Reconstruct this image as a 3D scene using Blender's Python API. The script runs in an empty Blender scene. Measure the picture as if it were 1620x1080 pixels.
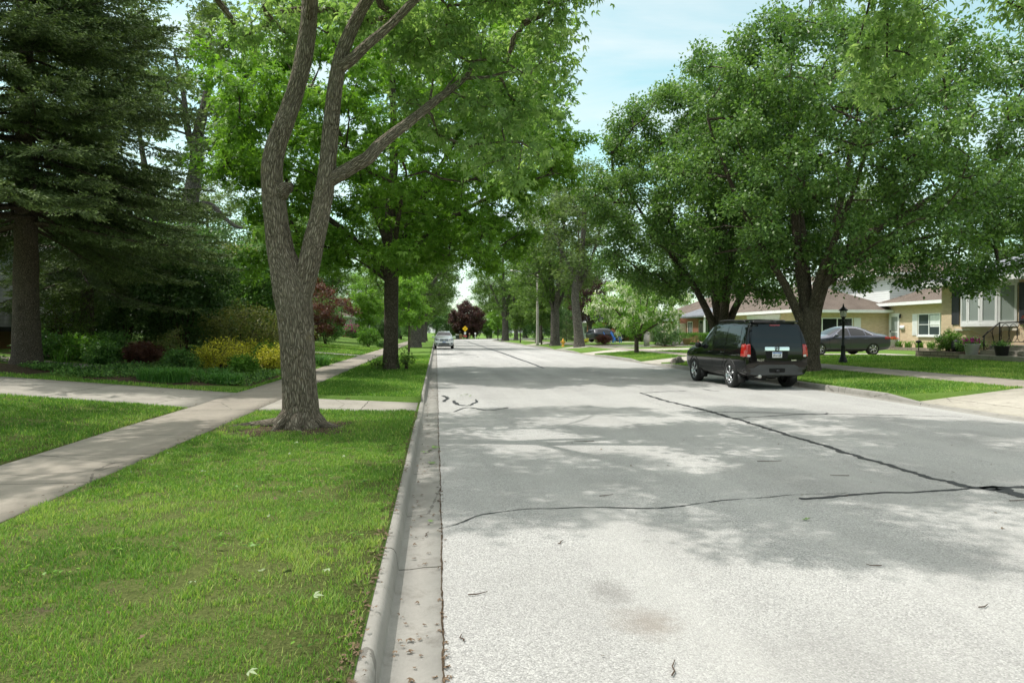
import bpy, bmesh, math, random
import numpy as np
from mathutils import Vector, Matrix, noise as mnoise
from mathutils.bvhtree import BVHTree

SC = bpy.context.scene
COL = SC.collection
R = math.radians
PI = math.pi

# ------------------------------------------------------------------ camera
CAM_H, YAW, FPX, HOR = 1.56, R(6.34), 1080.0, 525.5
cd = bpy.data.cameras.new('camera')
cam = bpy.data.objects.new('camera', cd)
COL.objects.link(cam)
cam.location = (-.035, 0, CAM_H)
cam.rotation_euler = (R(90) - math.atan((540 - HOR) / FPX), 0, -YAW)
cd.sensor_width = 36.0
cd.lens = 36.0 * FPX / 1620.0
cd.clip_end = 3000
cd.clip_start = 0.05
SC.camera = cam

def at(px, py, t):
    """world point at depth t metres seen at photo position (px, py)"""
    u = (px - 810) / FPX
    return Vector((t * (math.sin(YAW) + math.cos(YAW) * u), t * (math.cos(YAW) - math.sin(YAW) * u), CAM_H + (HOR - py) / FPX * t))

# ------------------------------------------------------------------ naming
def tag(o, label=None, cat=None, group=None, kind=None):
    if label: o['label'] = label
    if cat: o['category'] = cat
    if group: o['group'] = group
    if kind: o['kind'] = kind
    return o

def thing(name, loc, label, cat, rz=0, group=None):
    o = bpy.data.objects.new(name, None)
    o.empty_display_size = 0.3
    COL.objects.link(o)
    o.location = loc
    o.rotation_euler = (0, 0, rz)
    return tag(o, label, cat, group)

def link(name, me, mats, parent=None, world=False):
    o = bpy.data.objects.new(name, me)
    COL.objects.link(o)
    if mats is not None:
        for m in (mats if isinstance(mats, (list, tuple)) else [mats]):
            me.materials.append(m)
    if parent is not None:
        o.parent = parent
        if world:
            p = parent
            loc = Vector((0, 0, 0))
            while p is not None:
                loc += p.location
                p = p.parent
            me.transform(Matrix.Translation(-loc))
    return o

def np_mesh(name, V, F, tone=None, smooth=False, uv=None):
    """V (n,3); F (m,k) with one k, or a list of such arrays"""
    me = bpy.data.meshes.new(name)
    Fs = F if isinstance(F, list) and not isinstance(F[0], tuple) else [F]
    Fs = [np.asarray(f, dtype=np.int32) for f in Fs if len(f)]
    V = np.asarray(V, dtype=np.float32)
    me.vertices.add(len(V))
    me.vertices.foreach_set('co', V.ravel())
    li = np.concatenate([f.ravel() for f in Fs])
    tot = np.concatenate([np.full(len(f), f.shape[1], np.int32) for f in Fs])
    st = np.concatenate([[0], np.cumsum(tot)[:-1]]).astype(np.int32)
    me.loops.add(len(li))
    me.loops.foreach_set('vertex_index', li)
    me.polygons.add(len(tot))
    me.polygons.foreach_set('loop_start', st)
    if smooth:
        me.polygons.foreach_set('use_smooth', np.ones(len(tot), bool))
    me.update(calc_edges=True)
    if tone is not None:
        a = me.attributes.new('tone', 'FLOAT', 'FACE')
        a.data.foreach_set('value', np.asarray(tone, np.float32))
    if uv is not None:
        a = me.attributes.new('barkuv', 'FLOAT_VECTOR', 'POINT')
        a.data.foreach_set('vector', np.asarray(uv, np.float32).ravel())
    return me

# ------------------------------------------------------------------ mesh builder
class MB:
    def __init__(s): s.v = []; s.f = []; s.sm = []; s.uv = []
    def add(s, vs, fs, smooth=False, uv=None):
        b = len(s.v)
        s.v.extend([tuple(p) for p in vs])
        s.f.extend([tuple(i + b for i in f) for f in fs])
        s.sm.extend([smooth] * len(fs))
        s.uv.extend(uv if uv is not None else [(0, 0, 0)] * len(vs))
        return s
    def box(s, x0, x1, y0, y1, z0, z1):
        v = [(x0,y0,z0),(x1,y0,z0),(x1,y1,z0),(x0,y1,z0),(x0,y0,z1),(x1,y0,z1),(x1,y1,z1),(x0,y1,z1)]
        return s.add(v, [(0,3,2,1),(4,5,6,7),(0,1,5,4),(1,2,6,5),(2,3,7,6),(3,0,4,7)])
    def rbox(s, x0, x1, y0, y1, z0, z1, b=0.02):
        bm = bmesh.new()
        bmesh.ops.create_cube(bm, size=1)
        for v in bm.verts:
            v.co = Vector(((x0+x1)/2 + v.co.x*(x1-x0), (y0+y1)/2 + v.co.y*(y1-y0), (z0+z1)/2 + v.co.z*(z1-z0)))
        bmesh.ops.bevel(bm, geom=bm.edges[:], offset=b, segments=2, affect='EDGES')
        bm.verts.index_update()
        s.add([v.co[:] for v in bm.verts], [[v.index for v in f.verts] for f in bm.faces], True)
        bm.free(); return s
    def prism(s, poly, z0, z1):
        n = len(poly)
        v = [(x, y, z0) for x, y in poly] + [(x, y, z1) for x, y in poly]
        f = [tuple(range(n-1, -1, -1)), tuple(range(n, 2*n))]
        f += [(i, (i+1) % n, n+(i+1) % n, n+i) for i in range(n)]
        return s.add(v, f)
    def lathe(s, prof, c=(0,0,0), seg=20, axis='z', smooth=True):
        vs, fs = [], []
        n = len(prof)
        for k in range(seg):
            a = 2*PI*k/seg
            for r, h in prof:
                if axis == 'z': p = (c[0]+r*math.cos(a), c[1]+r*math.sin(a), c[2]+h)
                elif axis == 'x': p = (c[0]+h, c[1]+r*math.cos(a), c[2]+r*math.sin(a))
                else: p = (c[0]+r*math.sin(a), c[1]+h, c[2]+r*math.cos(a))
                vs.append(p)
        for k in range(seg):
            k2 = (k+1) % seg
            for i in range(n-1):
                fs.append((k*n+i, k2*n+i, k2*n+i+1, k*n+i+1))
        return s.add(vs, fs, smooth)
    def tube(s, pts, rad, sides=8, cap=True, smooth=True, disp=None):
        """tube along pts (no resampling)"""
        P = [Vector(p) for p in pts]; n = len(P)
        if not isinstance(rad, (list, tuple, np.ndarray)): rad = [rad]*n
        T = []
        for i in range(n):
            d = P[min(i+1, n-1)] - P[max(i-1, 0)]
            T.append(d.normalized() if d.length > 1e-9 else Vector((0,0,1)))
        a = Vector((1,0,0)) if abs(T[0].x) < 0.8 else Vector((0,1,0))
        N = (a - T[0]*a.dot(T[0])).normalized()
        vs, fs, uv = [], [], []
        L = 0
        for i in range(n):
            N = (N - T[i]*N.dot(T[i]))
            N = N.normalized() if N.length > 1e-6 else T[i].orthogonal().normalized()
            B = T[i].cross(N)
            if i: L += (P[i]-P[i-1]).length
            for k in range(sides):
                an = 2*PI*k/sides
                r = rad[i]
                if disp: r = r*disp(an, L, r, P[i])
                vs.append(P[i] + (N*math.cos(an) + B*math.sin(an))*r)
                uv.append((math.cos(an)*max(rad[i], .02)*1.0, math.sin(an)*max(rad[i], .02)*1.0, L))
        for i in range(n-1):
            for k in range(sides):
                k2 = (k+1) % sides
                fs.append((i*sides+k, i*sides+k2, (i+1)*sides+k2, (i+1)*sides+k))
        if cap:
            fs.append(tuple(range(sides-1, -1, -1)))
            fs.append(tuple((n-1)*sides+k for k in range(sides)))
        return s.add(vs, fs, smooth, uv)
    def mesh(s, name, uv=False):
        me = bpy.data.meshes.new(name)
        me.from_pydata(s.v, [], s.f)
        me.polygons.foreach_set('use_smooth', s.sm)
        if uv:
            a = me.attributes.new('barkuv', 'FLOAT_VECTOR', 'POINT')
            a.data.foreach_set('vector', np.asarray(s.uv, np.float32).ravel())
        me.update()
        return me
    def obj(s, name, mats, parent=None, world=False, uv=False):
        return link(name, s.mesh(name, uv), mats, parent, world)

def resample(pts, rads, step):
    """Catmull-Rom resample of points with radii"""
    P = [np.array(p, float) for p in pts]
    out, ro = [], []
    n = len(P)
    for i in range(n-1):
        p0, p1, p2, p3 = P[max(i-1,0)], P[i], P[i+1], P[min(i+2,n-1)]
        m = max(2, int(np.linalg.norm(p2-p1)/step))
        for k in range(m):
            t = k/m
            out.append(0.5*((2*p1)+(-p0+p2)*t+(2*p0-5*p1+4*p2-p3)*t*t+(-p0+3*p1-3*p2+p3)*t**3))
            ro.append(rads[i]*(1-t)+rads[i+1]*t)
    out.append(P[-1]); ro.append(rads[-1])
    return out, ro

# ------------------------------------------------------------------ numpy value noise
def vnoise(x, y, scale, seed=0):
    rng = np.random.default_rng(seed)
    g = rng.random((256, 256))
    x = np.asarray(x)*scale+1000.0; y = np.asarray(y)*scale+1000.0
    xi = np.floor(x).astype(int); yi = np.floor(y).astype(int)
    fx = x-xi; fy = y-yi
    fx = fx*fx*(3-2*fx); fy = fy*fy*(3-2*fy)
    a = g[xi % 256, yi % 256]; b = g[(xi+1) % 256, yi % 256]
    c = g[xi % 256, (yi+1) % 256]; d = g[(xi+1) % 256, (yi+1) % 256]
    return (a*(1-fx)+b*fx)*(1-fy)+(c*(1-fx)+d*fx)*fy

# ------------------------------------------------------------------ materials
class NB:
    def __init__(s, name):
        s.m = bpy.data.materials.new(name)
        s.m.use_nodes = True
        s.t = s.m.node_tree
        s.t.nodes.clear()
        s.out = s.t.nodes.new('ShaderNodeOutputMaterial')
    def n(s, typ, **kw):
        nd = s.t.nodes.new(typ)
        for k, v in kw.items():
            setattr(nd, k, v)
        return nd
    def set(s, nd, **kw):
        for k, v in kw.items():
            s.inp(nd, k.replace('_', ' '), v)
        return nd
    def inp(s, nd, key, v):
        sock = nd.inputs[key]
        if isinstance(v, bpy.types.NodeSocket): s.t.links.new(v, sock)
        elif isinstance(v, (tuple, list)) and len(v) == 3 and sock.type == 'RGBA': sock.default_value = (*v, 1)
        else: sock.default_value = v
    def coord(s, kind='Object'):
        return s.n('ShaderNodeTexCoord').outputs[kind]
    def attr(s, name, out='Fac'):
        return s.n('ShaderNodeAttribute', attribute_name=name).outputs[out]
    def mapping(s, vec, scale=(1,1,1), rot=(0,0,0), loc=(0,0,0)):
        nd = s.n('ShaderNodeMapping')
        s.inp(nd, 'Vector', vec); s.inp(nd, 'Scale', scale); s.inp(nd, 'Rotation', rot); s.inp(nd, 'Location', loc)
        return nd.outputs[0]
    def noise(s, vec, scale, detail=4, rough=0.55, dist=0):
        nd = s.n('ShaderNodeTexNoise')
        s.inp(nd, 'Vector', vec); s.inp(nd, 'Scale', scale); s.inp(nd, 'Detail', detail); s.inp(nd, 'Roughness', rough); s.inp(nd, 'Distortion', dist)
        return nd.outputs['Fac']
    def voro(s, vec, scale, feature='F1', out='Distance', rnd=1):
        nd = s.n('ShaderNodeTexVoronoi', feature=feature)
        s.inp(nd, 'Vector', vec); s.inp(nd, 'Scale', scale); s.inp(nd, 'Randomness', rnd)
        return nd.outputs[out]
    def ramp(s, fac, stops, interp='LINEAR'):
        nd = s.n('ShaderNodeValToRGB')
        cr = nd.color_ramp; cr.interpolation = interp
        while len(cr.elements) < len(stops): cr.elements.new(0.5)
        for e, (p, c) in zip(cr.elements, stops):
            e.position = p
            e.color = (*c, 1) if not isinstance(c, (int, float)) else (c, c, c, 1)
        s.inp(nd, 'Fac', fac)
        return nd.outputs['Color']
    def mix(s, fac, a, b, mode='MIX'):
        nd = s.n('ShaderNodeMix', data_type='RGBA', blend_type=mode)
        for i, v in ((0, fac), (6, a), (7, b)):
            sock = nd.inputs[i]
            if isinstance(v, bpy.types.NodeSocket): s.t.links.new(v, sock)
            elif isinstance(v, (tuple, list)): sock.default_value = (*v, 1)
            else: sock.default_value = v
        return nd.outputs[2]
    def math(s, op, a, b=0.5, c=None):
        nd = s.n('ShaderNodeMath', operation=op)
        for i, v in enumerate((a, b) if c is None else (a, b, c)):
            if isinstance(v, bpy.types.NodeSocket): s.t.links.new(v, nd.inputs[i])
            else: nd.inputs[i].default_value = v
        return nd.outputs[0]
    def sep(s, vec):
        nd = s.n('ShaderNodeSeparateXYZ'); s.inp(nd, 0, vec); return nd.outputs
    def comb(s, x, y, z):
        nd = s.n('ShaderNodeCombineXYZ')
        for i, v in enumerate((x, y, z)): s.inp(nd, i, v)
        return nd.outputs[0]
    def bump(s, h, strength=0.5, dist=0.02):
        nd = s.n('ShaderNodeBump')
        s.inp(nd, 'Height', h); s.inp(nd, 'Strength', strength); s.inp(nd, 'Distance', dist)
        return nd.outputs[0]
    def bsdf(s, color, rough=0.8, bump=None, metal=0, spec=0.5, coat=0, link=True, **kw):
        p = s.n('ShaderNodeBsdfPrincipled')
        s.inp(p, 'Base Color', color); s.inp(p, 'Roughness', rough); s.inp(p, 'Metallic', metal)
        s.inp(p, 'Specular IOR Level', spec); s.inp(p, 'Coat Weight', coat)
        if coat: s.inp(p, 'Coat Roughness', 0.03)
        for k, v in kw.items(): s.inp(p, k.replace('_', ' '), v)
        if bump is not None: s.inp(p, 'Normal', bump)
        if link: s.t.links.new(p.outputs[0], s.out.inputs[0])
        return p.outputs[0]

M = {}
def simple(name, col, rough=0.6, metal=0, coat=0, spec=0.5, var=0.12, scale=6, **kw):
    b = NB(name)
    n = b.noise(b.coord(), scale, 4)
    c = b.ramp(n, [(0.3, tuple(x*(1-var) for x in col)), (0.7, tuple(min(1, x*(1+var)) for x in col))])
    b.bsdf(c, rough, None, metal, spec, coat, **kw)
    M[name] = b.m
    return b.m

def leaf_mat(name, dark, mid, light, transl=0.35, rough=0.5, spec=0.35):
    b = NB(name)
    t = b.attr('tone')
    c = b.ramp(t, [(0.0, dark), (0.5, mid), (1.0, light)])
    p = b.bsdf(c, rough, spec=spec, link=False)
    tr = b.n('ShaderNodeBsdfTranslucent')
    b.inp(tr, 'Color', b.mix(1.0, c, (1.35, 1.5, 0.7), 'MULTIPLY'))
    mx = b.n('ShaderNodeMixShader')
    b.inp(mx, 0, transl); b.t.links.new(p, mx.inputs[1]); b.t.links.new(tr.outputs[0], mx.inputs[2])
    b.t.links.new(mx.outputs[0], b.out.inputs[0])
    M[name] = b.m
    return b.m

def bark_mat(name, dark, light, us=26, vs=5, depth=0.03, lichen=None):
    b = NB(name)
    uv = b.attr('barkuv', 'Vector')
    w = b.noise(uv, 7, 3)
    wv = b.n('ShaderNodeVectorMath', operation='MULTIPLY_ADD')
    b.inp(wv, 0, b.n('ShaderNodeTexNoise').outputs['Color']); 
    nz = wv.inputs[0].links[0].from_node; b.inp(nz, 'Vector', uv); b.inp(nz, 'Scale', 5.0)
    wv.inputs[1].default_value = (0.085, 0.085, 0.2); b.inp(wv, 2, uv)
    mp = b.mapping(wv.outputs[0], (us, us, vs))
    e = b.voro(mp, 1.0, 'DISTANCE_TO_EDGE')
    mp2 = b.mapping(wv.outputs[0], (us*2.3, us*2.3, vs*2.4))
    e2 = b.voro(mp2, 1.0, 'F1')
    fine = b.noise(b.mapping(uv, (60, 60, 18)), 1.0, 4, 0.7)
    ridge = b.ramp(e, [(0.0, 0.0), (0.22, 0.7), (0.5, 1.0)])
    h = b.math('ADD', b.math('MULTIPLY', ridge, 0.7), b.math('MULTIPLY', fine, 0.6))
    h = b.math('SUBTRACT', h, b.math('MULTIPLY', e2, 0.25))
    c = b.ramp(h, [(0.12, tuple(x*0.22 for x in dark)), (0.36, tuple(x*.7 for x in dark)), (0.6, dark), (0.98, light)])
    big = b.noise(uv, 2.5, 3)
    c = b.mix(b.ramp(big, [(0.35, 0.0), (0.7, 0.22)]), c, tuple(x*0.8 for x in light), 'MIX')
    if lichen:
        l = b.noise(uv, 4.0, 6, 0.7)
        c = b.mix(b.ramp(l, [(0.62, 0.0), (0.72, 0.7)]), c, lichen)
    b.bsdf(c, 0.92, b.bump(h, 1.0, depth), spec=0.2)
    M[name] = b.m
    return b.m
# ------------------------------------------------------------------ material library
def build_materials():
    # worn pale road
    b = NB('road'); co = b.coord()
    agg = b.voro(co, 120, 'F1', 'Color'); aggd = b.voro(co, 120)
    g = b.sep(agg)[0]
    stones = b.ramp(g, [(0.0, (0.20,0.195,0.19)), (0.3, (0.335,0.33,0.318)), (0.75, (0.43,0.422,0.405)), (1.0, (0.60,0.59,0.565))])
    fine = b.noise(co, 260, 3, 0.7)
    c = b.mix(b.ramp(fine, [(0.3, 0.0), (0.7, 0.45)]), stones, (0.30,0.295,0.28))
    pock = b.voro(co, 30, 'F1')
    c = b.mix(b.ramp(pock, [(0.03, 0.6), (0.09, 0.0)]), c, (0.15,0.145,0.14))
    broad = b.noise(co, 0.55, 5, 0.6, 0.4)
    c = b.mix(b.ramp(broad, [(0.34, 0.5), (0.62, 0.0)]), c, (0.26,0.252,0.24))
    lane = b.noise(b.mapping(co, (1.2, 0.06, 1)), 1.0, 3)
    c = b.mix(b.ramp(lane, [(0.42, 0.0), (0.72, 0.5)]), c, (0.47,0.46,0.435))
    stain = b.noise(co, 1.7, 4, 0.65)
    c = b.mix(b.ramp(stain, [(0.66, 0.0), (0.78, 0.55)]), c, (0.21,0.19,0.165))
    sd = b.n('ShaderNodeVectorMath', operation='DISTANCE'); b.inp(sd, 0, co); sd.inputs[1].default_value = (1.1, 3.55, 0)
    blot = b.math('ADD', sd.outputs['Value'], b.math('MULTIPLY', b.noise(co, 6, 5, 0.7), 0.35))
    c = b.mix(b.ramp(blot, [(0.22, 0.55), (0.42, 0.0)]), c, (0.20,0.165,0.135))
    oil = b.voro(b.mapping(co, (0.55, 0.38, 1), loc=(2.1, 4.7, 0)), 1.0)
    oil = b.math('ADD', oil, b.math('MULTIPLY', b.noise(co, 9, 4, 0.7), 0.12))
    c = b.mix(b.ramp(oil, [(0.095, 0.45), (0.15, 0.0)]), c, (0.15,0.14,0.13))
    h = b.math('ADD', b.math('MULTIPLY', aggd, -0.8), b.math('MULTIPLY', fine, 0.5))
    b.bsdf(c, 0.93, b.bump(h, 0.55, 0.006), spec=0.25); M['road'] = b.m

    def concrete(name, base, joint, axis, dirt=(0.2,0.185,0.16), jw=0.008):
        b = NB(name); co = b.coord(); s = b.sep(co)
        n1 = b.noise(co, 1.3, 6, 0.65); n2 = b.noise(co, 40, 4, 0.7)
        c = b.ramp(n1, [(0.25, tuple(x*0.72 for x in base)), (0.55, base), (0.8, tuple(x*1.18 for x in base))])
        c = b.mix(b.ramp(n2, [(0.3, 0.5), (0.7, 0.0)]), c, tuple(x*0.74 for x in base))
        bl = b.noise(co, 4.5, 6, 0.75, 0.6)
        c = b.mix(b.ramp(bl, [(0.52, 0.0), (0.7, 0.65)]), c, dirt)
        pit = b.voro(co, 55)
        c = b.mix(b.ramp(pit, [(0.05, 0.55), (0.14, 0.0)]), c, dirt)
        hgt = b.math('MULTIPLY', n2, 0.4)
        # slab panels differ a little; joints are grooves
        wob = b.math('MULTIPLY', b.noise(co, 6, 3), 0.02)
        q = b.math('ADD', b.math('DIVIDE', s[axis], joint), wob)
        fr = b.math('ABSOLUTE', b.math('SUBTRACT', b.math('FRACT', q), 0.5))
        j = b.math('LESS_THAN', fr, jw/joint)
        wn = b.n('ShaderNodeTexWhiteNoise', noise_dimensions='1D'); b.inp(wn, 'W', b.math('FLOOR', b.math('ADD', q, 0.5)))
        c = b.mix(b.math('MULTIPLY', wn.outputs['Value'], 0.35), c, tuple(x*0.7 for x in base))
        cr = b.voro(b.mapping(co, (0.42, 0.42, 0.42), loc=(3.3, 1.7, 0)), 1.0, 'DISTANCE_TO_EDGE')
        crk = b.math('LESS_THAN', b.math('ADD', cr, b.math('MULTIPLY', b.noise(co, 8, 4), 0.03)), 0.0185)
        jj = b.math('MAXIMUM', j, b.math('MULTIPLY', crk, 0.5))
        c = b.mix(jj, c, (0.06,0.055,0.045))
        b.bsdf(c, 0.9, b.bump(b.math('SUBTRACT', hgt, b.math('MULTIPLY', jj, 1.5)), 0.6, 0.008), spec=0.25)
        M[name] = b.m
    concrete('sidewalk', (0.325,0.288,0.240), 1.5, 1)
    concrete('kerb', (0.315,0.30,0.272), 3.05, 1, (0.15,0.135,0.115))
    concrete('driveway', (0.37,0.34,0.295), 2.9, 0)
    concrete('pale_drive', (0.46,0.425,0.36), 3.2, 0)
    concrete('stoop', (0.40,0.365,0.31), 9, 1)

    b = NB('lawn'); co = b.coord()
    n1 = b.noise(co, 0.5, 5, 0.6); n2 = b.noise(co, 60, 4, 0.7); n3 = b.noise(co, 3.5, 5, 0.7)
    c = b.ramp(n2, [(0.25, (0.04,0.075,0.016)), (0.5, (0.10,0.19,0.035)), (0.75, (0.17,0.27,0.06))])
    c = b.mix(b.ramp(n1, [(0.35, 0.0), (0.7, 0.55)]), c, (0.17,0.25,0.05))
    c = b.mix(b.ramp(n3, [(0.60, 0.0), (0.74, 0.75)]), c, (0.085,0.066,0.04))
    b.bsdf(c, 0.95, b.bump(n2, 0.9, 0.03), spec=0.1); M['lawn'] = b.m

    b = NB('thatch'); co = b.coord()
    n1 = b.noise(co, 55, 5, 0.75); n2 = b.noise(co, 2.2, 5, 0.7); st = b.noise(b.mapping(co, (160, 40, 1), (0, 0, .6)), 1.0, 3)
    c = b.ramp(n1, [(0.28, (0.05,0.055,0.02)), (0.5, (0.13,0.16,0.045)), (0.75, (0.25,0.25,0.10))])
    c = b.mix(b.ramp(n2, [(0.60, 0.0), (0.70, 0.8)]), c, b.ramp(st, [(0.3, (0.06,0.045,0.028)), (0.7, (0.20,0.155,0.105))]))
    b.bsdf(c, 0.95, b.bump(n1, 1.0, 0.03), spec=0.1); M['thatch'] = b.m

    b = NB('soil'); co = b.coord()
    n1 = b.noise(co, 14, 6, 0.75); v = b.voro(co, 32, 'F1', 'Color')
    c = b.ramp(n1, [(0.3, (0.030,0.021,0.013)), (0.55, (0.085,0.060,0.038)), (0.78, (0.16,0.12,0.08))])
    c = b.mix(0.35, c, b.ramp(b.sep(v)[0], [(0, (0.03,0.02,0.012)), (1, (0.17,0.12,0.08))]))
    b.bsdf(c, 0.95, b.bump(n1, 1.0, 0.04), spec=0.15); M['soil'] = b.m

    b = NB('tar'); co = b.coord(); n = b.noise(co, 30, 4, 0.7)
    b.bsdf(b.ramp(n, [(0.3, (0.012,0.013,0.015)), (0.7, (0.035,0.036,0.04))]), 0.55, b.bump(n, 0.5, 0.01)); M['tar'] = b.m

    def brick(name, c1, c2, mortar, scale=1.0):
        b = NB(name); s = b.sep(b.coord())
        v = b.comb(b.math('ADD', s[0], s[1]), s[2], 0.0)
        br = b.n('ShaderNodeTexBrick')
        b.inp(br, 'Vector', v); b.inp(br, 'Scale', scale); b.inp(br, 'Color1', c1); b.inp(br, 'Color2', c2); b.inp(br, 'Mortar', mortar)
        b.inp(br, 'Brick Width', 0.22); b.inp(br, 'Row Height', 0.075); b.inp(br, 'Mortar Size', 0.008); b.inp(br, 'Bias', -0.1)
        n = b.noise(b.coord(), 3, 5, 0.7); nf = b.noise(b.coord(), 50, 3)
        c = b.mix(b.ramp(n, [(0.35, 0.0), (0.75, 0.35)]), br.outputs['Color'], tuple(x*0.6 for x in c1))
        c = b.mix(b.math('MULTIPLY', nf, 0.3), c, tuple(x*0.7 for x in c2))
        b.bsdf(c, 0.9, b.bump(b.math('SUBTRACT', 1.0, br.outputs['Fac']), 0.6, 0.01), spec=0.2); M[name] = b.m
    brick('yellow_brick', (0.78,0.61,0.41), (0.64,0.48,0.30), (0.60,0.53,0.43))
    brick('red_brick', (0.34,0.13,0.075), (0.22,0.08,0.05), (0.36,0.30,0.26))
    brick('orange_brick', (0.44,0.16,0.07), (0.30,0.10,0.05), (0.36,0.30,0.26))
    brick('edging_block', (0.33,0.27,0.21), (0.22,0.18,0.15), (0.08,0.07,0.06), 0.55)

    def shingle(name, a, c2):
        b = NB(name); s = b.sep(b.coord())
        v = b.comb(b.math('ADD', s[0], s[1]), b.math('MULTIPLY', s[2], 2.2), 0.0)
        br = b.n('ShaderNodeTexBrick')
        b.inp(br, 'Vector', v); b.inp(br, 'Color1', a); b.inp(br, 'Color2', c2); b.inp(br, 'Mortar', tuple(x*0.45 for x in a))
        b.inp(br, 'Brick Width', 0.3); b.inp(br, 'Row Height', 0.15); b.inp(br, 'Mortar Size', 0.012)
        n = b.noise(b.coord(), 25, 4, 0.7); n1 = b.noise(b.coord(), 0.8, 4)
        c = b.mix(b.math('MULTIPLY', n, 0.5), br.outputs['Color'], tuple(x*0.65 for x in c2))
        c = b.mix(b.ramp(n1, [(0.4, 0.0), (0.7, 0.3)]), c, tuple(min(1, x*1.5) for x in a))
        b.bsdf(c, 0.92, b.bump(b.math('SUBTRACT', n, br.outputs['Fac']), 0.5, 0.015), spec=0.2); M[name] = b.m
    shingle('brown_shingle', (0.18,0.143,0.118), (0.122,0.096,0.08))
    shingle('grey_shingle', (0.235,0.245,0.27), (0.16,0.17,0.19))

    def siding(name, col):
        b = NB(name); s = b.sep(b.coord())
        fr = b.math('FRACT', b.math('DIVIDE', s[2], 0.16))
        n = b.noise(b.coord(), 3, 4)
        c = b.mix(b.ramp(fr, [(0.0, 0.0), (0.06, 0.0), (0.07, 0.0)]), col, col)
        c = b.mix(b.math('LESS_THAN', fr, 0.09), c, tuple(x*0.45 for x in col))
        c = b.mix(b.math('MULTIPLY', n, 0.3), c, tuple(x*0.8 for x in col))
        b.bsdf(c, 0.6, b.bump(b.math('SUBTRACT', 1.0, fr), 0.8, 0.02)); M[name] = b.m
    siding('white_siding', (0.72,0.72,0.71)); siding('grey_siding', (0.42,0.43,0.44)); siding('sage_siding', (0.40,0.43,0.39))
    b = NB('white_panel'); s = b.sep(b.coord())
    fr = b.math('FRACT', b.math('DIVIDE', s[2], 0.53))
    b.bsdf(b.mix(b.math('LESS_THAN', fr, 0.05), (0.78,0.78,0.76), (0.35,0.35,0.34)), 0.5); M['white_panel'] = b.m

    simple('white_trim', (0.80,0.80,0.79), 0.45, var=0.05)
    simple('cream_trim', (0.66,0.60,0.50), 0.6, var=0.08)
    simple('charcoal_shutter', (0.055,0.058,0.068), 0.55)
    simple('dark_trim', (0.02,0.02,0.022), 0.6)
    simple('black_iron', (0.016,0.016,0.018), 0.42, metal=0.3)
    simple('galvanised', (0.50,0.49,0.47), 0.55, metal=0.35)
    simple('pole_concrete', (0.42,0.39,0.35), 0.8)
    simple('lamp_glass', (0.75,0.74,0.70), 0.25)
    simple('hydrant_yellow', (0.72,0.36,0.03), 0.5)
    simple('sign_yellow', (0.90,0.52,0.01), 0.45, var=0.04)
    simple('sign_black', (0.015,0.015,0.015), 0.5)
    simple('sign_white', (0.78,0.78,0.78), 0.5, var=0.04)
    simple('wood_post', (0.30,0.20,0.13), 0.85)
    simple('bin_black', (0.03,0.032,0.04), 0.5)
    simple('bin_brown', (0.26,0.13,0.075), 0.55)
    simple('chair_blue', (0.03,0.17,0.55), 0.5)
    simple('pot_white', (0.62,0.62,0.66), 0.5)
    simple('pot_black', (0.03,0.03,0.033), 0.5)
    simple('pot_clay', (0.42,0.26,0.17), 0.8)
    simple('rock', (0.22,0.19,0.17), 0.9, var=0.4, scale=12)
    simple('stone_post', (0.42,0.38,0.34), 0.9, var=0.2)
    simple('flag_red', (0.60,0.10,0.12), 0.7)
    simple('curtain', (0.66,0.68,0.66), 0.9)
    simple('dry_leaf', (0.13,0.085,0.05), 0.9, var=0.4, scale=2)
    simple('fresh_leaf', (0.17,0.28,0.07), 0.6, var=0.3, scale=2)
    simple('pale_leaf', (0.22,0.28,0.14), 0.6, var=0.2, scale=2)
    simple('blue_paint', (0.05,0.20,0.45), 0.7)
    simple('twig_wood', (0.07,0.045,0.03), 0.9, var=0.3)

    # window glass: dark, mirror-like, a little uneven like real float glass
    def glass(name, col, rough=0.04, bumps=0.04):
        b = NB(name); n = b.noise(b.coord(), 1.6, 2)
        b.bsdf(col, rough, b.bump(n, bumps, 0.05), spec=0.5); M[name] = b.m
    glass('house_glass', (0.055,0.07,0.07)); glass('dark_glass', (0.012,0.014,0.016), 0.12); glass('car_glass', (0.008,0.010,0.011), 0.02, 0.03)
    glass('blind_glass', (0.30,0.34,0.32), 0.08)

    # vehicles
    def paint(name, col, metal, rough=0.28):
        b = NB(name)
        fl = b.voro(b.coord(), 900, 'F1', 'Color')
        n = b.noise(b.coord(), 2.2, 3)
        dust = b.noise(b.coord(), 5, 5, 0.7)
        c = b.mix(b.math('MULTIPLY', b.sep(fl)[0], 0.25), col, tuple(min(1, x*1.7+0.001) for x in col))
        z = b.sep(b.coord())[2]
        low = b.math('MULTIPLY', b.ramp(z, [(0.25, 0.22), (0.6, 0.0)]), dust)
        c = b.mix(low, c, (0.16,0.15,0.13))
        b.bsdf(c, rough, b.bump(n, 0.02, 0.05), metal, 0.0 if max(col) < .01 else 0.4, 1.0); M[name] = b.m
    paint('black_paint', (0.004,0.0042,0.005), 0.0, 0.35); paint('white_paint', (0.84,0.85,0.86), 0.0); paint('grey_paint', (0.045,0.050,0.078), 0.3)
    paint('navy_paint', (0.012,0.014,0.020), 0.3)
    simple('black_plastic', (0.018,0.018,0.019), 0.55); simple('grey_plastic', (0.045,0.045,0.048), 0.5)
    simple('tyre_rubber', (0.016,0.016,0.016), 0.85); simple('chrome', (0.75,0.75,0.76), 0.12, metal=1, var=0.03)
    simple('alloy', (0.52,0.52,0.54), 0.25, metal=0.9, var=0.05); simple('gap', (0.002,0.002,0.002), 0.9)
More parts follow.
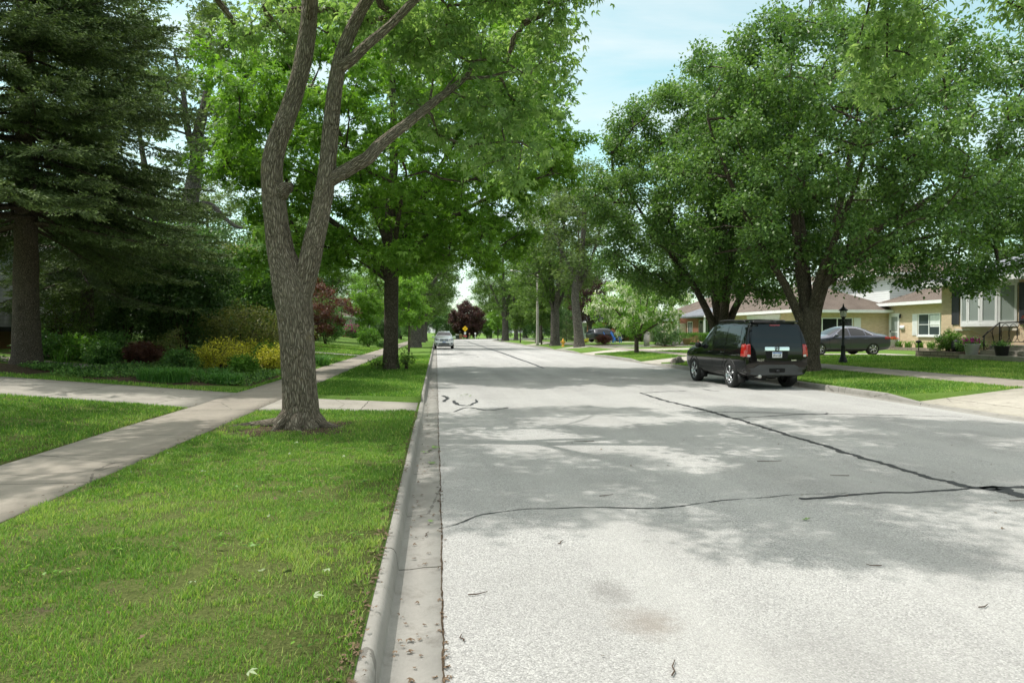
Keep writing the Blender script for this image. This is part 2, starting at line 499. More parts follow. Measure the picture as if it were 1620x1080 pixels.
    simple('red_lens', (0.34,0.010,0.008), 0.12, coat=1, var=0.25, scale=30); simple('clear_lens', (0.55,0.56,0.57), 0.08, coat=1)
    simple('plate_white', (0.70,0.72,0.76), 0.5, var=0.03); simple('plate_blue', (0.08,0.18,0.46), 0.5, var=0.03)
    simple('seat_grey', (0.30,0.30,0.29), 0.8)

    # foliage
    leaf_mat('silver_maple_leaf', (0.135,0.225,0.085), (0.225,0.345,0.130), (0.40,0.50,0.25), 0.52)
    leaf_mat('bright_maple_leaf', (0.085,0.180,0.024), (0.155,0.295,0.038), (0.27,0.44,0.075), 0.42)
    leaf_mat('pear_leaf', (0.055,0.115,0.032), (0.115,0.213,0.055), (0.230,0.345,0.098), 0.36, 0.40, 0.45)
    leaf_mat('oak_leaf', (0.075,0.121,0.041), (0.138,0.201,0.063), (0.218,0.287,0.115), 0.35)
    leaf_mat('avenue_leaf', (0.067,0.121,0.030), (0.121,0.207,0.046), (0.218,0.322,0.086), 0.36)
    leaf_mat('lime_leaf', (0.111,0.216,0.037), (0.178,0.327,0.052), (0.297,0.475,0.081), 0.42)
    leaf_mat('fringe_leaf', (0.081,0.176,0.034), (0.162,0.297,0.054), (0.257,0.405,0.095), 0.4)
    leaf_mat('purple_leaf', (0.030,0.012,0.014), (0.058,0.022,0.022), (0.105,0.045,0.035), 0.28)
    leaf_mat('red_maple_leaf', (0.048,0.018,0.014), (0.100,0.034,0.026), (0.18,0.075,0.05), 0.32)
    leaf_mat('dark_leaf', (0.041,0.088,0.032), (0.078,0.149,0.051), (0.162,0.257,0.095), 0.3)
    leaf_mat('olive_leaf', (0.092,0.109,0.032), (0.173,0.192,0.058), (0.292,0.282,0.100), 0.33)
    leaf_mat('yellow_leaf', (0.09,0.14,0.02), (0.50,0.46,0.045), (0.84,0.74,0.14), 0.35)
    leaf_mat('spruce_needle', (0.054,0.084,0.032), (0.122,0.172,0.064), (0.30,0.38,0.145), 0.12, 0.6, 0.3)
    leaf_mat('yew_needle', (0.033,0.065,0.017), (0.071,0.121,0.024), (0.203,0.273,0.041), 0.15, 0.6)
    leaf_mat('hedge_leaf', (0.054,0.132,0.018), (0.109,0.233,0.031), (0.202,0.373,0.054), 0.35)
    leaf_mat('shrub_leaf', (0.049,0.107,0.035), (0.107,0.216,0.059), (0.235,0.392,0.107), 0.35)
    leaf_mat('lily_leaf', (0.057,0.161,0.042), (0.104,0.246,0.057), (0.189,0.398,0.085), 0.35)
    leaf_mat('grass_blade', (0.064,0.140,0.024), (0.145,0.290,0.046), (0.42,0.48,0.15), 0.40, 0.6, 0.25)
    leaf_mat('white_bloom', (0.500,0.520,0.400), (0.660,0.660,0.560), (0.800,0.790,0.720), 0.3)
    leaf_mat('magenta_bloom', (0.220,0.008,0.130), (0.380,0.015,0.240), (0.500,0.050,0.340), 0.3)
    leaf_mat('red_bloom', (0.450,0.010,0.010), (0.650,0.030,0.020), (0.750,0.250,0.120), 0.3)
    bark_mat('silver_maple_bark', (0.235,0.195,0.145), (0.43,0.385,0.315), 40, 5.6, 0.035, (0.26,0.205,0.10))
    bark_mat('maple_bark', (0.105,0.084,0.064), (0.210,0.175,0.140), 34, 6, 0.02)
    bark_mat('pear_bark', (0.105,0.084,0.063), (0.224,0.189,0.147), 30, 6, 0.02)
    bark_mat('spruce_bark', (0.112,0.087,0.070), (0.210,0.168,0.140), 42, 13, 0.015)
    bark_mat('oak_bark', (0.140,0.123,0.105), (0.294,0.266,0.231), 20, 4, 0.03)
build_materials()
# ------------------------------------------------------------------ foliage
def unit(a):
    return a/np.maximum(np.linalg.norm(a, axis=1, keepdims=True), 1e-9)

def leaf_geo(P, D, N, L, W, kind='oval', rng=None):
    """leaf faces at P, growing along D with face normal about N"""
    D = unit(D); S = unit(np.cross(N, D)); U = np.cross(D, S)
    L = L[:, None]; W = W[:, None]
    def rhomb(dv, sv, l, w, fold=0.12, droop=0.18):
        a = P
        b = P+dv*l*0.45+sv*w*0.5+U*l*fold*0.5
        c = P+dv*l-U*l*droop
        d = P+dv*l*0.45-sv*w*0.5+U*l*fold*0.5
        return np.stack([a, b, c, d], 1)
    if kind == 'oval':
        Q = [rhomb(D, S, L, W)]
    elif kind == 'maple':
        Q = [rhomb(D, S, L, W*0.5)]
        for sg in (-1, 1):
            dv = D*0.68+S*0.73*sg; sv = S*0.68-D*0.73*sg
            Q.append(rhomb(dv, sv, L*0.78, W*0.45))
    else:  # needle tuft
        Q = [rhomb(D, S, L, W, 0.0, 0.05)]
    V = np.concatenate(Q, 0).reshape(-1, 3)
    F = np.arange(len(V)).reshape(-1, 4)
    return V, F, len(Q)

def clump_points(rng, c, rad, n, shell=0.35):
    """n points inside an ellipsoid, biased away from the middle"""
    d = unit(rng.normal(size=(n, 3)))
    r = rng.random(n)**(shell)
    return np.array(c)+d*r[:, None]*np.array(rad)

def auto_clumps(rng, c, rad, n, size, inner=0.45, flat=0.75, zmin=None):
    """scatter foliage masses through a crown envelope, apart from one another"""
    out = []
    tries = 0
    while len(out) < n and tries < n*60:
        tries += 1
        d = rng.normal(size=3); d /= np.linalg.norm(d)
        r = inner+(1.0-inner)*rng.random()**0.6
        p = np.array(c)+d*r*np.array(rad)
        if zmin is not None and p[2] < zmin: continue
        s = size*rng.uniform(0.7, 1.25)
        if all(np.linalg.norm(p-q) > 0.75*(s+t[0])/1.1 for q, t in out) or tries > n*40:
            out.append((p, (s, s, s*flat)))
    return out

def grow(rng, limbs, clumps, per, twig_r=0.012, up=0.12, jit=0.12, power=0.5, seg=0.55):
    """limbs: list of [(x,y,z,r),...]; clumps: [(centre, radii)]; returns (MB of twigs, cluster points, cluster directions)"""
    pos, par, rad, fixed = [], [], [], []
    for lb in limbs:
        pts = [p[:3] for p in lb]; rr = [p[3] for p in lb]
        pts, rr = resample(pts, rr, 0.3)
        prev = -1
        if pos:
            d = np.linalg.norm(np.array(pos)-pts[0], axis=1); prev = int(np.argmin(d))
        for p, r in zip(pts, rr):
            pos.append(np.array(p)); par.append(prev); rad.append(r); fixed.append(True); prev = len(pos)-1
    start = 0
    zlow = min(p[2] for p in pos)
    cents = sorted(clumps, key=lambda k: min(np.linalg.norm(np.array(k[0])-p) for p in pos))
    chains, tips, dirs = [], [], []
    buf = np.zeros((60000, 3)); nb = [0]
    def connect(t, leafy):
        for q in range(nb[0], len(pos)): buf[q] = pos[q]
        nb[0] = len(pos)
        A = buf[:len(pos)]
        dv = t-A
        d = np.linalg.norm(dv, axis=1)
        cost = d*(1+0.7*(A[:, 2] > t[2]+0.2))
        low = A[:, 2] < zlow+(t[2]-zlow)*0.25
        cost = cost+low*1.5
        k = int(np.argmin(cost))
        a = A[k]; L = d[k]
        m = max(2, int(L/seg))
        mid = (a+t)/2+np.array([0, 0, up*L])+rng.normal(size=3)*jit*L
        ch = [k]
        for i in range(1, m+1):
            s = i/m
            p = a*(1-s)**2+2*mid*s*(1-s)+t*s*s
            if i < m: p = p+rng.normal(size=3)*0.02*L
            pos.append(p); par.append(ch[-1]); rad.append(0); fixed.append(False); ch.append(len(pos)-1)
        chains.append(ch)
        if leafy:
            tips.append(ch[-1]); dirs.append(pos[ch[-1]]-pos[ch[-2]])
    for c, r in cents: connect(np.array(c, float), False)
    targets = []
    for c, r in cents:
        n = max(4, int(per*(r[0]*r[1]*r[2])**(0.66)))
        q = clump_points(rng, c, r, n)
        for p in q: targets.append((np.linalg.norm((p-c)/np.array(r)), p))
    targets.sort(key=lambda k: k[0])
    for _, p in targets: connect(p, True)
    cnt = np.zeros(len(pos))
    for t in tips:
        k = t
        while k >= 0:
            cnt[k] += 1; k = par[k]
    mb = MB()
    for ch in chains:
        rr = []
        for j, k in enumerate(ch):
            r = twig_r*max(1, cnt[k])**power if not fixed[k] else min(rad[k], twig_r*max(1, cnt[ch[1]])**power*1.2)
            rr.append(r)
        rr[-1] *= 0.5
        mb.tube([pos[k] for k in ch], rr, 5 if max(rr) < 0.04 else 8, cap=False)
    return mb, np.array([pos[t] for t in tips]), unit(np.array(dirs))

def leaves_at(rng, T, D, n, size, spread, kind='oval', aspect=0.6, droop=0.25, upbias=0.9, flat=0.75):
    """n leaves round every twig tip"""
    k = len(T)
    P = np.repeat(T, n, 0); Dd = np.repeat(D, n, 0)
    along = rng.uniform(-1.1, 0.45, len(P))[:, None]
    off = rng.normal(size=P.shape)*np.array([1, 1, flat])*0.55
    P2 = P+Dd*along*spread+off*spread
    out = unit(P2-(P-Dd*spread*0.8))
    dirv = out*0.8+rng.normal(size=P.shape)*0.55+np.array([0, 0, -droop])
    nrm = rng.normal(size=P.shape)*0.65+np.array([0, 0, upbias])+out*0.35
    L = size*rng.uniform(0.6, 1.25, len(P)); W = L*aspect*rng.uniform(0.8, 1.2, len(P))
    V, F, m = leaf_geo(P2, dirv, nrm, L, W, kind)
    cl = np.repeat(rng.uniform(-0.16, 0.16, k), n)
    tone = np.clip(0.5+cl+rng.normal(size=len(P))*0.2, 0, 1)
    return V, F, np.tile(tone, m)

def bark_disp(amp=0.08, nu=9, nv=1.4, fine=0.03):
    def f(an, L, r, p):
        q = Vector((math.cos(an)*r*nu, math.sin(an)*r*nu, L*nv))
        a = mnoise.noise(q)
        q2 = Vector((math.cos(an)*2.2, math.sin(an)*2.2, L*0.9))
        ridge = 1-abs(mnoise.noise(Vector((math.cos(an)*r*34, math.sin(an)*r*34, L*3.0))))*2
        return 1+amp*mnoise.noise(q2)+fine*a+fine*0.7*ridge
    return f

def limb_tubes(mb, limbs, sides=14, step=0.1, disp=None):
    for lb in limbs:
        pts, rr = resample([p[:3] for p in lb], [p[3] for p in lb], step)
        mb.tube(pts, rr, sides, True, True, disp)

def make_tree(name, loc, label, cat, bark, leaf, limbs, clumps, per, n_leaf, size, spread, seed, kind='oval', aspect=0.6, sides=14, step=0.12,
              disp=None, group=None, twig_r=0.012, droop=0.25, up=0.12, extra=None, rz=0, power=0.5, flat=0.75, upbias=0.9):
    rng = np.random.default_rng(seed)
    root = thing(name, loc, label, cat, rz, group)
    tw, T, D = grow(rng, limbs, clumps, per, twig_r, up, power=power)
    limb_tubes(tw, limbs, sides, step, disp)
    if extra: extra(tw)
    tw.obj('trunk', M[bark], root, uv=True)
    V, F, tone = leaves_at(rng, T, D, n_leaf, size, spread, kind, aspect, droop, upbias, flat)
    link('crown', np_mesh('crown', V, F, tone), M[leaf], root)
    root['_tips'] = 0
    return root, T, D

def dup(root, loc, rz, scale, label, leaf=None, bark=None, name=None):
    """a copy of a tree or shrub with copies of its parts, sharing their meshes"""
    r = root.copy(); COL.objects.link(r)
    if name: r.name = name
    r.location = loc; r.rotation_euler = (0, 0, rz)
    r.scale = scale if isinstance(scale, (tuple, list)) else (scale,)*3
    r['label'] = label
    for ch in list(root.children):
        c = ch.copy(); COL.objects.link(c); c.parent = r
        m = leaf if c.name.startswith(('crown', 'foliage')) else (bark if c.name.startswith('trunk') else None)
        if m:
            c.material_slots[0].link = 'OBJECT'; c.material_slots[0].material = M[m]
    return r

def zterr(X, Y=0):
    if X < -4.6: z = .15+.08*min(9.5, -4.6-X)
    elif X < -.37: z = .15
    elif X < 10.42: z = 0
    elif X < 13.2: z = .13+.17*(X-10.4)/2.8
    else: z = .3+(.25 if Y < 28 else .25-.15*min(1, (Y-28)/4))*min(1, (X-13.2)/6.8)
    if Y > 108: z = z*max(0, 1-(Y-108)/12)-0.03*min(1, (Y-108)/12)
    return z
def G(X, Y, dz=0.0): return (X, Y, zterr(X, Y)+dz)

def build_near_trees():
    k = 10.1
    def I(px, py, r, dt=0.0):
        p = at(px, py, k+dt); b = Vector((-2.05, 10.4, 0.15))
        return (p.x-b.x, p.y-b.y, p.z-b.z, r)
    # ---- foreground maple with the forked trunk
    limbs = [
        [I(473,688,0.3660), I(472,672,0.2974), I(471,655,0.2608), I(470,625,0.2425), I(467,560,0.2425), I(463,500,0.2516), I(458,462,0.2699), I(450,430,0.2288), I(441,400,0.1876), I(435,360,0.1693), I(431,325,0.1647), I(428,290,0.1574), I(428,262,0.1510), I(434,232,0.1446), I(446,200,0.1354), I(464,150,0.1263), I(477,100,0.1226), I(486,40,0.1153), I(488,-20,0.1098), I(480,-90,0.1052,.3), I(465,-190,0.0915,.6), I(470,-300,0.0641,.8), I(480,-420,0.0274,1)],
        [I(468,478,0.1830), I(478,445,0.1601), I(486,415,0.1537), I(493,382,0.1482), I(501,348,0.1418), I(510,305,0.1336), I(516,255,0.1208), I(521,200,0.1116), I(526,150,0.1061), I(534,105,0.1025), I(545,70,0.0952), I(566,25,0.0860), I(590,-15,0.0778), I(620,-80,0.0732,.2), I(640,-180,0.0641,.4), I(650,-300,0.0549,.5), I(655,-420,0.0274,.6)],
        [I(512,292,.09), I(535,277,.10), I(560,262,.095), I(580,250,.095), I(596,232,.09,.1), I(618,214,.08,.2), I(650,190,.07,.3), I(690,158,.06,.5), I(722,134,.05,.7), I(738,118,.04,.8), I(745,98,.028,.9)],
        [I(530,112,.085), I(552,98,.08,-.1), I(580,72,.068,-.1), I(612,45,.06,-.1), I(655,2,.055,-.1), I(700,-45,.05,-.1), I(760,-120,.04,0), I(800,-220,.03,0)],
        [I(730,126,.032,.75), I(768,124,.022,.8), I(800,116,.014,.9), I(830,120,.007,1)],
        [I(738,100,.02,.9), I(780,97,.016,1), I(815,112,.01,1.1), I(850,135,.005,1.2)],
        [I(694,156,.02,.5), I(705,138,.014,.6), I(722,118,.008,.7)],
        [I(486,40,.06,0), I(500,-80,.06,-1.0), I(520,-200,.05,-2.2), I(540,-300,.03,-3.2)],
    ]
    def c3(px, py, t, s, f=0.8):
        p = at(px, py, t); return ((p.x+2.05, p.y-10.4, p.z-0.15), (s, s, s*f))
    hang = [c3(700,75,10.9,.62), c3(760,62,11.2,.6), c3(652,92,11.4,.5), c3(745,165,10.9,.5), c3(800,150,11.4,.62), c3(850,105,11.6,.55), c3(795,225,11.2,.48,1.1), c3(740,232,11.0,.33,1.2),
            c3(845,175,11.9,.5), c3(826,40,11.0,.42), c3(868,10,10.8,.4), c3(770,5,10.6,.5), c3(705,12,10.4,.45), c3(640,165,11.2,.33), c3(690,215,11.2,.3), c3(850,245,12,.28), c3(625,30,11,.45), c3(560,42,11.6,.45), c3(575,-10,10.9,.5), c3(525,20,11.8,.4), c3(420,25,11.6,.5), c3(455,60,12.2,.4), c3(385,60,12,.35), c3(880,60,11.9,.32), c3(815,285,11.6,.26)]
    rng = np.random.default_rng(11)
    top = [k for k in auto_clumps(rng, (1.0, 0.1, 9.4), (5.2, 4.5, 2.9), 50, 1.15, 0.3, 0.75, zmin=7.3) if not (-2.2 < k[0][0] < 3.6 and -.6 < k[0][1] < 3.4)]
    def roots(mb):
        d = bark_disp(.12, 9, 2, .06)
        for a, L, r in ((2.85, 1.25, .075), (-1.5, .62, .07), (-0.25, .85, .06), (-2.4, .6, .07), (.6, .6, .07)):
            b = a+.5
            mb.tube([(math.cos(a)*.18, math.sin(a)*.18, .20), (math.cos(a)*.34, math.sin(a)*.34, .055), (math.cos(a)*L*.65, math.sin(a)*L*.65, .0), (math.cos(a+.25)*L, math.sin(a+.25)*L, -.05)], [r*1.5, r*1.2, r*.8, r*.45], 10, True, True, d)
        # healed branch collars
        p = I(448,298,.1); mb.tube([I(436,312,.1)[:3], p[:3], I(459,297,.05)[:3]], [.13, .11, .06], 12, True, True, bark_disp(.2, 9, 3, .06))
        p = I(470,28,.05); mb.tube([I(484,28,0)[:3], (I(487,27,0,-.15)[0], I(487,27,0,-.15)[1], p[2])], [.07, .055], 10, True, True)
    root, T, D = make_tree('maple_tree', (-2.05, 10.4, 0.15), 'big forked maple with furrowed grey bark at the near end of the grass verge', 'tree', 'silver_maple_bark', 'silver_maple_leaf',
        limbs, hang+top, 36, 46, .125, .25, 5, 'maple', .62, 80, 0.022, bark_disp(.05, 10, 1.5, .06), twig_r=0.006, droop=0.55, extra=roots, power=0.42)

    # ---- second maple in the verge
    L2 = [[(0,0,-.1,.42), (0,0,.12,.33), (0,0,.5,.285), (.02,0,1.5,.265), (.03,0,2.8,.26), (.06,0,3.7,.26), (.08,0,4.6,.22), (.0,.1,6,.19), (.15,.0,8,.15), (.1,0,10.5,.11), (.1,.2,13,.05)],
          [(0,0,3.4,.16), (-.55,-.1,4.2,.13), (-1.5,-.3,5.0,.11), (-2.9,-.4,6.2,.08), (-4.6,-.6,7.8,.04)],
          [(0,0,3.6,.13), (.8,-.3,4.5,.11), (2.2,-.8,5.6,.09), (4.2,-1.2,6.6,.06), (5.8,-1.2,7.2,.03)],
          [(0,0,4.0,.15), (.5,.4,5.2,.13), (1.5,.8,7.2,.10), (2.8,1.2,9.6,.06), (3.5,1.2,11,.03)],
          [(0,0,4.2,.14), (-.4,-.4,5.6,.12), (-1.3,-1,7.6,.09), (-2.4,-1.4,10,.05)],
          [(0,0,3.5,.12), (.2,-1,4.4,.10), (.5,-2.8,5.6,.07), (.8,-4.5,6.4,.03)],
          [(0,0,3.5,.12), (-.2,1.2,4.6,.10), (-.5,3,6,.07), (-.8,4.6,7,.03)],
          [(0,.1,3.2,.06), (-.6,-.5,3.7,.045), (-1.6,-.9,4.3,.035), (-2.8,-1.1,4.6,.02)]]
    rng = np.random.default_rng(21)
    cl = auto_clumps(rng, (0.2, 0, 8.9), (6.7, 5.6, 6.1), 190, 1.05, 0.35, 0.62, zmin=3.9)
    cl += [((4.9,-.9,6.3),(1.2,1.1,.7)), ((6.0,-.5,7.4),(1.1,1,.6)), ((3.6,-1.4,4.9),(1.1,1,.6)), ((5.2,0,5.2),(.9,.9,.5)), ((2.2,-1.6,4.2),(1.0,.9,.5)), ((-3.0,-1.2,4.6),(1.1,1,.6)), ((-1.6,-1.6,4.1),(.8,.8,.5)), ((.4,-2.4,4.2),(.9,.9,.5)), ((-4.6,-.8,5.4),(1.1,1,.7)), ((-4.8,-.8,3.9),(.7,.7,.55)), ((6.6,-.6,8.6),(.9,.9,.6)), ((5.8,-.4,9.7),(1.0,1.0,.7)),((-4.9,-.5,9.2),(1.2,1.2,.9)),((-5.2,-.5,7.2),(1.2,1.2,.9)),((-4.0,0,11.5),(1.2,1.2,.9))]
    make_tree('maple_tree', (-1.75, 26.2, 0.15), 'bright green maple with one straight trunk in the verge, second along the left kerb', 'tree', 'maple_bark', 'bright_maple_leaf',
        L2, cl, 6.6, 70, .205, .38, 6, 'maple', .62, 20, 0.08, bark_disp(.05, 9, 1.4, .03), droop=0.45, twig_r=0.009, flat=.55)
    # suckers at its foot
    # ---- the two pears on the right
    def pear(loc, label, limbs, env, seed, n, extra_cl, per=9.2):
        rng = np.random.default_rng(seed)
        cl = auto_clumps(rng, env[0], env[1], n, .88, 0.42, 0.8, zmin=env[2])+extra_cl
        return make_tree('pear_tree', loc, label, 'tree', 'pear_bark', 'pear_leaf', limbs, cl, per, 135, .122, .33, seed+1, 'oval', .68, 18, 0.09,
                         bark_disp(.06, 9, 1.3, .03), twig_r=0.0085, droop=0.3, up=0.05, upbias=.6)
    Rl = [[(0,0,-.15,0.533), (0,0,.1,0.430), (.0,0,.5,0.370), (.03,0,1.1,0.361), (.05,0,1.7,0.370), (.05,.05,2.1,0.310)],
          [(-.15,0,1.5,0.189), (-.45,0,2.1,0.146), (-.95,-.1,3.0,0.120), (-1.8,-.2,4.2,0.103), (-2.7,-.3,5.8,0.077), (-3.6,-.4,7.8,0.043)],
          [(-.02,.05,1.6,0.232), (-.08,.1,2.5,0.189), (-.2,.2,3.6,0.163), (-.35,.3,5.5,0.129), (-.5,.3,8,0.086), (-.5,.3,10.8,0.034)],
          [(.15,-.05,1.7,0.232), (.35,-.15,2.6,0.189), (.7,-.3,3.6,0.163), (1.7,-.5,4.5,0.138), (3.2,-.8,5.4,0.103), (5.2,-1,6.6,0.060), (6.6,-1,7.4,0.026)],
          [(.2,.05,1.8,0.172), (.5,.1,2.9,0.146), (.95,.2,4.4,0.120), (1.5,.3,6.6,0.095), (2.0,.3,9.2,0.043)],
          [(.1,.1,1.9,0.138), (.3,.6,3.2,0.120), (.7,1.6,5,0.095), (1.0,2.8,7.5,0.043)],
          [(.05,-.1,1.9,0.138), (.0,-.7,3.2,0.112), (.1,-1.8,4.8,0.086), (.2,-3,7,0.043)],
          [(.35,-.15,2.7,0.103), (1.6,-.2,3.7,0.086), (3.2,-.3,4.3,0.069), (5.0,-.4,4.7,0.043), (6.4,-.4,4.4,0.022)]]
    ex = [((5.8,-1.0,4.6),(1.2,1.1,.8)), ((4.2,-.8,3.6),(1.0,.9,.6)), ((6.0,-.6,5.6),(1.0,1,.9)), ((2.6,-1,3.7),(.9,.9,.55)), ((5.2,-.8,3.2),(.8,.8,.5)), ((6.3,-.8,3.5),(.8,.8,.5)), ((-2.2,-.6,3.7),(.8,.8,.6)), ((1.6,-.6,3.0),(.6,.6,.4)),
          ((3.4,-.2,11.6),(.7,.7,.8)), ((2.8,.0,10.9),(.9,.9,.9)), ((1.4,0,11.2),(.7,.7,.8)), ((-.6,.2,11.9),(.9,.9,.9)), ((-1.8,.2,11.2),(1,1,1)), ((-3.3,.2,10.2),(.9,.9,1)), ((6.6,-2,6),(1.2,1.1,.9)), ((7,-1.8,7.6),(1.2,1.1,1)), ((6.4,-1.6,9.2),(1.1,1.1,.9)), ((7.5,-2.2,5),(1.1,1,.7)), ((5.8,-2.4,4.2),(1,1,.6)), ((6.0,-1.5,10.3),(.9,.9,.9)), ((7.5,-1.8,9),(1.1,1.1,1)), ((3.4,-.9,3.1),(.8,.8,.4)), ((4.4,-1,3.0),(.8,.8,.4)), ((5.3,-1,2.9),(.8,.8,.4)), ((6.0,-1.2,3.3),(.8,.8,.45)), ((6.8,-1.6,3.6),(.8,.8,.45)), ((5.6,0,9.7),(.9,.9,.9)), ((4.6,0,10.7),(.8,.8,.8))]
    pear((12.5, 21.9, 0.26), 'multi-stemmed pear tree beside the parked black car, nearest on the right verge', Rl, ((.9, 0, 7.0), (5.6, 5.0, 4.9), 3.5), 31, 170, ex, 9.0)
    Rl2 = [[(0,0,-.1,0.473), (0,0,.15,0.378), (0,0,.7,0.344), (0,0,1.2,0.327)],
           [(-.1,0,1.0,0.172), (-.45,0,2.0,0.155), (-1.2,-.1,3.3,0.129), (-2.3,-.2,4.7,0.095), (-3.6,-.3,6.4,0.052), (-4.6,-.3,8,0.026)],
           [(0,.0,1.0,0.206), (-.05,.1,2.2,0.181), (-.15,.2,4,0.146), (-.4,.2,6.6,0.103), (-.7,.2,10,0.043)],
           [(.08,-.1,1.0,0.189), (.15,-.2,2.4,0.172), (.35,-.3,4.2,0.138), (.9,-.3,7,0.086), (1.2,-.3,10.4,0.034)],
           [(.15,0,1.0,0.172), (.7,.1,2.3,0.155), (1.5,.2,3.5,0.120), (2.9,.3,5.2,0.086), (4.2,.3,7.2,0.043)],
           [(0,.1,1.1,0.138), (.1,.9,2.9,0.112), (.2,2.2,5,0.086), (.2,3.6,7.5,0.034)],
           [(0,-.1,1.1,0.138), (-.2,-.9,2.9,0.112), (-.5,-2.2,4.8,0.086), (-.8,-3.4,7,0.034)]]
    ex = [((-4.9,-.4,7.9),(1,1,.8)), ((-5.3,-.2,6.6),(.9,.9,.7)), ((-4.2,-.2,9.4),(.9,.9,.9)), ((-3.4,0,10.5),(.8,.8,.9)), ((-1.3,0,12.2),(.8,.8,.9)), ((-.2,.1,12.6),(.7,.7,.8)), ((-2.2,0,11.4),(.8,.8,.8)), ((-4.7,-.4,4.6),(1,1,.7)), ((-3.6,-.6,3.8),(.9,.9,.6)), ((-2.4,-.8,3.2),(.7,.7,.5)), ((1.4,-1,3.0),(.8,.8,.5)), ((2.6,-.8,3.1),(.8,.8,.5)), ((-.6,-1.5,3.2),(.7,.7,.5))]
    pear((12.0, 28.0, 0.23), 'spreading pear tree just ahead of the parked black car on the right verge', Rl2, ((-.7, 0, 7.2), (4.9, 4.8, 4.9), 3.1), 41, 140, ex)

    # ---- maple whose branches hang into the top right of the view
    k2 = 9.0
    def c4(px, py, t, s, f=1.0):
        p = at(px, py, t); return ((p.x-13.0, p.y-7.5, p.z-.3), (s, s, s*f))
    def I4(px, py, t, r):
        p = at(px, py, t); return (p.x-13.0, p.y-7.5, p.z-.3, r)
    hang = [c4(1285,-10,8.8,.25), c4(1385,5,9,.25), c4(1420,18,9.2,.22), c4(1455,-12,9,.3), c4(1398,55,9.3,.22), c4(1368,80,9.4,.2), c4(1425,85,9.5,.25), c4(1405,125,9.6,.24), c4(1350,120,9.8,.2), c4(1370,150,9.8,.16), c4(1450,50,9.3,.15), c4(1455,105,9.6,.15), c4(1590,12,8.5,.25), c4(1625,30,8.5,.22), c4(1560,-20,8.5,.3), c4(1340,-30,8.8,.3), c4(1240,-60,8.8,.4), c4(1500,-60,8.6,.5)]
    rng = np.random.default_rng(51)
    top = auto_clumps(rng, (0, 1.0, 10.6), (5, 4.5, 2.6), 26, 1.2, .4, .75, zmin=8.6)
    Lo = [[(0,0,-.1,.4), (0,0,1,.32), (0,0,4,.29), (0,.2,6,.24), (-.2,.4,8.5,.16), (-.2,.5,11,.08)],
          [(0,.1,4.6,.14), (-.6,.8,6.6,.11), I4(1520,-60,8.9,.07), I4(1430,-45,9.1,.05), I4(1290,-50,9,.02)],
          [I4(1395,-48,9.1,.02), I4(1397,20,9.3,.016), I4(1396,85,9.5,.012), I4(1399,125,9.7,.006)],
          [I4(1380,-48,9.1,.02), I4(1365,20,9.3,.014), I4(1350,70,9.6,.01), I4(1335,115,9.8,.005)],
          [I4(1300,-48,9,.008), I4(1310,5,9,.005), I4(1316,25,9,.004), I4(1303,40,9,.002)],
          [I4(1270,-50,9,.008), I4(1274,10,9,.005), I4(1270,35,9,.003), I4(1262,45,9,.002)],
          [I4(1450,-45,9,.008), I4(1452,20,9,.005), I4(1461,48,9,.002)]]
    make_tree('maple_tree', (13.0, 7.5, 0.3), 'tree whose thin leafy branches dangle in at the top right', 'tree', 'maple_bark', 'silver_maple_leaf', Lo, hang+top, 15, 30, .115, .20, 52, 'maple', .6, 14, .2, None, twig_r=0.0055, droop=.5, power=.42)

    # ---- tall old oak behind the garden on the left
    Lq = [[(.0,0,-.1,.75), (0,0,1,.6), (.0,0,4,.52), (.5,0,8,.46), (.9,0,10.5,.38), (.95,0,12.0,.33), (1.5,0,14.5,.22), (1.8,0,17,.13), (1.6,0,20,.05)],
          [(.9,0,10.9,.24), (.4,0,12.6,.18), (.2,0,14.5,.14), (-.3,0,17,.06)],
          [(.5,0,8,.2), (1.6,0,8.2,.16), (2.5,-.2,7.4,.12), (3.4,-.3,6.8,.09), (4.4,-.3,7.0,.04)],
          [(1.0,0,11.5,.12), (2.0,0,11.9,.10), (3.2,0,11.3,.06), (3.6,0,10.4,.03)],
          [(1.4,0,14,.13), (2.8,0,14.2,.10), (4.2,0,15.4,.05)],
          [(.2,0,14,.1), (-1.5,0,15.6,.07), (-2.6,0,17.5,.03)],
          [(-.1,0,1.5,.4), (-1.0,.1,5,.34), (-1.6,.2,8,.26), (-2.2,.3,11,.15), (-2.6,.3,14,.06)]]
    rng = np.random.default_rng(61)
    cl = auto_clumps(rng, (0.6, 0, 15.0), (4.6, 4, 5.4), 42, 1.2, .35, .65, zmin=9.5)
    cl += [((4,-.3,8.6),(1.3,1.2,.7)), ((-1.6,0,9.4),(1.2,1.2,.8)), ((2.6,0,12.6),(1,1,.6)), ((-2.5,.3,6.5),(1.6,1.5,1)), ((2.2,0,19.5),(1,1,.9)), ((-2,0,19),(1,1,.8)), ((.2,0,20.3),(.9,.9,.7)), ((3.6,0,17.8),(1,1,.7))]
    make_tree('oak_tree', (-14.9, 42.0, 0.89), 'tall old oak with a bare leaning grey trunk behind the left garden', 'tree', 'oak_bark', 'oak_leaf', Lq, cl, 5.2, 46, .24, .5, 62, 'maple', .7, 14, .25, bark_disp(.06, 9, 1, .03), twig_r=0.013, droop=.35)

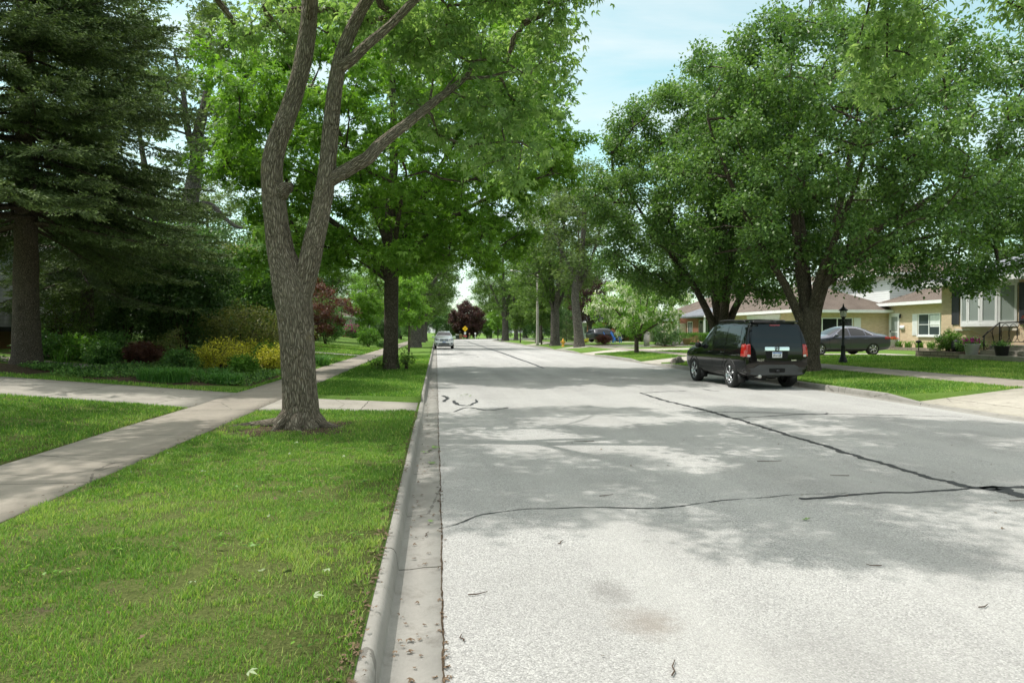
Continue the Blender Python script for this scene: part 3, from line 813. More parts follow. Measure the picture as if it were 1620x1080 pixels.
    # ---- fringe tree in flower
    Lf = [[(0,0,-.05,.17), (0,0,.3,.14), (0,0,.9,.13)], [(0,0,.8,.1), (-.35,0,1.5,.075), (-1.1,-.1,2.4,.05), (-1.9,-.1,3.2,.02)], [(0,0,.8,.1), (.25,0,1.5,.08), (.6,.1,2.6,.06), (.8,.1,3.8,.02)], [(0,0,.9,.08), (.6,-.1,1.4,.06), (1.5,-.2,2.0,.04), (2.3,-.2,2.7,.02)], [(0,0,.9,.08), (-.1,.3,2,.06), (-.3,.5,3.6,.02)], [(0,0,.9,.06), (.1,-.6,1.6,.05), (0,-1.4,2.4,.02)]]
    rng = np.random.default_rng(71)
    cl = auto_clumps(rng, (0.0, 0, 3.0), (3.1, 2.7, 1.75), 44, .62, .3, .6, zmin=1.35)
    root, T, D = make_tree('fringe_tree', G(12.4, 41.5, 0.0), 'small round tree hung with white blossom on the right verge', 'tree', 'pear_bark', 'fringe_leaf', Lf, cl, 11, 54, .17, .26, 72, 'oval', .5, 12, .1, None, twig_r=.007, droop=.3)
    rng = np.random.default_rng(73)
    sel = T[(rng.random(len(T)) < .75) & ((np.hypot(T[:, 0], T[:, 1]) > 1.5) | (T[:, 2] > 3.2))]
    V, F, tone = leaves_at(rng, sel+np.array([0, -.08, -.02]), np.tile([0, 0, -1.0], (len(sel), 1)), 32, .22, .17, 'needle', .38, 1.6, .2, .9)
    link('blossom', np_mesh('blossom', V, F, tone), M['white_bloom'], root)
build_near_trees()

def build_spruce():
    def spruce(loc, label, h, rmax, seed, zlow, lean=0.0, droop=.5, nbr=190, bare=2.6, trunk_r=.30, taper=.85):
        rng = np.random.default_rng(seed)
        root = thing('spruce_tree', loc, label, 'tree')
        mb = MB()
        pts, rr = resample([(0,0,-.15), (0,0,.1), (0,0,.5), (0,0,2), (.02,0,5), (0,0,h*.7), (0,0,h)], [trunk_r*1.65, trunk_r*1.3, trunk_r*1.08, trunk_r*.95, trunk_r*.82, trunk_r*.4, .03], .1)
        mb.tube(pts, rr, 22, True, True, bark_disp(.05, 9, 2, .05))
        P, D, N, L, W, tn = [], [], [], [], [], []
        for i in range(nbr):
            f = (i+rng.random())/nbr
            z = zlow+(h-zlow)*f**1.1
            if z > 15: continue
            a = rng.uniform(0, 2*PI)
            ln = rmax*(1-f)**taper*rng.uniform(.78, 1.08)+.3
            if z < bare+1.2: ln *= rng.uniform(.55, 1.0)
            ca, sa = math.cos(a), math.sin(a)
            # drooping axis that turns up again at the tip
            ax = []
            m = 9
            dr = droop*rng.uniform(.7, 1.3)*(1.15-f)
            for j in range(m+1):
                s = j/m
                rho = ln*s
                zz = z+.25*rho*.3-dr*ln*(s**1.4)*.8+.16*ln*s**4
                side = .05*ln*math.sin(s*3+i)
                ax.append(Vector((ca*rho-sa*side, sa*rho+ca*side, zz)))
            mb.tube(ax, [max(.006, .035*(1-j/m)*ln/3) for j in range(m+1)], 5, False)
            nt = int(ln*13)
            for j in range(nt):
                s = .16+.84*(j+rng.random())/nt
                q = s*m; qi = min(m-1, int(q)); fr = q-qi
                base = ax[qi].lerp(ax[qi+1], fr); tan = (ax[qi+1]-ax[qi]).normalized()
                sidev = Vector((-sa, ca, 0))*(1 if j % 2 else -1)
                tl = (.30+.55*(1-s)**.6*min(1, ln/2.6))*rng.uniform(.65, 1.2)
                dv = (tan*.75+sidev*.85+Vector((0, 0, -.30*rng.random()))).normalized()
                if s > .93: dv = tan; tl *= .7
                # second-order twigs make the spray broad
                tw = [(base, dv, tl)]
                for b2 in range(3):
                    s2 = .3+.2*b2+.1*rng.random()
                    d2 = (dv*.8+(tan if b2 % 2 else sidev)*.6+Vector((0, 0, -.25*rng.random()))).normalized()
                    tw.append((base+dv*tl*s2, d2, tl*.5*rng.uniform(.7, 1.2)))
                shade = rng.uniform(-.14, .14)
                for bp, dd, l in tw:
                    nn = max(3, int(l/.032))
                    tip = np.linspace(.05, 1, nn)
                    p = np.array(bp)+np.array(dd)*(tip*l)[:, None]
                    p[:, 2] -= .10*l*tip**2
                    rnd = rng.normal(size=(nn, 3))
                    d = np.array(dd)*.95+rnd*.42+np.array([0, 0, .10])
                    P.append(p); D.append(d); N.append(rng.normal(size=(nn, 3))*.8+np.array([0, 0, .9]))
                    L.append(rng.uniform(.07, .12, nn)); W.append(rng.uniform(.026, .044, nn))
                    tn.append(np.clip(.25+shade+.5*tip**2*s+rng.normal(size=nn)*.12, 0, 1))
        mb.obj('trunk', M['spruce_bark'], root, uv=True)
        V, F, _ = leaf_geo(np.concatenate(P), np.concatenate(D), np.concatenate(N), np.concatenate(L), np.concatenate(W), 'needle')
        link('crown', np_mesh('crown', V, F, np.concatenate(tn)), M['spruce_needle'], root)
        return root
    spruce((-10.85, 19.45, .65), 'large blue-green spruce with drooping sprays at the left edge', 19, 5.0, 81, 3.7, nbr=340, taper=.85)
    spruce((-12.6, 26.3, .79), 'darker spruce behind the large one, its boughs over the garden shrubs', 17, 5.0, 83, 2.3, nbr=150, trunk_r=.22, taper=1.2)
build_spruce()
# ------------------------------------------------------------------ terrain, road, kerbs, paving
ROAD_R = 10.10
CX, CY, RI = 41.0, 125.0, 30.5          # the bend at the far end of the street
def road_stations():
    """(left edge point, right edge point, outward-left normal)"""
    st = []
    ys = list(np.arange(-14, 12.2, 1.0))+[12.2, 12.5, 13.6, 14.9, 15.2]+list(np.arange(16, 44, 2.0))+[44.6, 45, 47, 49, 49.4]+list(np.arange(52, 126, 4.0))
    for y in ys: st.append(((0.0, y), (ROAD_R, y), (-1.0, 0.0), y))
    for k in range(1, 25):
        a = PI-k*(PI/2)/24
        ro = CX; ri = CX-ROAD_R
        st.append(((CX+ro*math.cos(a), CY+ro*math.sin(a)), (CX+ri*math.cos(a), CY+ri*math.sin(a)), (math.cos(a), math.sin(a)), 200+k))
    st.append(((CX+160, CY+CX), (CX+160, CY+CX-ROAD_R), (0, 1), 300))
    return st

APR_L = [(12.3, 15.0)]
APR_R = [(8.0, 14.0), (31.2, 34.6), (44.8, 49.2), (58, 61.5), (78, 82)]
def in_iv(y, iv, pad=0.0): return any(a-pad <= y <= b+pad for a, b in iv)

def build_ground():
    # terrain sheet
    xs = [-900,-400,-200,-120,-80,-50,-35,-25,-20,-17,-15,-14.1,-13,-11,-9,-7.5,-6,-5.2,-4.65,-4.6,-3.3,-3.2,-2.2,-1.2,-.6,-.375,-.365,2,6,10.5,10.51,10.9,11.6,12.4,13.15,13.2,14.6,14.7,15.5,17,18.5,20,22,25,30,40,60,100,180,400,900]
    ys = [-60,-30,-14]+list(np.arange(-12, 8, 1.0))+[8.0, 8.02]+list(np.arange(9, 12.1, 1))+[12.28,12.32,13,13.98,14.02,14.98,15.02]+list(np.arange(16, 31, 1.0))+[31.18,31.22,32,33,34,34.58,34.62]+list(np.arange(35.5, 44.6, 1))+[44.78,44.82,46,48,49.18,49.22]+list(np.arange(51, 108, 3.0))+[108,112,116,120,124,130,150,200,300,500,900,2000]
    V = []
    for y in ys:
        for x in xs:
            z = zterr(x, y)
            if -.37 < x < 10.505: z = -.2 if y < 122 else -.06
            if y < 108:
                if -3.3 < x <= -.37 and in_iv(y, APR_L): z = min(z, .02)
                if 10.505 <= x < 13.2 and in_iv(y, APR_R): z = .02+.2*(x-10.5)/2.7
                if x < -40: z = .91+.02*vnoise(x, y, .05, 3)
            V.append((x, y, float(z)))
    nx, ny = len(xs), len(ys)
    F = [(j*nx+i, j*nx+i+1, (j+1)*nx+i+1, (j+1)*nx+i) for j in range(ny-1) for i in range(nx-1)]
    me = np_mesh('ground', V, F)
    tag(link('ground', me, M['lawn']), kind='structure')

    st = road_stations()
    V, F = [], []
    for l, r, n, y in st:
        for k in range(9):
            f = k/8
            V.append((l[0]+(r[0]-l[0])*f, l[1]+(r[1]-l[1])*f, 0.004+0.0*f))
    for j in range(len(st)-1):
        for k in range(8): F.append((j*9+k, j*9+k+1, (j+1)*9+k+1, (j+1)*9+k))
    tag(link('road', np_mesh('road', V, F), M['road']), kind='structure')

    def kerb(side, iv, name):
        V, F = [], []
        prof = [(-.02, -.03, 0), (0, .006, 0), (.14, .0, 0), (.283, -.008, 0), (.289, .02, 1), (.300, .10, 1), (.316, .130, 1), (.336, .141, 1), (.372, .143, 1), (.386, .135, 1), (.39, -.22, 0)]
        np_ = len(prof)
        for l, r, n, y in st:
            e = l if side == 'L' else r
            nn = n if side == 'L' else (-n[0], -n[1])
            low = 1.0
            if y < 130:
                for a, b in iv:
                    d = max(a-y, y-b)
                    low = min(low, min(1, max(0.22, .22+d/1.0)))
            for o, z, f in prof:
                V.append((e[0]+nn[0]*o, e[1]+nn[1]*o, z*low if f else z))
        for j in range(len(st)-1):
            for k in range(np_-1):
                q = (j*np_+k, j*np_+k+1, (j+1)*np_+k+1, (j+1)*np_+k)
                F.append(q if side == 'R' else q[::-1])
        tag(link(name, np_mesh(name, V, F, smooth=False), M['kerb']), kind='structure')
    kerb('L', APR_L, 'kerb'); kerb('R', APR_R, 'kerb')

    def slab(name, rows, m, nsub=6, lift=.012, apron=None, depth=.05):
        """rows: list of ((x0,y0),(x1,y1)); a paved strip that follows the ground"""
        V, F = [], []
        for a, b in rows:
            for k in range(nsub+1):
                f = k/nsub
                x, y = a[0]+(b[0]-a[0])*f, a[1]+(b[1]-a[1])*f
                z = apron(x, y) if apron else zterr(x, y)+lift
                V.append((x, y, z))
        n = nsub+1
        for j in range(len(rows)-1):
            for k in range(nsub): F.append((j*n+k, j*n+k+1, (j+1)*n+k+1, (j+1)*n+k))
        b0 = len(V)
        loop = [k for k in range(n)]+[j*n+nsub for j in range(1, len(rows))]+[(len(rows)-1)*n+k for k in range(nsub-1, -1, -1)]+[j*n for j in range(len(rows)-2, 0, -1)]
        for i in loop: V.append((V[i][0], V[i][1], V[i][2]-depth))
        for i in range(len(loop)):
            i2 = (i+1) % len(loop)
            F.append((loop[i2], loop[i], b0+i, b0+i2))
        return tag(link(name, np_mesh(name, V, F), M[m]), kind='structure')
    Yl = lambda a, b, s: list(np.arange(a, b, s))+[b]
    rag = lambda y: .05*(vnoise(y, 1.0, 1.1, 9)-.5)
    slab('sidewalk', [((-4.6+rag(y), y), (-3.25+rag(y+50), y)) for y in Yl(-12, 120, .75)], 'sidewalk', 4, .014)
    slab('sidewalk', [((13.2, y), (14.6, y)) for y in Yl(-12, 108, 1.5)], 'sidewalk', 4, .014)
    # left drive: apron, then the drive up to the house
    def apl(x, y): return .03+(.168-.03)*min(1, max(0, (-.43-x)/2.8))
    slab('driveway', [((-.43-2.81*f, 12.3+.55*f), (-.43-2.81*f, 15.0+.9*f)) for f in [i/8 for i in range(9)]], 'driveway', 6, .012, apl)
    slab('driveway', [((-4.62-14*f, 13.3+.5*f), (-4.62-14*f, 16.35+.3*f)) for f in [i/24 for i in range(25)]], 'driveway', 6, .012)
    def apr(x, y): return .03+(.3+.016-.03)*min(1, max(0, (x-10.53)/2.66))
    for (a, b), m in zip(APR_R, ['pale_drive', 'pale_drive', 'pale_drive', 'pale_drive', 'pale_drive']):
        slab('driveway', [((10.53+2.66*f, a-.5*(1-f)), (10.53+2.66*f, b+.5*(1-f))) for f in [i/8 for i in range(9)]], m, 4, .012, apr)
        slab('driveway', [((14.62+9.5*f, a), (14.62+9.5*f, b)) for f in [i/16 for i in range(17)]], m, 4, .016)
    # garden walk on the left, under the spruce
    slab('path', [((-7.9-.5*i, 19.2+.18*i+.25*math.sin(i*.5)), (-7.9-.5*i, 20.3+.2*i+.25*math.sin(i*.5))) for i in range(13)], 'sidewalk', 3, .02)
    slab('path', [((-4.62-i, 41.0), (-4.62-i, 42.3)) for i in range(9)], 'pale_drive', 3, .02)
    slab('path', [((14.62+.8*i, 53+.3*i), (14.62+.8*i, 54.6+.3*i)) for i in range(10)], 'pale_drive', 3, .02)
    # planting beds
    def bed(pts, seed, lift=.02):
        n = len(pts); c = np.mean(np.array(pts), 0)
        V = [(c[0], c[1], zterr(*c)+lift+.07)]; F = []
        rg = 48
        P = []
        for k in range(rg):
            f = k/rg*n; i = int(f); t = f-i
            a, b = pts[i], pts[(i+1) % n]
            P.append((a[0]+(b[0]-a[0])*t, a[1]+(b[1]-a[1])*t))
        rings = 6
        for r in range(1, rings+1):
            s = r/rings
            for k, p in enumerate(P):
                w = 1+.05*(vnoise(k*.7, seed, 1.0, 4)-.5) if r == rings else 1
                x, y = c[0]+(p[0]-c[0])*s*w, c[1]+(p[1]-c[1])*s*w
                V.append((x, y, zterr(x, y)+(lift+.05*(1-s)+.05*vnoise(x, y, 2.5, seed)*(1-s**4) if r < rings else -.012)))
        for k in range(rg): F.append((0, 1+k, 1+(k+1) % rg))
        T3 = F; F4 = []
        for r in range(rings-1):
            for k in range(rg): F4.append((1+r*rg+k, 1+(r+1)*rg+k, 1+(r+1)*rg+(k+1) % rg, 1+r*rg+(k+1) % rg))
        tag(link('flower_bed', np_mesh('flower_bed', V, [T3, F4]), M['soil']), kind='structure')
    bed([(-4.75, 18.3), (-6.2, 17.1), (-8.4, 17.0), (-9.3, 18.8), (-8.3, 20.8), (-8.6, 24), (-8.5, 30), (-4.8, 30.5)], 3)
    bed([(-9.6, 17.3), (-13.5, 17.2), (-14, 20.3), (-9.6, 19.2)], 5)
    bed([(-9.2, 21.6), (-14, 23.5), (-15, 33), (-9, 34)], 6)
    bed([(14.9, 62.5), (17.2, 62.3), (17.3, 65), (15, 65)], 7)
    bed([(17.0, 52.5), (19.6, 52.3), (19.8, 54.4), (17.2, 54.4)], 8)
    # thatch and soil that show between the blades of the near lawns
    slab('verge', [((-.384, y), (-3.24, y)) for y in Yl(-10, 12.2, 1.0)], 'thatch', 4, .004, None, .02)
    slab('verge', [((-4.6, y), (-12, y)) for y in Yl(-8, 13.2, 1.2)], 'thatch', 8, .004, None, .02)
    # bare soil round the trunk of the near maple
    V, F = [(-2.05, 10.4, .163)], []
    for k in range(36):
        a = 2*PI*k/36; r = .62+.5*vnoise(math.cos(a)*2, math.sin(a)*2, 1.3, 12)+.35*max(0, math.cos(a-2.8))**2
        V.append((-2.05+math.cos(a)*r, 10.3+math.sin(a)*r*.8, .158))
    for k in range(36): F.append((0, 1+k, 1+(k+1) % 36))
    tag(link('bare_soil', np_mesh('bare_soil', V, F), M['soil']), kind='structure')

    # bitumen crack sealing on the road
    def ribbon(pts, w, seed, rough=.55, wander=.03, m='tar'):
        rng = np.random.default_rng(seed)
        P, Wd = resample([(x, y, 0) for x, y in pts], w if isinstance(w, list) else [w]*len(pts), .045)
        V, F = [], []
        for i, p in enumerate(P):
            d = P[min(i+1, len(P)-1)]-P[max(i-1, 0)]; d = d/np.linalg.norm(d); nrm = np.array([-d[1], d[0], 0])
            wig = wander*(vnoise(i*.2, seed, 1, 7)-.5)*2
            a, b = Wd[i]*(.5+rough*(rng.random()-.5)), Wd[i]*(.5+rough*(rng.random()-.5))
            V.append(tuple(p+nrm*(a+wig)+np.array([0, 0, .009]))); V.append(tuple(p-nrm*(b-wig)+np.array([0, 0, .009])))
        for i in range(len(P)-1): F.append((2*i, 2*i+1, 2*i+3, 2*i+2))
        tag(link('crack_seal', np_mesh('crack_seal', V, F), M[m]), kind='structure')
    g = lambda x, y: tuple(at(x, y, CAM_H*FPX/(y-HOR)))[:2]
    ribbon([g(1012,622), g(1050,634), g(1120,651), g(1200,675), g(1290,703), g(1380,731), g(1460,755), g(1500,763), g(1530,771), g(1560,773), g(1620,771)], [.05,.09,.10,.085,.08,.085,.08,.085,.10,.06,.10], 1)
    ribbon([g(1012,622), g(1045,620), g(1085,619)], .05, 2)
    ribbon([g(1262,791), g(1330,785), g(1400,781), g(1480,778), g(1535,773)], [.07,.045,.035,.04,.04], 3)
    ribbon([g(1556,776), g(1572,774), g(1600,782), g(1660,799)], [.10,.22,.12,.09], 4)
    ribbon([g(690,839), g(760,816), g(830,808), g(940,805), g(1010,806), g(1060,805), g(1130,795), g(1250,785), g(1340,781)], [.010,.014,.012,.016,.020,.018,.014,.010,.006], 5, .9)
    ribbon([(4.6, 29.2), (4.7, 34), (4.75, 40), (4.9, 52), (4.95, 70), (5.1, 95), (5.1, 125)], [.10,.13,.15,.17,.18,.2,.2], 6)
    ribbon([g(1100,652), g(1200,653), g(1290,656), g(1310,654)], [.03,.05,.05,.03], 7)
    ribbon([g(1160,662), g(1280,656), g(1400,657), g(1520,660)], [.03,.04,.03,.02], 8)
    ribbon([g(716,634), g(722,640), g(738,642), g(750,637), g(752,632)], [.05,.09,.07,.06,.03], 9)
    ribbon([g(714,652), g(740,645), g(770,650), g(800,645)], [.03,.05,.05,.05], 10)
    ribbon([g(699,626), g(704,630), g(701,636)], .08, 11)
    rng = np.random.default_rng(15)
    for k in range(10):
        x, y = rng.uniform(.15, 2.2), rng.uniform(42, 52)
        ribbon([(x, y), (x+.25+rng.random()*.5, y+rng.uniform(-.6, .6)), (x+.5+rng.random()*.7, y+rng.uniform(-.8, .8))], .10, 20+k)
    for k in range(5):
        x, y = rng.uniform(.4, 3.2), rng.uniform(27, 36)
        ribbon([(x, y), (x+.15, y+.15), (x+.4, y-.1)], .05, 40+k)
    ribbon([(.002+.003*math.sin(k*1.7), -2+k*2.0) for k in range(30)], [float(.003+.007*vnoise(k*.37, 3, 1, 5)) for k in range(30)], 60, .9, .006, 'soil')
    ribbon([g(1110,616), g(1122,618), g(1136,619)], .05, 50)
build_ground()

def build_grass():
    rng = np.random.default_rng(99)
    beds = lambda x, y: ((x < -4.75) & (x > -9.3) & (y > 17.2) & (y < 30.3)) | ((x < -9.3) & (x > -14.5) & (y > 17.3) & (y < 34))
    paths = lambda x, y: ((x < -7.7) & (x > -14.5) & (np.abs(y-19.75-(-7.9-x)*.38) < .75)) | ((x < -4.6) & (x > -13) & (np.abs(y-41.65) < .7)) | ((x > 14.5) & (x < 22) & (np.abs(y-53.8-(x-14.6)*.375) < .85))
    def ok(x, y):
        m = np.ones(len(x), bool)
        e = .035*(vnoise(x, y, 2.2, 31)-.5)
        m &= ~((x > -.395+e*.6) & (x < 10.54))
        m &= ~((x > -4.63+e) & (x < -3.22+e)); m &= ~((x > 13.17+e) & (x < 14.63+e))
        f = np.clip((-.43-x)/2.81, 0, 1)
        m &= ~((x > -3.3) & (x < 0) & (y > 12.3+.55*f+e) & (y < 15.0+.9*f+e))
        f2 = np.clip((-4.62-x)/14, 0, 1)
        m &= ~((x < -4.5) & (x > -18.6) & (y > 13.3+.5*f2+e) & (y < 16.35+.3*f2+e))
        for a, b in APR_R:
            fl = .5*(1-np.clip((x-10.53)/2.66, 0, 1))
            m &= ~((x > 10.4) & (x < 24.2) & (y > a-fl) & (y < b+fl))
        m &= ~beds(x, y) & ~paths(x, y)
        for tx, ty, r in ((-2.05, 10.4, .40), (-1.75, 26.2, .36), (12.5, 21.9, .55), (12, 28, .5)):
            m &= (x-tx)**2+(y-ty)**2 > r*r
        # thin round the near trunk, thin worn spots
        d = np.hypot(x+2.05, (y-10.3)*1.2)
        m &= ~((d < 1.25) & (rng.random(len(x)) < np.clip(1.5-d*1.0, 0, .92)) & (vnoise(x, y, 2.4, 5) > .32))
        worn = vnoise(x, y, 1.3, 77)*.35+vnoise(x, y, 3.1, 78)*.35+vnoise(x, y, 8.3, 79)*.3
        m &= ~((worn > .545) & (rng.random(len(x)) < np.clip((worn-.56)*5, 0, .85)) & (y < 14))
        m &= ~((vnoise(x, y, 7, 91) > .64) & (rng.random(len(x)) < .75) & (y < 9))
        m &= ~((x > 19.7) & (y < 29)) & ~((x > 20) & (y > 29))
        return m
    V, F5, T = [], [], []
    zt = np.vectorize(zterr)
    def patch(x0, x1, y0, y1, dens, h, w):
        n = int((x1-x0)*(y1-y0)*dens)
        x = rng.uniform(x0, x1, n); y = rng.uniform(y0, y1, n)
        px = x*math.cos(YAW)-y*math.sin(YAW); pz = x*math.sin(YAW)+y*math.cos(YAW)
        k = ok(x, y) & (pz > 1.2) & (np.abs(px) < pz*.80+.4)
        x, y = x[k], y[k]; n = len(x)
        if not n: return
        z = zt(x, y)-.006
        big = vnoise(x, y, .9, 41); clump = vnoise(x, y, 5, 42)
        hh = h*rng.uniform(.55, 1.25, n)*(.75+.5*clump)
        a = rng.uniform(0, 2*PI, n); lean = rng.uniform(.15, .9, n)*hh
        la = a+PI/2+rng.uniform(-.6, .6, n)
        ww = w*rng.uniform(.7, 1.3, n)
        cx, sx = np.cos(a), np.sin(a); lx, ly = np.cos(la)*lean, np.sin(la)*lean
        v = np.empty((n, 5, 3))
        v[:, 0] = np.stack([x-cx*ww*.5, y-sx*ww*.5, z], 1); v[:, 1] = np.stack([x+cx*ww*.5, y+sx*ww*.5, z], 1)
        v[:, 2] = np.stack([x+cx*ww*.38+lx*.35, y+sx*ww*.38+ly*.35, z+hh*.6], 1); v[:, 3] = np.stack([x-cx*ww*.38+lx*.35, y-sx*ww*.38+ly*.35, z+hh*.6], 1)
        v[:, 4] = np.stack([x+lx, y+ly, z+hh*.95], 1)
        tone = np.clip(.02+.85*(vnoise(x, y, .45, 43)*.5+big*.5)+.2*(clump-.5)+rng.normal(size=n)*.17, 0, 1)
        dry = rng.random(n) < .05
        tone[dry] = 1.0
        V.append(v); T.append(tone)
    patch(-3.3, -.36, 1.6, 3.6, 10500, .036, .0045)
    patch(-3.3, -.36, 3.6, 6.0, 8500, .038, .0055)
    patch(-3.3, -.36, 6.0, 9.0, 5600, .040, .0075)
    patch(-3.3, -.36, 9.0, 12.6, 2600, .050, .009)
    patch(-9.5, -4.6, 5.0, 9.0, 3400, .042, .009)
    patch(-11, -4.6, 9.0, 14.0, 2000, .052, .011)
    patch(-3.3, -.36, 14.9, 22.0, 1300, .060, .013)
    patch(-3.3, -.36, 22.0, 42.0, 420, .066, .022)
    patch(-16, -4.6, 16.3, 22, 520, .060, .016)
    patch(-10, -4.6, 30, 60, 110, .075, .04)
    patch(10.45, 13.2, 13.2, 24, 1100, .055, .013)
    patch(10.5, 13.2, 24, 45, 420, .062, .022)
    patch(14.6, 20, 13.8, 27, 520, .056, .016)
    patch(14.6, 20, 27, 50, 150, .066, .032)
    v = np.concatenate(V).reshape(-1, 3); tone = np.concatenate(T); n = len(tone)
    b = (np.arange(n)*5)[:, None]
    F4 = b+np.array([[0, 1, 2, 3]]); F3 = b+np.array([[3, 2, 4]])
    tag(link('grass', np_mesh('grass', v, [F4, F3], np.concatenate([tone, tone])), M['grass_blade']), 'green mown grass blades on the verges and front lawns', kind='stuff')

    # fallen leaves and twigs
    def litter(name, m, spots, size, label, flat=.25):
        P = np.array([s for s in spots], float); k = len(P)
        D = np.stack([rng.normal(size=k), rng.normal(size=k), rng.normal(size=k)*.15], 1)
        N = np.stack([rng.normal(size=k)*flat, rng.normal(size=k)*flat, np.ones(k)], 1)
        L = size*rng.uniform(.5, 1.3, k)
        v, f, q = leaf_geo(P, D, N, L, L*.6, 'maple')
        v[:, 2] = np.maximum(v[:, 2], np.repeat(np.tile(P[:, 2], q), 4)-.004)
        tag(link(name, np_mesh(name, v, f, np.tile(rng.random(k), q)), M[m]), label, kind='stuff')
    gut = []
    for _ in range(900):
        y = 2.5+55*rng.random()**1.7; c = vnoise(y, 3, .9, 55)
        if rng.random() > c*1.3: continue
        gut.append((-.05-.2*rng.random()**.5 if rng.random() < .55 else rng.normal()*.02+.0, y, .012))
    for _ in range(600): gut.append((-.41+rng.normal()*.035, rng.uniform(2.2, 12.2), .165))
    for _ in range(110): gut.append((rng.uniform(.2, 9.5), 3+40*rng.random()**1.4, .013))
    for _ in range(110): gut.append((-3.28+rng.normal()*.03 if rng.random() < .5 else -4.62+rng.normal()*.03, rng.uniform(5, 14), .185))
    for _ in range(120): gut.append((10.1+rng.uniform(.05, .26), rng.uniform(14, 60), .012))
    for _ in range(60):
        a = rng.uniform(0, 2*PI); r = rng.uniform(.5, 1.0); gut.append((12.5+math.cos(a)*r, 21.9+math.sin(a)*r, .30))
    litter('fallen_leaves', 'dry_leaf', gut, .030, 'dry brown leaf litter along the kerb and on the road')
    lw = []
    for _ in range(70):
        x, y = rng.uniform(-3.1, -.6), rng.uniform(2.4, 12)
        lw.append((x, y, .205))
    for _ in range(22): lw.append((rng.uniform(-3.1, -.6), rng.uniform(2.4, 11), .205))
    litter('dropped_leaves', 'pale_leaf', lw[:26], .05, 'pale upturned leaves dropped on the near grass', .5)
    litter('dropped_leaves', 'dry_leaf', lw[26:60], .04, 'brown dry leaves dropped on the near grass', .5)
    litter('dropped_leaves', 'fresh_leaf', [(-.1, 5.6, .02), (.6, 16.6, .03), (.75, 16.4, .03), (.68, 16.8, .03), (-.12, 8.1, .02), (-.15, 9.0, .02), (-.1, 9.2, .02), (-.18, 8.9, .02), (3.0, 5.3, .02)], .11, 'green leaves blown down into the gutter and road', .4)
    # broad-leaved weeds and clover in the near lawns
    P = []
    for _ in range(260):
        x, y = (rng.uniform(-3.15, -.45), rng.uniform(2.2, 11.8)) if rng.random() < .72 else (rng.uniform(-8, -4.8), rng.uniform(7, 13))
        if vnoise(x, y, 1.1, 64) < .5: continue
        for _k in range(rng.integers(5, 13)):
            P.append((x+rng.normal()*.035, y+rng.normal()*.035, zterr(x, y)+.03+.012*rng.random()))
    P = np.array(P); k = len(P)
    v, f, q = leaf_geo(P, np.stack([rng.normal(size=k), rng.normal(size=k), .25*np.ones(k)], 1), np.stack([rng.normal(size=k)*.3, rng.normal(size=k)*.3, np.ones(k)], 1), rng.uniform(.02, .05, k), rng.uniform(.012, .026, k), 'oval')
    tag(link('lawn_weeds', np_mesh('lawn_weeds', v, f, rng.random(k)), M['hedge_leaf']), 'small broad leaved weeds and clover in the near lawns', kind='stuff')
    mb = MB()
    for x, y, a, l in ((1.02, 2.95, 1.2, .16), (.15, 4.0, .4, .12), (2.9, 4.2, 2.6, .1), (.85, 4.9, 1.1, .11), (5.2, 5.7, .2, .25), (4.4, 6.9, 2.8, .2), (1.5, 6.3, .4, .15), (3.8, 7.8, 0, .3), (2.2, 9.5, 2.9, .3), (.1, 3.4, 1.7, .09), (3.0, 3.5, .5, .09), (-.12, 5.2, 1.4, .12)):
        pts = [(x+math.cos(a)*l*t+.01*math.sin(t*7), y+math.sin(a)*l*t+.012*math.cos(t*5), .014) for t in (0, .35, .7, 1)]
        mb.tube(pts, [.004, .004, .003, .002], 5)
    tag(mb.obj('fallen_twigs', M['twig_wood']), 'small dead twigs scattered on the road', kind='stuff')
build_grass()
# ------------------------------------------------------------------ vehicles
def rpoly(pts, r=.04, n=4):
    """round the corners of a 2-D polygon"""
    out = []; k = len(pts)
    for i in range(k):
        p = Vector(pts[i]); a = Vector(pts[i-1]); b = Vector(pts[(i+1) % k])
        da, db = (a-p), (b-p)
        q = min(r, da.length*.45, db.length*.45)
        s, e = p+da.normalized()*q, p+db.normalized()*q
        for j in range(n+1):
            t = j/n
            out.append(tuple(s*(1-t)**2+p*2*t*(1-t)+e*t*t))
    return out

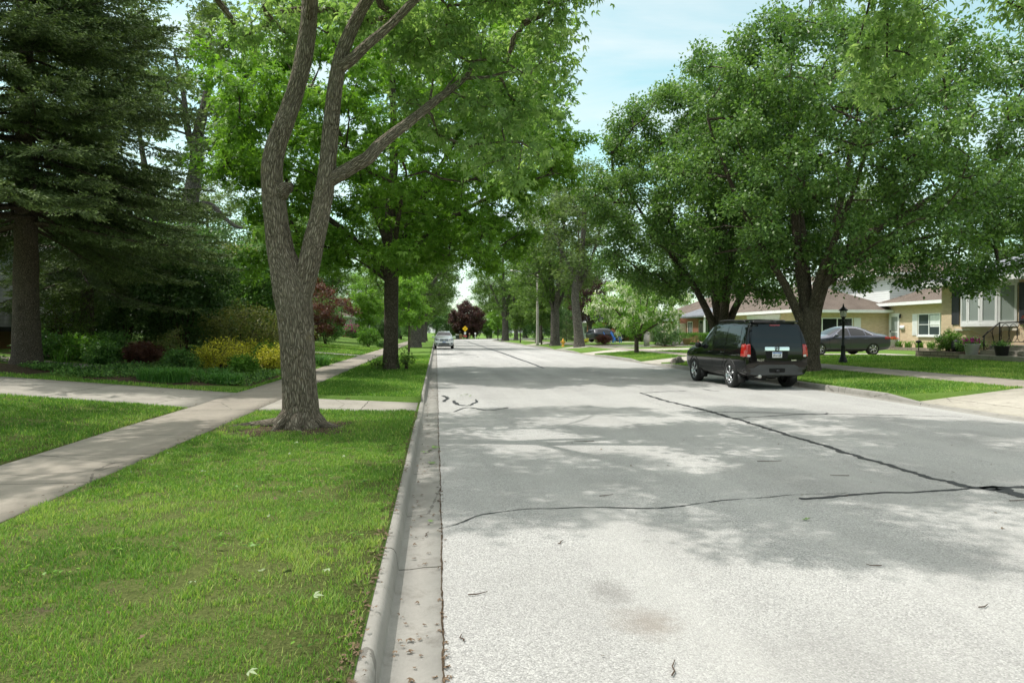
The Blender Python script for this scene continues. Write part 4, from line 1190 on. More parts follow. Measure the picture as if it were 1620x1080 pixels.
def car_body(stations, arches, paint, root):
    """stations: (y, ytop, z0, zm, zb, zt, hw0, hwm, hwb, hwt) front to rear; returns (object, BVH)"""
    bm = bmesh.new()
    rings = []
    for y, yt, z0, zm, zb, zt, h0, hm, hb, ht in stations:
        half = [(0, y, z0), (h0*.8, y, z0), (h0, y, z0+.05), (hm, y, zm), (hm*.995, y, (zm+zb)/2+.05), (hb, y, zb), (ht, y+(yt-y)*.93, zt-.075), (ht-.10, yt, zt-.012), (ht*.5, yt, zt+.012), (0, yt, zt+.018)]
        full = half+[(-p[0], p[1], p[2]) for p in half[-2:0:-1]]
        rings.append([bm.verts.new(p) for p in full])
    n = len(rings[0])
    for a, b in zip(rings, rings[1:]):
        for k in range(n):
            bm.faces.new((a[k], a[(k+1) % n], b[(k+1) % n], b[k]))
    for ring, fl in ((rings[0], False), (rings[-1], True)):
        half = 9
        # fill the end with quads across the body
        r = ring if fl else ring
        L = [r[0]]+[None]*0
        for k in range(half):
            a, b = r[k], r[k+1]
            c, d = r[-(k+1)] if k+1 <= n-1 else r[0], r[-k] if k else r[0]
            vs = []
            for v in (a, b, c, d):
                if v not in vs: vs.append(v)
            if len(vs) >= 3:
                try: bm.faces.new(vs)
                except ValueError: pass
    bmesh.ops.recalc_face_normals(bm, faces=bm.faces[:])
    me = bpy.data.meshes.new('body'); bm.to_mesh(me); bm.free()
    o = link('body', me, [M[paint], M['gap']], root)
    sub = o.modifiers.new('s', 'SUBSURF'); sub.levels = 3; sub.render_levels = 3
    cutters = []
    for ya, r, zc in arches:
        mb = MB()
        for sg in (-1, 1):
            prof = [(0, .50*sg), (r, .50*sg), (r, 1.3*sg), (0, 1.3*sg)]
            mb.lathe(prof, (0, ya, zc), 40, 'x', False)
        c = mb.obj('cutter', [M['gap']])
        bmc = bmesh.new(); bmc.from_mesh(c.data); bmesh.ops.remove_doubles(bmc, verts=bmc.verts[:], dist=1e-5); bmesh.ops.recalc_face_normals(bmc, faces=bmc.faces[:]); bmc.to_mesh(c.data); bmc.free()
        md = o.modifiers.new('b', 'BOOLEAN'); md.operation = 'DIFFERENCE'; md.object = c; md.solver = 'EXACT'
        try: md.material_mode = 'TRANSFER'
        except Exception: pass
        cutters.append(c)
    for md in o.modifiers:
        if md.type == 'BOOLEAN': md.show_viewport = False
    dg = bpy.context.evaluated_depsgraph_get(); dg.update()
    clean = bpy.data.meshes.new_from_object(o.evaluated_get(dg))
    bvh = BVHTree.FromPolygons([v.co.copy() for v in clean.vertices], [tuple(p.vertices) for p in clean.polygons])
    for md in o.modifiers: md.show_viewport = True
    dg = bpy.context.evaluated_depsgraph_get(); dg.update()
    cut = bpy.data.meshes.new_from_object(o.evaluated_get(dg))
    o.modifiers.clear(); o.data = cut
    cut.polygons.foreach_set('use_smooth', [True]*len(cut.polygons))
    for c in cutters: bpy.data.objects.remove(c)
    bpy.data.meshes.remove(clean)
    return o, bvh

DIRS = {'side': ((1, 0, 0), lambda u, v, s: Vector((3*s, u, v)), lambda s: Vector((-s, 0, 0))),
        'rear': (None, lambda u, v, s: Vector((u, -5, v)), lambda s: Vector((0, 1, 0))),
        'front': (None, lambda u, v, s: Vector((u, 5, v)), lambda s: Vector((0, -1, 0))),
        'top': (None, lambda u, v, s: Vector((u, v, 4)), lambda s: Vector((0, 0, -1)))}

def panel_geo(mb, bvh, poly, axis, s=1, off=.004, cuts=5):
    bm = bmesh.new()
    vs = [bm.verts.new((p[0], p[1], 0)) for p in poly]
    bm.faces.new(vs)
    xs = [p[0] for p in poly]; ys = [p[1] for p in poly]
    # slice into a grid so that the panel follows the curved body
    for c in np.linspace(min(xs), max(xs), cuts+2)[1:-1]:
        bmesh.ops.bisect_plane(bm, geom=bm.verts[:]+bm.edges[:]+bm.faces[:], plane_co=(c, 0, 0), plane_no=(1, 0, 0))
    for c in np.linspace(min(ys), max(ys), cuts+2)[1:-1]:
        bmesh.ops.bisect_plane(bm, geom=bm.verts[:]+bm.edges[:]+bm.faces[:], plane_co=(0, c, 0), plane_no=(0, 1, 0))
    bm.verts.index_update()
    _, st, dr = DIRS[axis]
    P = []
    for v in bm.verts:
        h = bvh.ray_cast(st(v.co.x, v.co.y, s), dr(s))
        if h[0] is None:
            h = bvh.find_nearest(st(v.co.x, v.co.y, s)+dr(s)*2.2)
        nrm = h[1] if h[1].dot(dr(s)) < 0 else -h[1]
        P.append((h[0]+nrm*off)[:])
    F = [[v.index for v in f.verts] for f in bm.faces]
    # orient outward
    out = []
    for f in F:
        a, b, c = (Vector(P[i]) for i in f[:3])
        out.append(f if (b-a).cross(c-a).dot(dr(s)) < 0 else f[::-1])
    bm.free()
    mb.add(P, out, True)

def panel(name, bvh, poly, axis, mat, parent, s=1, off=.004, r=.04, cuts=5):
    mb = MB(); panel_geo(mb, bvh, rpoly(poly, r) if r else poly, axis, s, off, cuts)
    return mb.obj(name, M[mat], parent)

def wheel(root, x, y, rad, width, s, spokes=5, dark=False):
    mb = MB()
    w = width/2
    prof = [(rad*.66, -w*.8), (rad*.72, -w), (rad*.93, -w), (rad*.985, -w*.8), (rad, -w*.4), (rad, w*.4), (rad*.985, w*.8), (rad*.93, w), (rad*.72, w), (rad*.66, w*.8), (rad*.64, 0), (rad*.66, -w*.8)]
    wh = bpy.data.objects.new('wheel', None); COL.objects.link(wh); wh.parent = root; wh.location = (x, y, rad)
    mb.lathe(prof, (0, 0, 0), 40, 'x').obj('tyre', M['tyre_rubber'], wh)
    rim = MB()
    R0 = rad*.68
    rim.lathe([(R0*.86, -w*.7*s), (R0*.90, w*.5*s), (R0*.98, w*.86*s), (R0*1.02, w*.90*s), (R0*1.02, w*.78*s), (R0*.86, w*.3*s)], (0, 0, 0), 36, 'x')
    for k in range(spokes):
        a = 2*PI*k/spokes+.3
        for sp in (-.085, .085):
            a2 = a+sp
            rim.tube([(w*.82*s, R0*.12*math.cos(a), R0*.12*math.sin(a)), (w*.80*s, R0*.55*math.cos(a2), R0*.55*math.sin(a2)), (w*.72*s, R0*.95*math.cos(a2*1+sp*.6), R0*.95*math.sin(a2+sp*.6))], [R0*.10, R0*.085, R0*.10], 8)
    rim.lathe([(0, w*.93*s), (R0*.14, w*.92*s), (R0*.19, w*.84*s), (R0*.2, w*.4*s)], (0, 0, 0), 20, 'x')
    rim.obj('rim', M['alloy'], wh)
    MB().lathe([(0, w*.25*s), (R0*.88, w*.22*s)], (0, 0, 0), 30, 'x').obj('brake_disc', M['gap'], wh)
    return wh

def mirror(root, bvh, y, z, hw, paint):
    for s in (-1, 1):
        mb = MB()
        mb.lathe([(0, -.10), (.06, -.09), (.085, -.02), (.085, .03), (.07, .08), (0, .10)], (s*(hw+.12), y, z), 16, 'x')
        mb.tube([(s*(hw-.08), y, z-.03), (s*(hw+.06), y, z-.02)], [.03, .025], 8)
        mb.obj('mirror', M[paint], root)

def text_mesh(body, size, depth):
    cu = bpy.data.curves.new('lettering', 'FONT'); cu.body = body; cu.size = size; cu.extrude = depth; cu.align_x = 'CENTER'; cu.align_y = 'CENTER'
    o = bpy.data.objects.new('lettering', cu); COL.objects.link(o)
    dg = bpy.context.evaluated_depsgraph_get(); dg.update()
    me = bpy.data.meshes.new_from_object(o.evaluated_get(dg))
    bpy.data.objects.remove(o); bpy.data.curves.remove(cu)
    return me

def black_suv():
    root = thing('parked_car', (9.12, 19.82, .004), 'black SUV with roof rails parked by the right kerb, seen from behind', 'car', R(.3))
    root.scale = (.93, .94, 1.0)
    st = [(2.44, 2.42, .42, .62, .84, .98, .62, .70, .68, .60), (2.38, 2.34, .34, .60, .90, 1.08, .82, .90, .87, .74), (2.10, 2.06, .30, .62, 1.04, 1.17, .91, .97, .94, .80),
          (1.55, 1.5, .28, .64, 1.09, 1.22, .93, .99, .96, .84), (1.06, 1.04, .28, .64, 1.11, 1.26, .93, .99, .965, .87), (.68, .62, .28, .64, 1.13, 1.58, .93, .99, .965, .82), (.36, .30, .28, .64, 1.14, 1.83, .93, .99, .965, .79),
          (-.25, -.25, .28, .64, 1.14, 1.875, .93, .99, .965, .80), (-1.1, -1.1, .28, .64, 1.14, 1.875, .93, .99, .965, .80), (-1.75, -1.68, .30, .64, 1.16, 1.865, .93, .99, .965, .80), (-2.16, -2.02, .33, .64, 1.18, 1.85, .92, .985, .96, .80),
          (-2.33, -2.16, .36, .64, 1.18, 1.835, .91, .975, .95, .795), (-2.375, -2.21, .37, .64, 1.18, 1.825, .905, .97, .945, .79), (-2.39, -2.225, .375, .64, 1.18, 1.82, .90, .965, .94, .785)]
    ax = (1.40, -1.375)
    body, bvh = car_body(st, [(ax[0], .435, .38), (ax[1], .435, .38)], 'black_paint', root)
    for s in (-1, 1):
        for y in ax: wheel(root, s*.865, y, .38, .25, s).scale = (1, 1/.94, 1)
        # doors carry their windows
        for dp, wp, hy in (([(.98,.45),(.99,1.10),(-.10,1.12),(-.10,.45)], [(.90,1.165),(.33,1.70),(-.05,1.735),(-.08,1.15)], .02), ([(-.115,.45),(-.115,1.12),(-1.02,1.13),(-.98,.80),(-.82,.62),(-.80,.45)], [(-.16,1.15),(-.13,1.735),(-.98,1.735),(-1.03,1.17)], -.88)):
            panel('door_gap', bvh, [(p[0]*1.0+(.008 if i < 2 else -.008), p[1]) for i, p in enumerate(dp)], 'side', 'gap', body, s, .002, .05, 8)
            d = panel('door', bvh, dp, 'side', 'black_paint', root, s, .006, .05, 8)
            panel('window', bvh, wp, 'side', 'car_glass', d, s, .006, .05)
            h = bvh.ray_cast(Vector((3*s, hy, .98)), Vector((-s, 0, 0)))[0]
            MB().tube([(h.x, hy-.10, .98), (h.x+s*.035, hy-.07, .985), (h.x+s*.035, hy+.07, .985), (h.x, hy+.10, .98)], [.012, .016, .016, .012], 8).obj('handle', M['black_paint'], d)
        panel('window', bvh, [(-1.12,1.18),(-1.09,1.735),(-1.88,1.71),(-1.98,1.24)], 'side', 'car_glass', root, s, .006, .06)
        tr = MB(); panel_geo(tr, bvh, rpoly([(1.0,.46),(1.0,.54),(-.95,.54),(-.95,.46)], .02), 'side', s, .016); tr.obj('side_moulding', M['black_plastic'], root)
        # wheel arch lips
        for y in ax:
            a = MB(); pts = []
            for k in range(15):
                t = R(-8)+k*R(196)/14
                p = bvh.ray_cast(Vector((3*s, y+.435*math.cos(t), .37+.435*math.sin(t))), Vector((-s, 0, 0)))[0]
                if p: pts.append((p.x, y+.435*math.cos(t), .37+.435*math.sin(t)))
            a.tube(pts, .018, 8); a.obj('arch_lip', M['black_plastic'], root)
        # tail lamps wrap the rear corner
        tl = MB(); rows = []
        for z in (.885, .91, .98, 1.07, 1.16, 1.215, 1.24):
            xs = bvh.ray_cast(Vector((3*s, -2.14, z)), Vector((-s, 0, 0)))[0].x*s
            yr = bvh.ray_cast(Vector((s*.82, -5, z)), Vector((0, 1, 0)))[0].y
            sh = .02 if z in (.885, 1.24) else 0
            rows.append([(s*(.80+sh), yr-.014+sh, z), (s*(xs-.07), yr-.012+sh, z), (s*(xs-.014), yr+.006+sh, z), (s*(xs+.012-sh), yr+.05, z), (s*(xs+.012-sh), -2.13, z), (s*(xs-.12), -2.15, z)])
        k6 = len(rows[0])
        tl.add([p for r_ in rows for p in r_], [((a*k6+b, a*k6+(b+1) % k6, (a+1)*k6+(b+1) % k6, (a+1)*k6+b) if s > 0 else ((a+1)*k6+b, (a+1)*k6+(b+1) % k6, a*k6+(b+1) % k6, a*k6+b)) for a in range(len(rows)-1) for b in range(k6)]+[tuple(range(k6)), tuple((len(rows)-1)*k6+b for b in range(k6))], False)
        t = tl.obj('tail_lamp', M['red_lens'], root)
        wl = MB(); panel_geo(wl, bvh, rpoly([(s*.81,.895),(s*.81,.955),(s*.90,.955),(s*.905,.895)], .015), 'rear', 1, .017, 3); wl.obj('reverse_lens', M['clear_lens'], t)
        panel('headlamp', bvh, [(s*.50,.80),(s*.50,.98),(s*.84,1.0),(s*.84,.82)], 'front', 'clear_lens', root, 1, .008)
        # roof rails
        MB().tube([(s*.64,-1.72,1.84), (s*.64,-1.62,1.885), (s*.645,-.4,1.905), (s*.64,.02,1.89), (s*.64,.14,1.83)], [.022, .022, .024, .022, .02], 8).obj('roof_rail', M['black_plastic'], root)
        # mud flaps
        for y in ax: MB().rbox(s*.82-.10, s*.82+.13, y-.46, y-.44, .16, .40, .008).obj('mud_flap', M['black_plastic'], root)
    for y in (-1.1, -.2): MB().tube([(-.64,y,1.897), (0,y,1.91), (.64,y,1.897)], .018, 8).obj('cross_bar', M['black_plastic'], root)
    MB().rbox(-.70, .70, -2.34, -2.02, 1.815, 1.865, .018).obj('spoiler', M['black_paint'], root)
    mirror(root, bvh, .82, 1.17, .96, 'black_paint')
    # rear face
    panel('tailgate_gap', bvh, [(-.80,.76),(-.79,1.79),(.79,1.79),(.80,.76)], 'rear', 'gap', body, 1, .002, .06, 8)
    tg = panel('tailgate', bvh, [(-.785,.775),(-.775,1.775),(.775,1.775),(.785,.775)], 'rear', 'black_paint', root, 1, .007, .06, 8)
    panel('rear_window', bvh, [(-.76,1.17),(-.70,1.71),(.70,1.71),(.76,1.17)], 'rear', 'car_glass', tg, 1, .011, .09, 8)
    panel('brake_lamp', bvh, [(-.16,1.725),(-.16,1.76),(.16,1.76),(.16,1.725)], 'rear', 'red_lens', tg, 1, .022, .01, 3)
    def rear(x, z): return bvh.ray_cast(Vector((x, -5, z)), Vector((0, 1, 0)))[0].y
    y0 = rear(0, 1.12)
    mb = MB(); panel_geo(mb, bvh, rpoly([(-.37,1.065),(-.38,1.155),(.38,1.155),(.37,1.065)], .03), 'rear', 1, .030, 6); panel_geo(mb, bvh, [(-.385,1.060),(-.385,1.068),(.385,1.068),(.385,1.060)], 'rear', 1, .018, 6); mb.obj('chrome_bar', M['chrome'], tg)
    # the maker's letter in its rounded frame
    em = MB()
    ye = y0-.046
    em.tube([(-.055,ye,1.075),(-.07,ye,1.15),(-.035,ye,1.162),(.035,ye,1.162),(.07,ye,1.15),(.055,ye,1.075),(.03,ye,1.066),(-.03,ye,1.066),(-.055,ye,1.075)], .006, 6)
    em.box(-.034,-.021,ye-.006,ye+.004,1.08,1.15).box(.021,.034,ye-.006,ye+.004,1.08,1.15).box(-.021,.021,ye-.004,ye+.004,1.108,1.122)
    em.obj('emblem', M['black_plastic'], tg)
    panel('plate_recess', bvh, [(-.33,.84),(-.35,1.05),(.35,1.05),(.33,.84)], 'rear', 'gap', tg, 1, .010, .05, 4)
    yp = rear(0, .95)-.025
    pl = MB().rbox(-.152,.152,yp-.006,yp+.004,.868,1.022,.004).obj('number_plate', M['plate_white'], tg)
    ch = MB()
    for i, x in enumerate((-.115,-.075,-.035,.02,.06,.10)):
        ch.box(x-.010,x+.006,yp-.009,yp-.006,.905,.975) if i % 2 else ch.box(x-.014,x+.012,yp-.009,yp-.006,.905,.925).box(x-.004,x+.006,yp-.009,yp-.006,.927,.975)
    ch.obj('plate_print', M['bin_black'], pl)
    MB().box(-.14,.14,yp-.0095,yp-.0065,.988,1.012).obj('plate_band', M['plate_blue'], pl)
    me = text_mesh('PILOT', .085, .004); me.transform(Matrix.Translation((-.50, rear(-.5,.80)-.016, .80))@Matrix.Rotation(R(90), 4, 'X'))
    link('lettering', me, M['chrome'], tg)
    panel('badge', bvh, [(.44,.785),(.44,.81),(.60,.81),(.60,.785)], 'rear', 'chrome', tg, 1, .013, 0, 2)
    bp = MB(); panel_geo(bp, bvh, rpoly([(-.93,.44),(-.96,.58),(-.70,.60),(-.55,.68),(.55,.68),(.70,.60),(.96,.58),(.93,.44),(.6,.40),(-.6,.40)], .05), 'rear', 1, .022, 10); b = bp.obj('bumper', M['grey_plastic'], root)
    panel('hitch_cover', bvh, [(-.24,.47),(-.25,.58),(.25,.58),(.24,.47)], 'rear', 'gap', b, 1, .027, .03, 3)
    yh = rear(0, .5)
    MB().rbox(-.04,.04,yh-.10,yh+.1,.47,.55,.008).lathe([(.018,0),(.018,.03),(.03,.035),(.03,.05)], (.02,yh-.08,.50), 12, 'y').obj('hitch', M['black_iron'], root)
    MB().tube([(-.52,-1.7,.36),(-.52,-2.2,.37),(-.53,-2.40,.36)], .04, 14).tube([(-.53,-2.30,.365),(-.53,-2.43,.36)], [.045,.048], 14).obj('exhaust', M['galvanised'], root)
    MB().rbox(-.62,-.1,-2.1,-1.75,.24,.38,.05).rbox(-.55,.55,-1.45,-1.30,.24,.36,.05).rbox(-.7,.7,-1.2,1.5,.24,.32,.03).obj('underbody', M['black_plastic'], root)
    panel('wiper', bvh, [(-.05,1.205),(-.02,1.225),(.36,1.275),(.36,1.262)], 'rear', 'black_plastic', tg, 1, .02, 0, 3)
    panel('windscreen', bvh, [(-.78,1.06),(-.60,.34),(.60,.34),(.78,1.06)], 'top', 'car_glass', root, 1, .006, .06)
    return root

def white_suv():
    root = thing('parked_car', (.70, 66.2, .004), 'white SUV parked far off by the left kerb, facing the viewer', 'car', PI)
    st = [(2.42, 2.38, .40, .56, .74, .88, .60, .70, .66, .56), (2.32, 2.26, .30, .56, .84, .99, .80, .86, .82, .66), (1.95, 1.9, .26, .60, .96, 1.07, .85, .91, .87, .72), (1.4, 1.35, .25, .60, 1.02, 1.13, .86, .92, .89, .78),
          (1.0, .98, .25, .60, 1.05, 1.18, .86, .92, .89, .80), (.6, .55, .25, .60, 1.06, 1.45, .86, .92, .89, .70), (.2, .15, .25, .60, 1.07, 1.63, .86, .92, .89, .64), (-.4, -.4, .25, .60, 1.08, 1.68, .86, .92, .89, .64), (-1.5, -1.45, .26, .60, 1.10, 1.66, .86, .92, .89, .63), (-2.2, -2.0, .32, .6, 1.12, 1.60, .84, .90, .87, .61), (-2.40, -2.12, .36, .6, 1.1, 1.55, .80, .87, .84, .58)]
    ax = (1.45, -1.44)
    body, bvh = car_body(st, [(ax[0], .40, .35), (ax[1], .40, .35)], 'white_paint', root)
    for s in (-1, 1):
        for y in ax: wheel(root, s*.80, y, .35, .225, s)
        for dp, wp in (([(.95,.42),(.95,1.05),(-.10,1.06),(-.10,.42)], [(.80,1.11),(.30,1.54),(-.05,1.57),(-.08,1.11)]), ([(-.115,.42),(-.115,1.06),(-1.02,1.07),(-.95,.42)], [(-.16,1.11),(-.13,1.57),(-1.0,1.56),(-1.03,1.12)])):
            panel('door_gap', bvh, dp, 'side', 'gap', body, s, .002, .03, 8)
            d = panel('door', bvh, [(p[0]*.985, p[1]) for p in dp], 'side', 'white_paint', root, s, .006, .05, 8)
            panel('window', bvh, wp, 'side', 'car_glass', d, s, .006, .05)
        h = MB(); panel_geo(h, bvh, rpoly([(s*.44,.78),(s*.46,.92),(s*.84,.96),(s*.86,.84)], .03), 'front', 1, .012, 6); hl = h.obj('headlamp', M['dark_glass'], root)
        panel('lamp_lens', bvh, [(s*.50,.81),(s*.50,.88),(s*.60,.89),(s*.60,.81)], 'front', 'clear_lens', hl, 1, .018, .02, 3)
        panel('fog_lamp', bvh, [(s*.58,.44),(s*.60,.56),(s*.80,.57),(s*.80,.46)], 'front', 'bin_black', root, 1, .012, .05, 4)
    panel('windscreen', bvh, [(-.72,.93),(-.56,.26),(.56,.26),(.72,.93)], 'top', 'dark_glass', root, 1, .006, .06, 8)
    g = panel('grille', bvh, [(-.40,.74),(-.42,.93),(.42,.93),(.40,.74)], 'front', 'bin_black', root, 1, .012, .04, 6)
    cr = MB(); panel_geo(cr, bvh, [(-.41,.825),(-.41,.855),(.41,.855),(.41,.825)], 'front', 1, .024, 5); panel_geo(cr, bvh, [(-.02,.74),(-.02,.93),(.02,.93),(.02,.74)], 'front', 1, .026, 5); cr.obj('grille_cross', M['chrome'], g)
    panel('intake', bvh, [(-.46,.40),(-.56,.50),(-.40,.54),(.40,.54),(.56,.50),(.46,.40)], 'front', 'bin_black', root, 1, .012, .04, 6)
    yf = bvh.ray_cast(Vector((0, 5, .62)), Vector((0, -1, 0)))[0].y
    pl = MB().rbox(-.155,.155,yf+.008,yf+.022,.55,.70,.004).obj('number_plate', M['plate_white'], root)
    MB().box(-.15,.15,yf+.023,yf+.026,.64,.695).obj('plate_band', M['plate_blue'], pl)
    MB().rbox(-.62,.62,2.0,2.30,.22,.36,.04).obj('skirt', M['black_plastic'], root)
    mirror(root, bvh, .80, 1.10, .90, 'white_paint')
    return root

def sedan(loc, rz, label, paint):
    root = thing('parked_car', loc, label, 'car', rz)
    st = [(2.40, 2.36, .38, .50, .60, .70, .56, .66, .62, .50), (2.28, 2.22, .26, .48, .68, .80, .78, .84, .80, .62), (1.9, 1.85, .22, .50, .80, .89, .84, .90, .86, .70), (1.3, 1.25, .20, .52, .88, .95, .85, .91, .88, .76), (.92, .90, .20, .52, .91, 1.0, .85, .91, .88, .80),
          (.5, .44, .20, .52, .92, 1.22, .85, .91, .88, .68), (.05, -.02, .20, .52, .93, 1.42, .85, .91, .88, .585), (-.45, -.45, .20, .52, .94, 1.465, .85, .91, .88, .58), (-.95, -.90, .20, .52, .95, 1.43, .85, .91, .88, .575), (-1.4, -1.28, .20, .52, .96, 1.26, .85, .91, .88, .63), (-1.75, -1.68, .21, .52, .98, 1.10, .85, .91, .88, .72), (-2.1, -2.08, .24, .52, .97, 1.055, .84, .90, .86, .70), (-2.32, -2.32, .28, .52, .92, 1.02, .80, .87, .82, .64), (-2.40, -2.38, .36, .52, .86, .95, .72, .80, .74, .56)]
    ax = (1.40, -1.38)
    body, bvh = car_body(st, [(ax[0], .365, .32), (ax[1], .365, .32)], paint, root)
    for s in (-1, 1):
        for y in ax: wheel(root, s*.80, y, .325, .21, s, 6)
        for dp, wp, hy in (([(.86,.33),(.93,.60),(.90,.90),(-.17,.92),(-.17,.33)], [(.66,.965),(.06,1.33),(-.16,1.355),(-.16,.965)], -.03), ([(-.185,.33),(-.185,.92),(-1.15,.94),(-1.05,.62),(-.95,.33)], [(-.22,.965),(-.22,1.36),(-.62,1.345),(-.95,1.245),(-1.0,.985)], -1.0)):
            panel('door_gap', bvh, [(p[0]*1.006+.004, p[1]) for p in dp], 'side', 'gap', body, s, .002, .05, 8)
            d = panel('door', bvh, dp, 'side', paint, root, s, .006, .05, 8)
            panel('window', bvh, wp, 'side', 'car_glass', d, s, .006, .04)
            h = bvh.ray_cast(Vector((3*s, hy, .80)), Vector((-s, 0, 0)))[0]
            MB().tube([(h.x, hy-.09, .80), (h.x+s*.03, hy-.06, .805), (h.x+s*.03, hy+.06, .805), (h.x, hy+.09, .80)], [.010, .014, .014, .010], 8).obj('handle', M[paint], d)
        panel('window', bvh, [(-1.05,.99),(-1.02,1.22),(-1.32,1.06),(-1.36,1.0)], 'side', 'car_glass', root, s, .006, .02)
        cm = MB(); panel_geo(cm, bvh, [(.70,.955),(.66,.968),(.05,1.345),(-.16,1.372),(-.62,1.362),(-.98,1.26),(-1.40,1.02),(-1.40,1.0),(-.97,1.25),(-.62,1.35),(-.16,1.36),(.07,1.33)], 'side', s, .010, 8); cm.obj('window_trim', M['chrome'], root)
        t = MB(); panel_geo(t, bvh, rpoly([(-1.98,.80),(-2.0,.92),(-2.3,.93),(-2.33,.82)], .03), 'side', s, .010, 5); panel_geo(t, bvh, rpoly([(s*.52,.80),(s*.52,.93),(s*.80,.92),(s*.80,.80)], .03), 'rear', 1, .010, 5); t.obj('tail_lamp', M['red_lens'], root)
        h = MB(); panel_geo(h, bvh, rpoly([(1.95,.66),(1.9,.78),(2.2,.73),(2.25,.64)], .03), 'side', s, .010, 5); h.obj('headlamp', M['clear_lens'], root)
        sk = MB(); panel_geo(sk, bvh, [(.98,.24),(.98,.31),(-.96,.31),(-.96,.24)], 'side', s, .012); sk.obj('side_moulding', M['black_plastic'], root)
    panel('windscreen', bvh, [(-.72,.86),(-.52,.10),(.52,.10),(.72,.86)], 'top', 'car_glass', root, 1, .006, .06, 8)
    panel('rear_window', bvh, [(-.50,-.98),(-.66,-1.60),(.66,-1.60),(.50,-.98)], 'top', 'car_glass', root, 1, .006, .06, 8)
    MB().rbox(-.7,.7,-1.0,1.0,.18,.26,.03).obj('underbody', M['black_plastic'], root)
    mirror(root, bvh, .62, .99, .88, paint)
    return root

def far_pickup():
    root = thing('parked_car', G(20.0, 79.8), 'dark blue car half hidden by trunks in a far driveway', 'car', R(-62))
    st = [(2.40, 2.36, .40, .56, .74, .86, .60, .70, .66, .56), (2.25, 2.2, .30, .56, .84, .97, .80, .88, .84, .66), (1.4, 1.35, .28, .60, .98, 1.08, .86, .93, .89, .78), (1.0, .98, .28, .60, 1.02, 1.14, .86, .93, .89, .80), (.5, .42, .28, .60, 1.04, 1.55, .86, .93, .89, .66), (-.4, -.4, .28, .60, 1.05, 1.66, .86, .93, .89, .64), (-1.6, -1.5, .28, .60, 1.08, 1.62, .86, .93, .89, .63), (-2.2, -2.0, .32, .6, 1.08, 1.52, .84, .90, .87, .61), (-2.35, -2.15, .38, .6, 1.05, 1.40, .80, .87, .84, .58)]
    body, bvh = car_body(st, [(1.42, .41, .35), (-1.4, .41, .35)], 'navy_paint', root)
    for s in (-1, 1):
        for y in (1.42, -1.4): wheel(root, s*.80, y, .35, .22, s)
        panel('window', bvh, [(.72,1.1),(.3,1.5),(-1.7,1.5),(-1.9,1.14)], 'side', 'car_glass', root, s, .006, .05)
        panel('headlamp', bvh, [(s*.46,.78),(s*.46,.9),(s*.82,.94),(s*.82,.82)], 'front', 'clear_lens', root, 1, .01)
    panel('windscreen', bvh, [(-.70,.93),(-.54,.40),(.54,.40),(.70,.93)], 'top', 'car_glass', root, 1, .006, .06)
black_suv(); white_suv()
sedan((20.1, 32.5, zterr(20.1, 32.5)+.018), R(90), 'dark grey sedan parked across the driveway of the yellow brick houses', 'grey_paint')
far_pickup()
# ------------------------------------------------------------------ houses
def face_box(mb, face, wall, a0, a1, z0, z1, d0, d1, bev=0):
    """box on a wall: face '-x','+x','-y' gives its outward side, a is along the wall, d outward from it"""
    if face == '-x': args = (wall-d1, wall-d0, a0, a1, z0, z1)
    elif face == '+x': args = (wall+d0, wall+d1, a0, a1, z0, z1)
    else: args = (a0, a1, wall-d1, wall-d0, z0, z1)
    return mb.box(*args)

def window(root, face, wall, a0, a1, z0, z1, mullions=1, glass='house_glass', bar=.06, sill=True, trim='white_trim', cross=False):
    f = MB(); t = bar
    face_box(f, face, wall, a0, a0+t, z0, z1, .004, .07); face_box(f, face, wall, a1-t, a1, z0, z1, .004, .07)
    face_box(f, face, wall, a0+t, a1-t, z0, z0+t, .004, .068); face_box(f, face, wall, a0+t, a1-t, z1-t, z1, .004, .068)
    for k in range(mullions):
        c = a0+(a1-a0)*(k+1)/(mullions+1); face_box(f, face, wall, c-t/2, c+t/2, z0+t, z1-t, .004, .062)
    if cross:
        zc = (z0+z1)/2; face_box(f, face, wall, a0+t, a1-t, zc-t/3, zc+t/3, .004, .056)
    fr = f.obj('window', M[trim], root, True)
    p = MB(); face_box(p, face, wall, a0+t*.7, a1-t*.7, z0+t*.7, z1-t*.7, .003, .030)
    p.obj('pane', M[glass], fr, True)
    if sill:
        s = MB(); face_box(s, face, wall, a0-.06, a1+.06, z0-.09, z0-.002, .003, .12); s.obj('sill', M['cream_trim' if trim != 'white_trim' else 'white_trim'], fr, True)
    return fr

def shutter(root, face, wall, a0, a1, z0, z1, m):
    b = MB(); face_box(b, face, wall, a0, a1, z0, z1, .003, .03)
    n = int((z1-z0)/.07)
    for k in range(n):
        zz = z0+.06+(z1-z0-.12)*k/n
        face_box(b, face, wall, a0+.05, a1-.05, zz, zz+.04, .03, .045)
    for q in ((a0, a0+.05), (a1-.05, a1)): face_box(b, face, wall, q[0], q[1], z0, z1, .0302, .05)
    return b.obj('shutter', M[m], root, True)

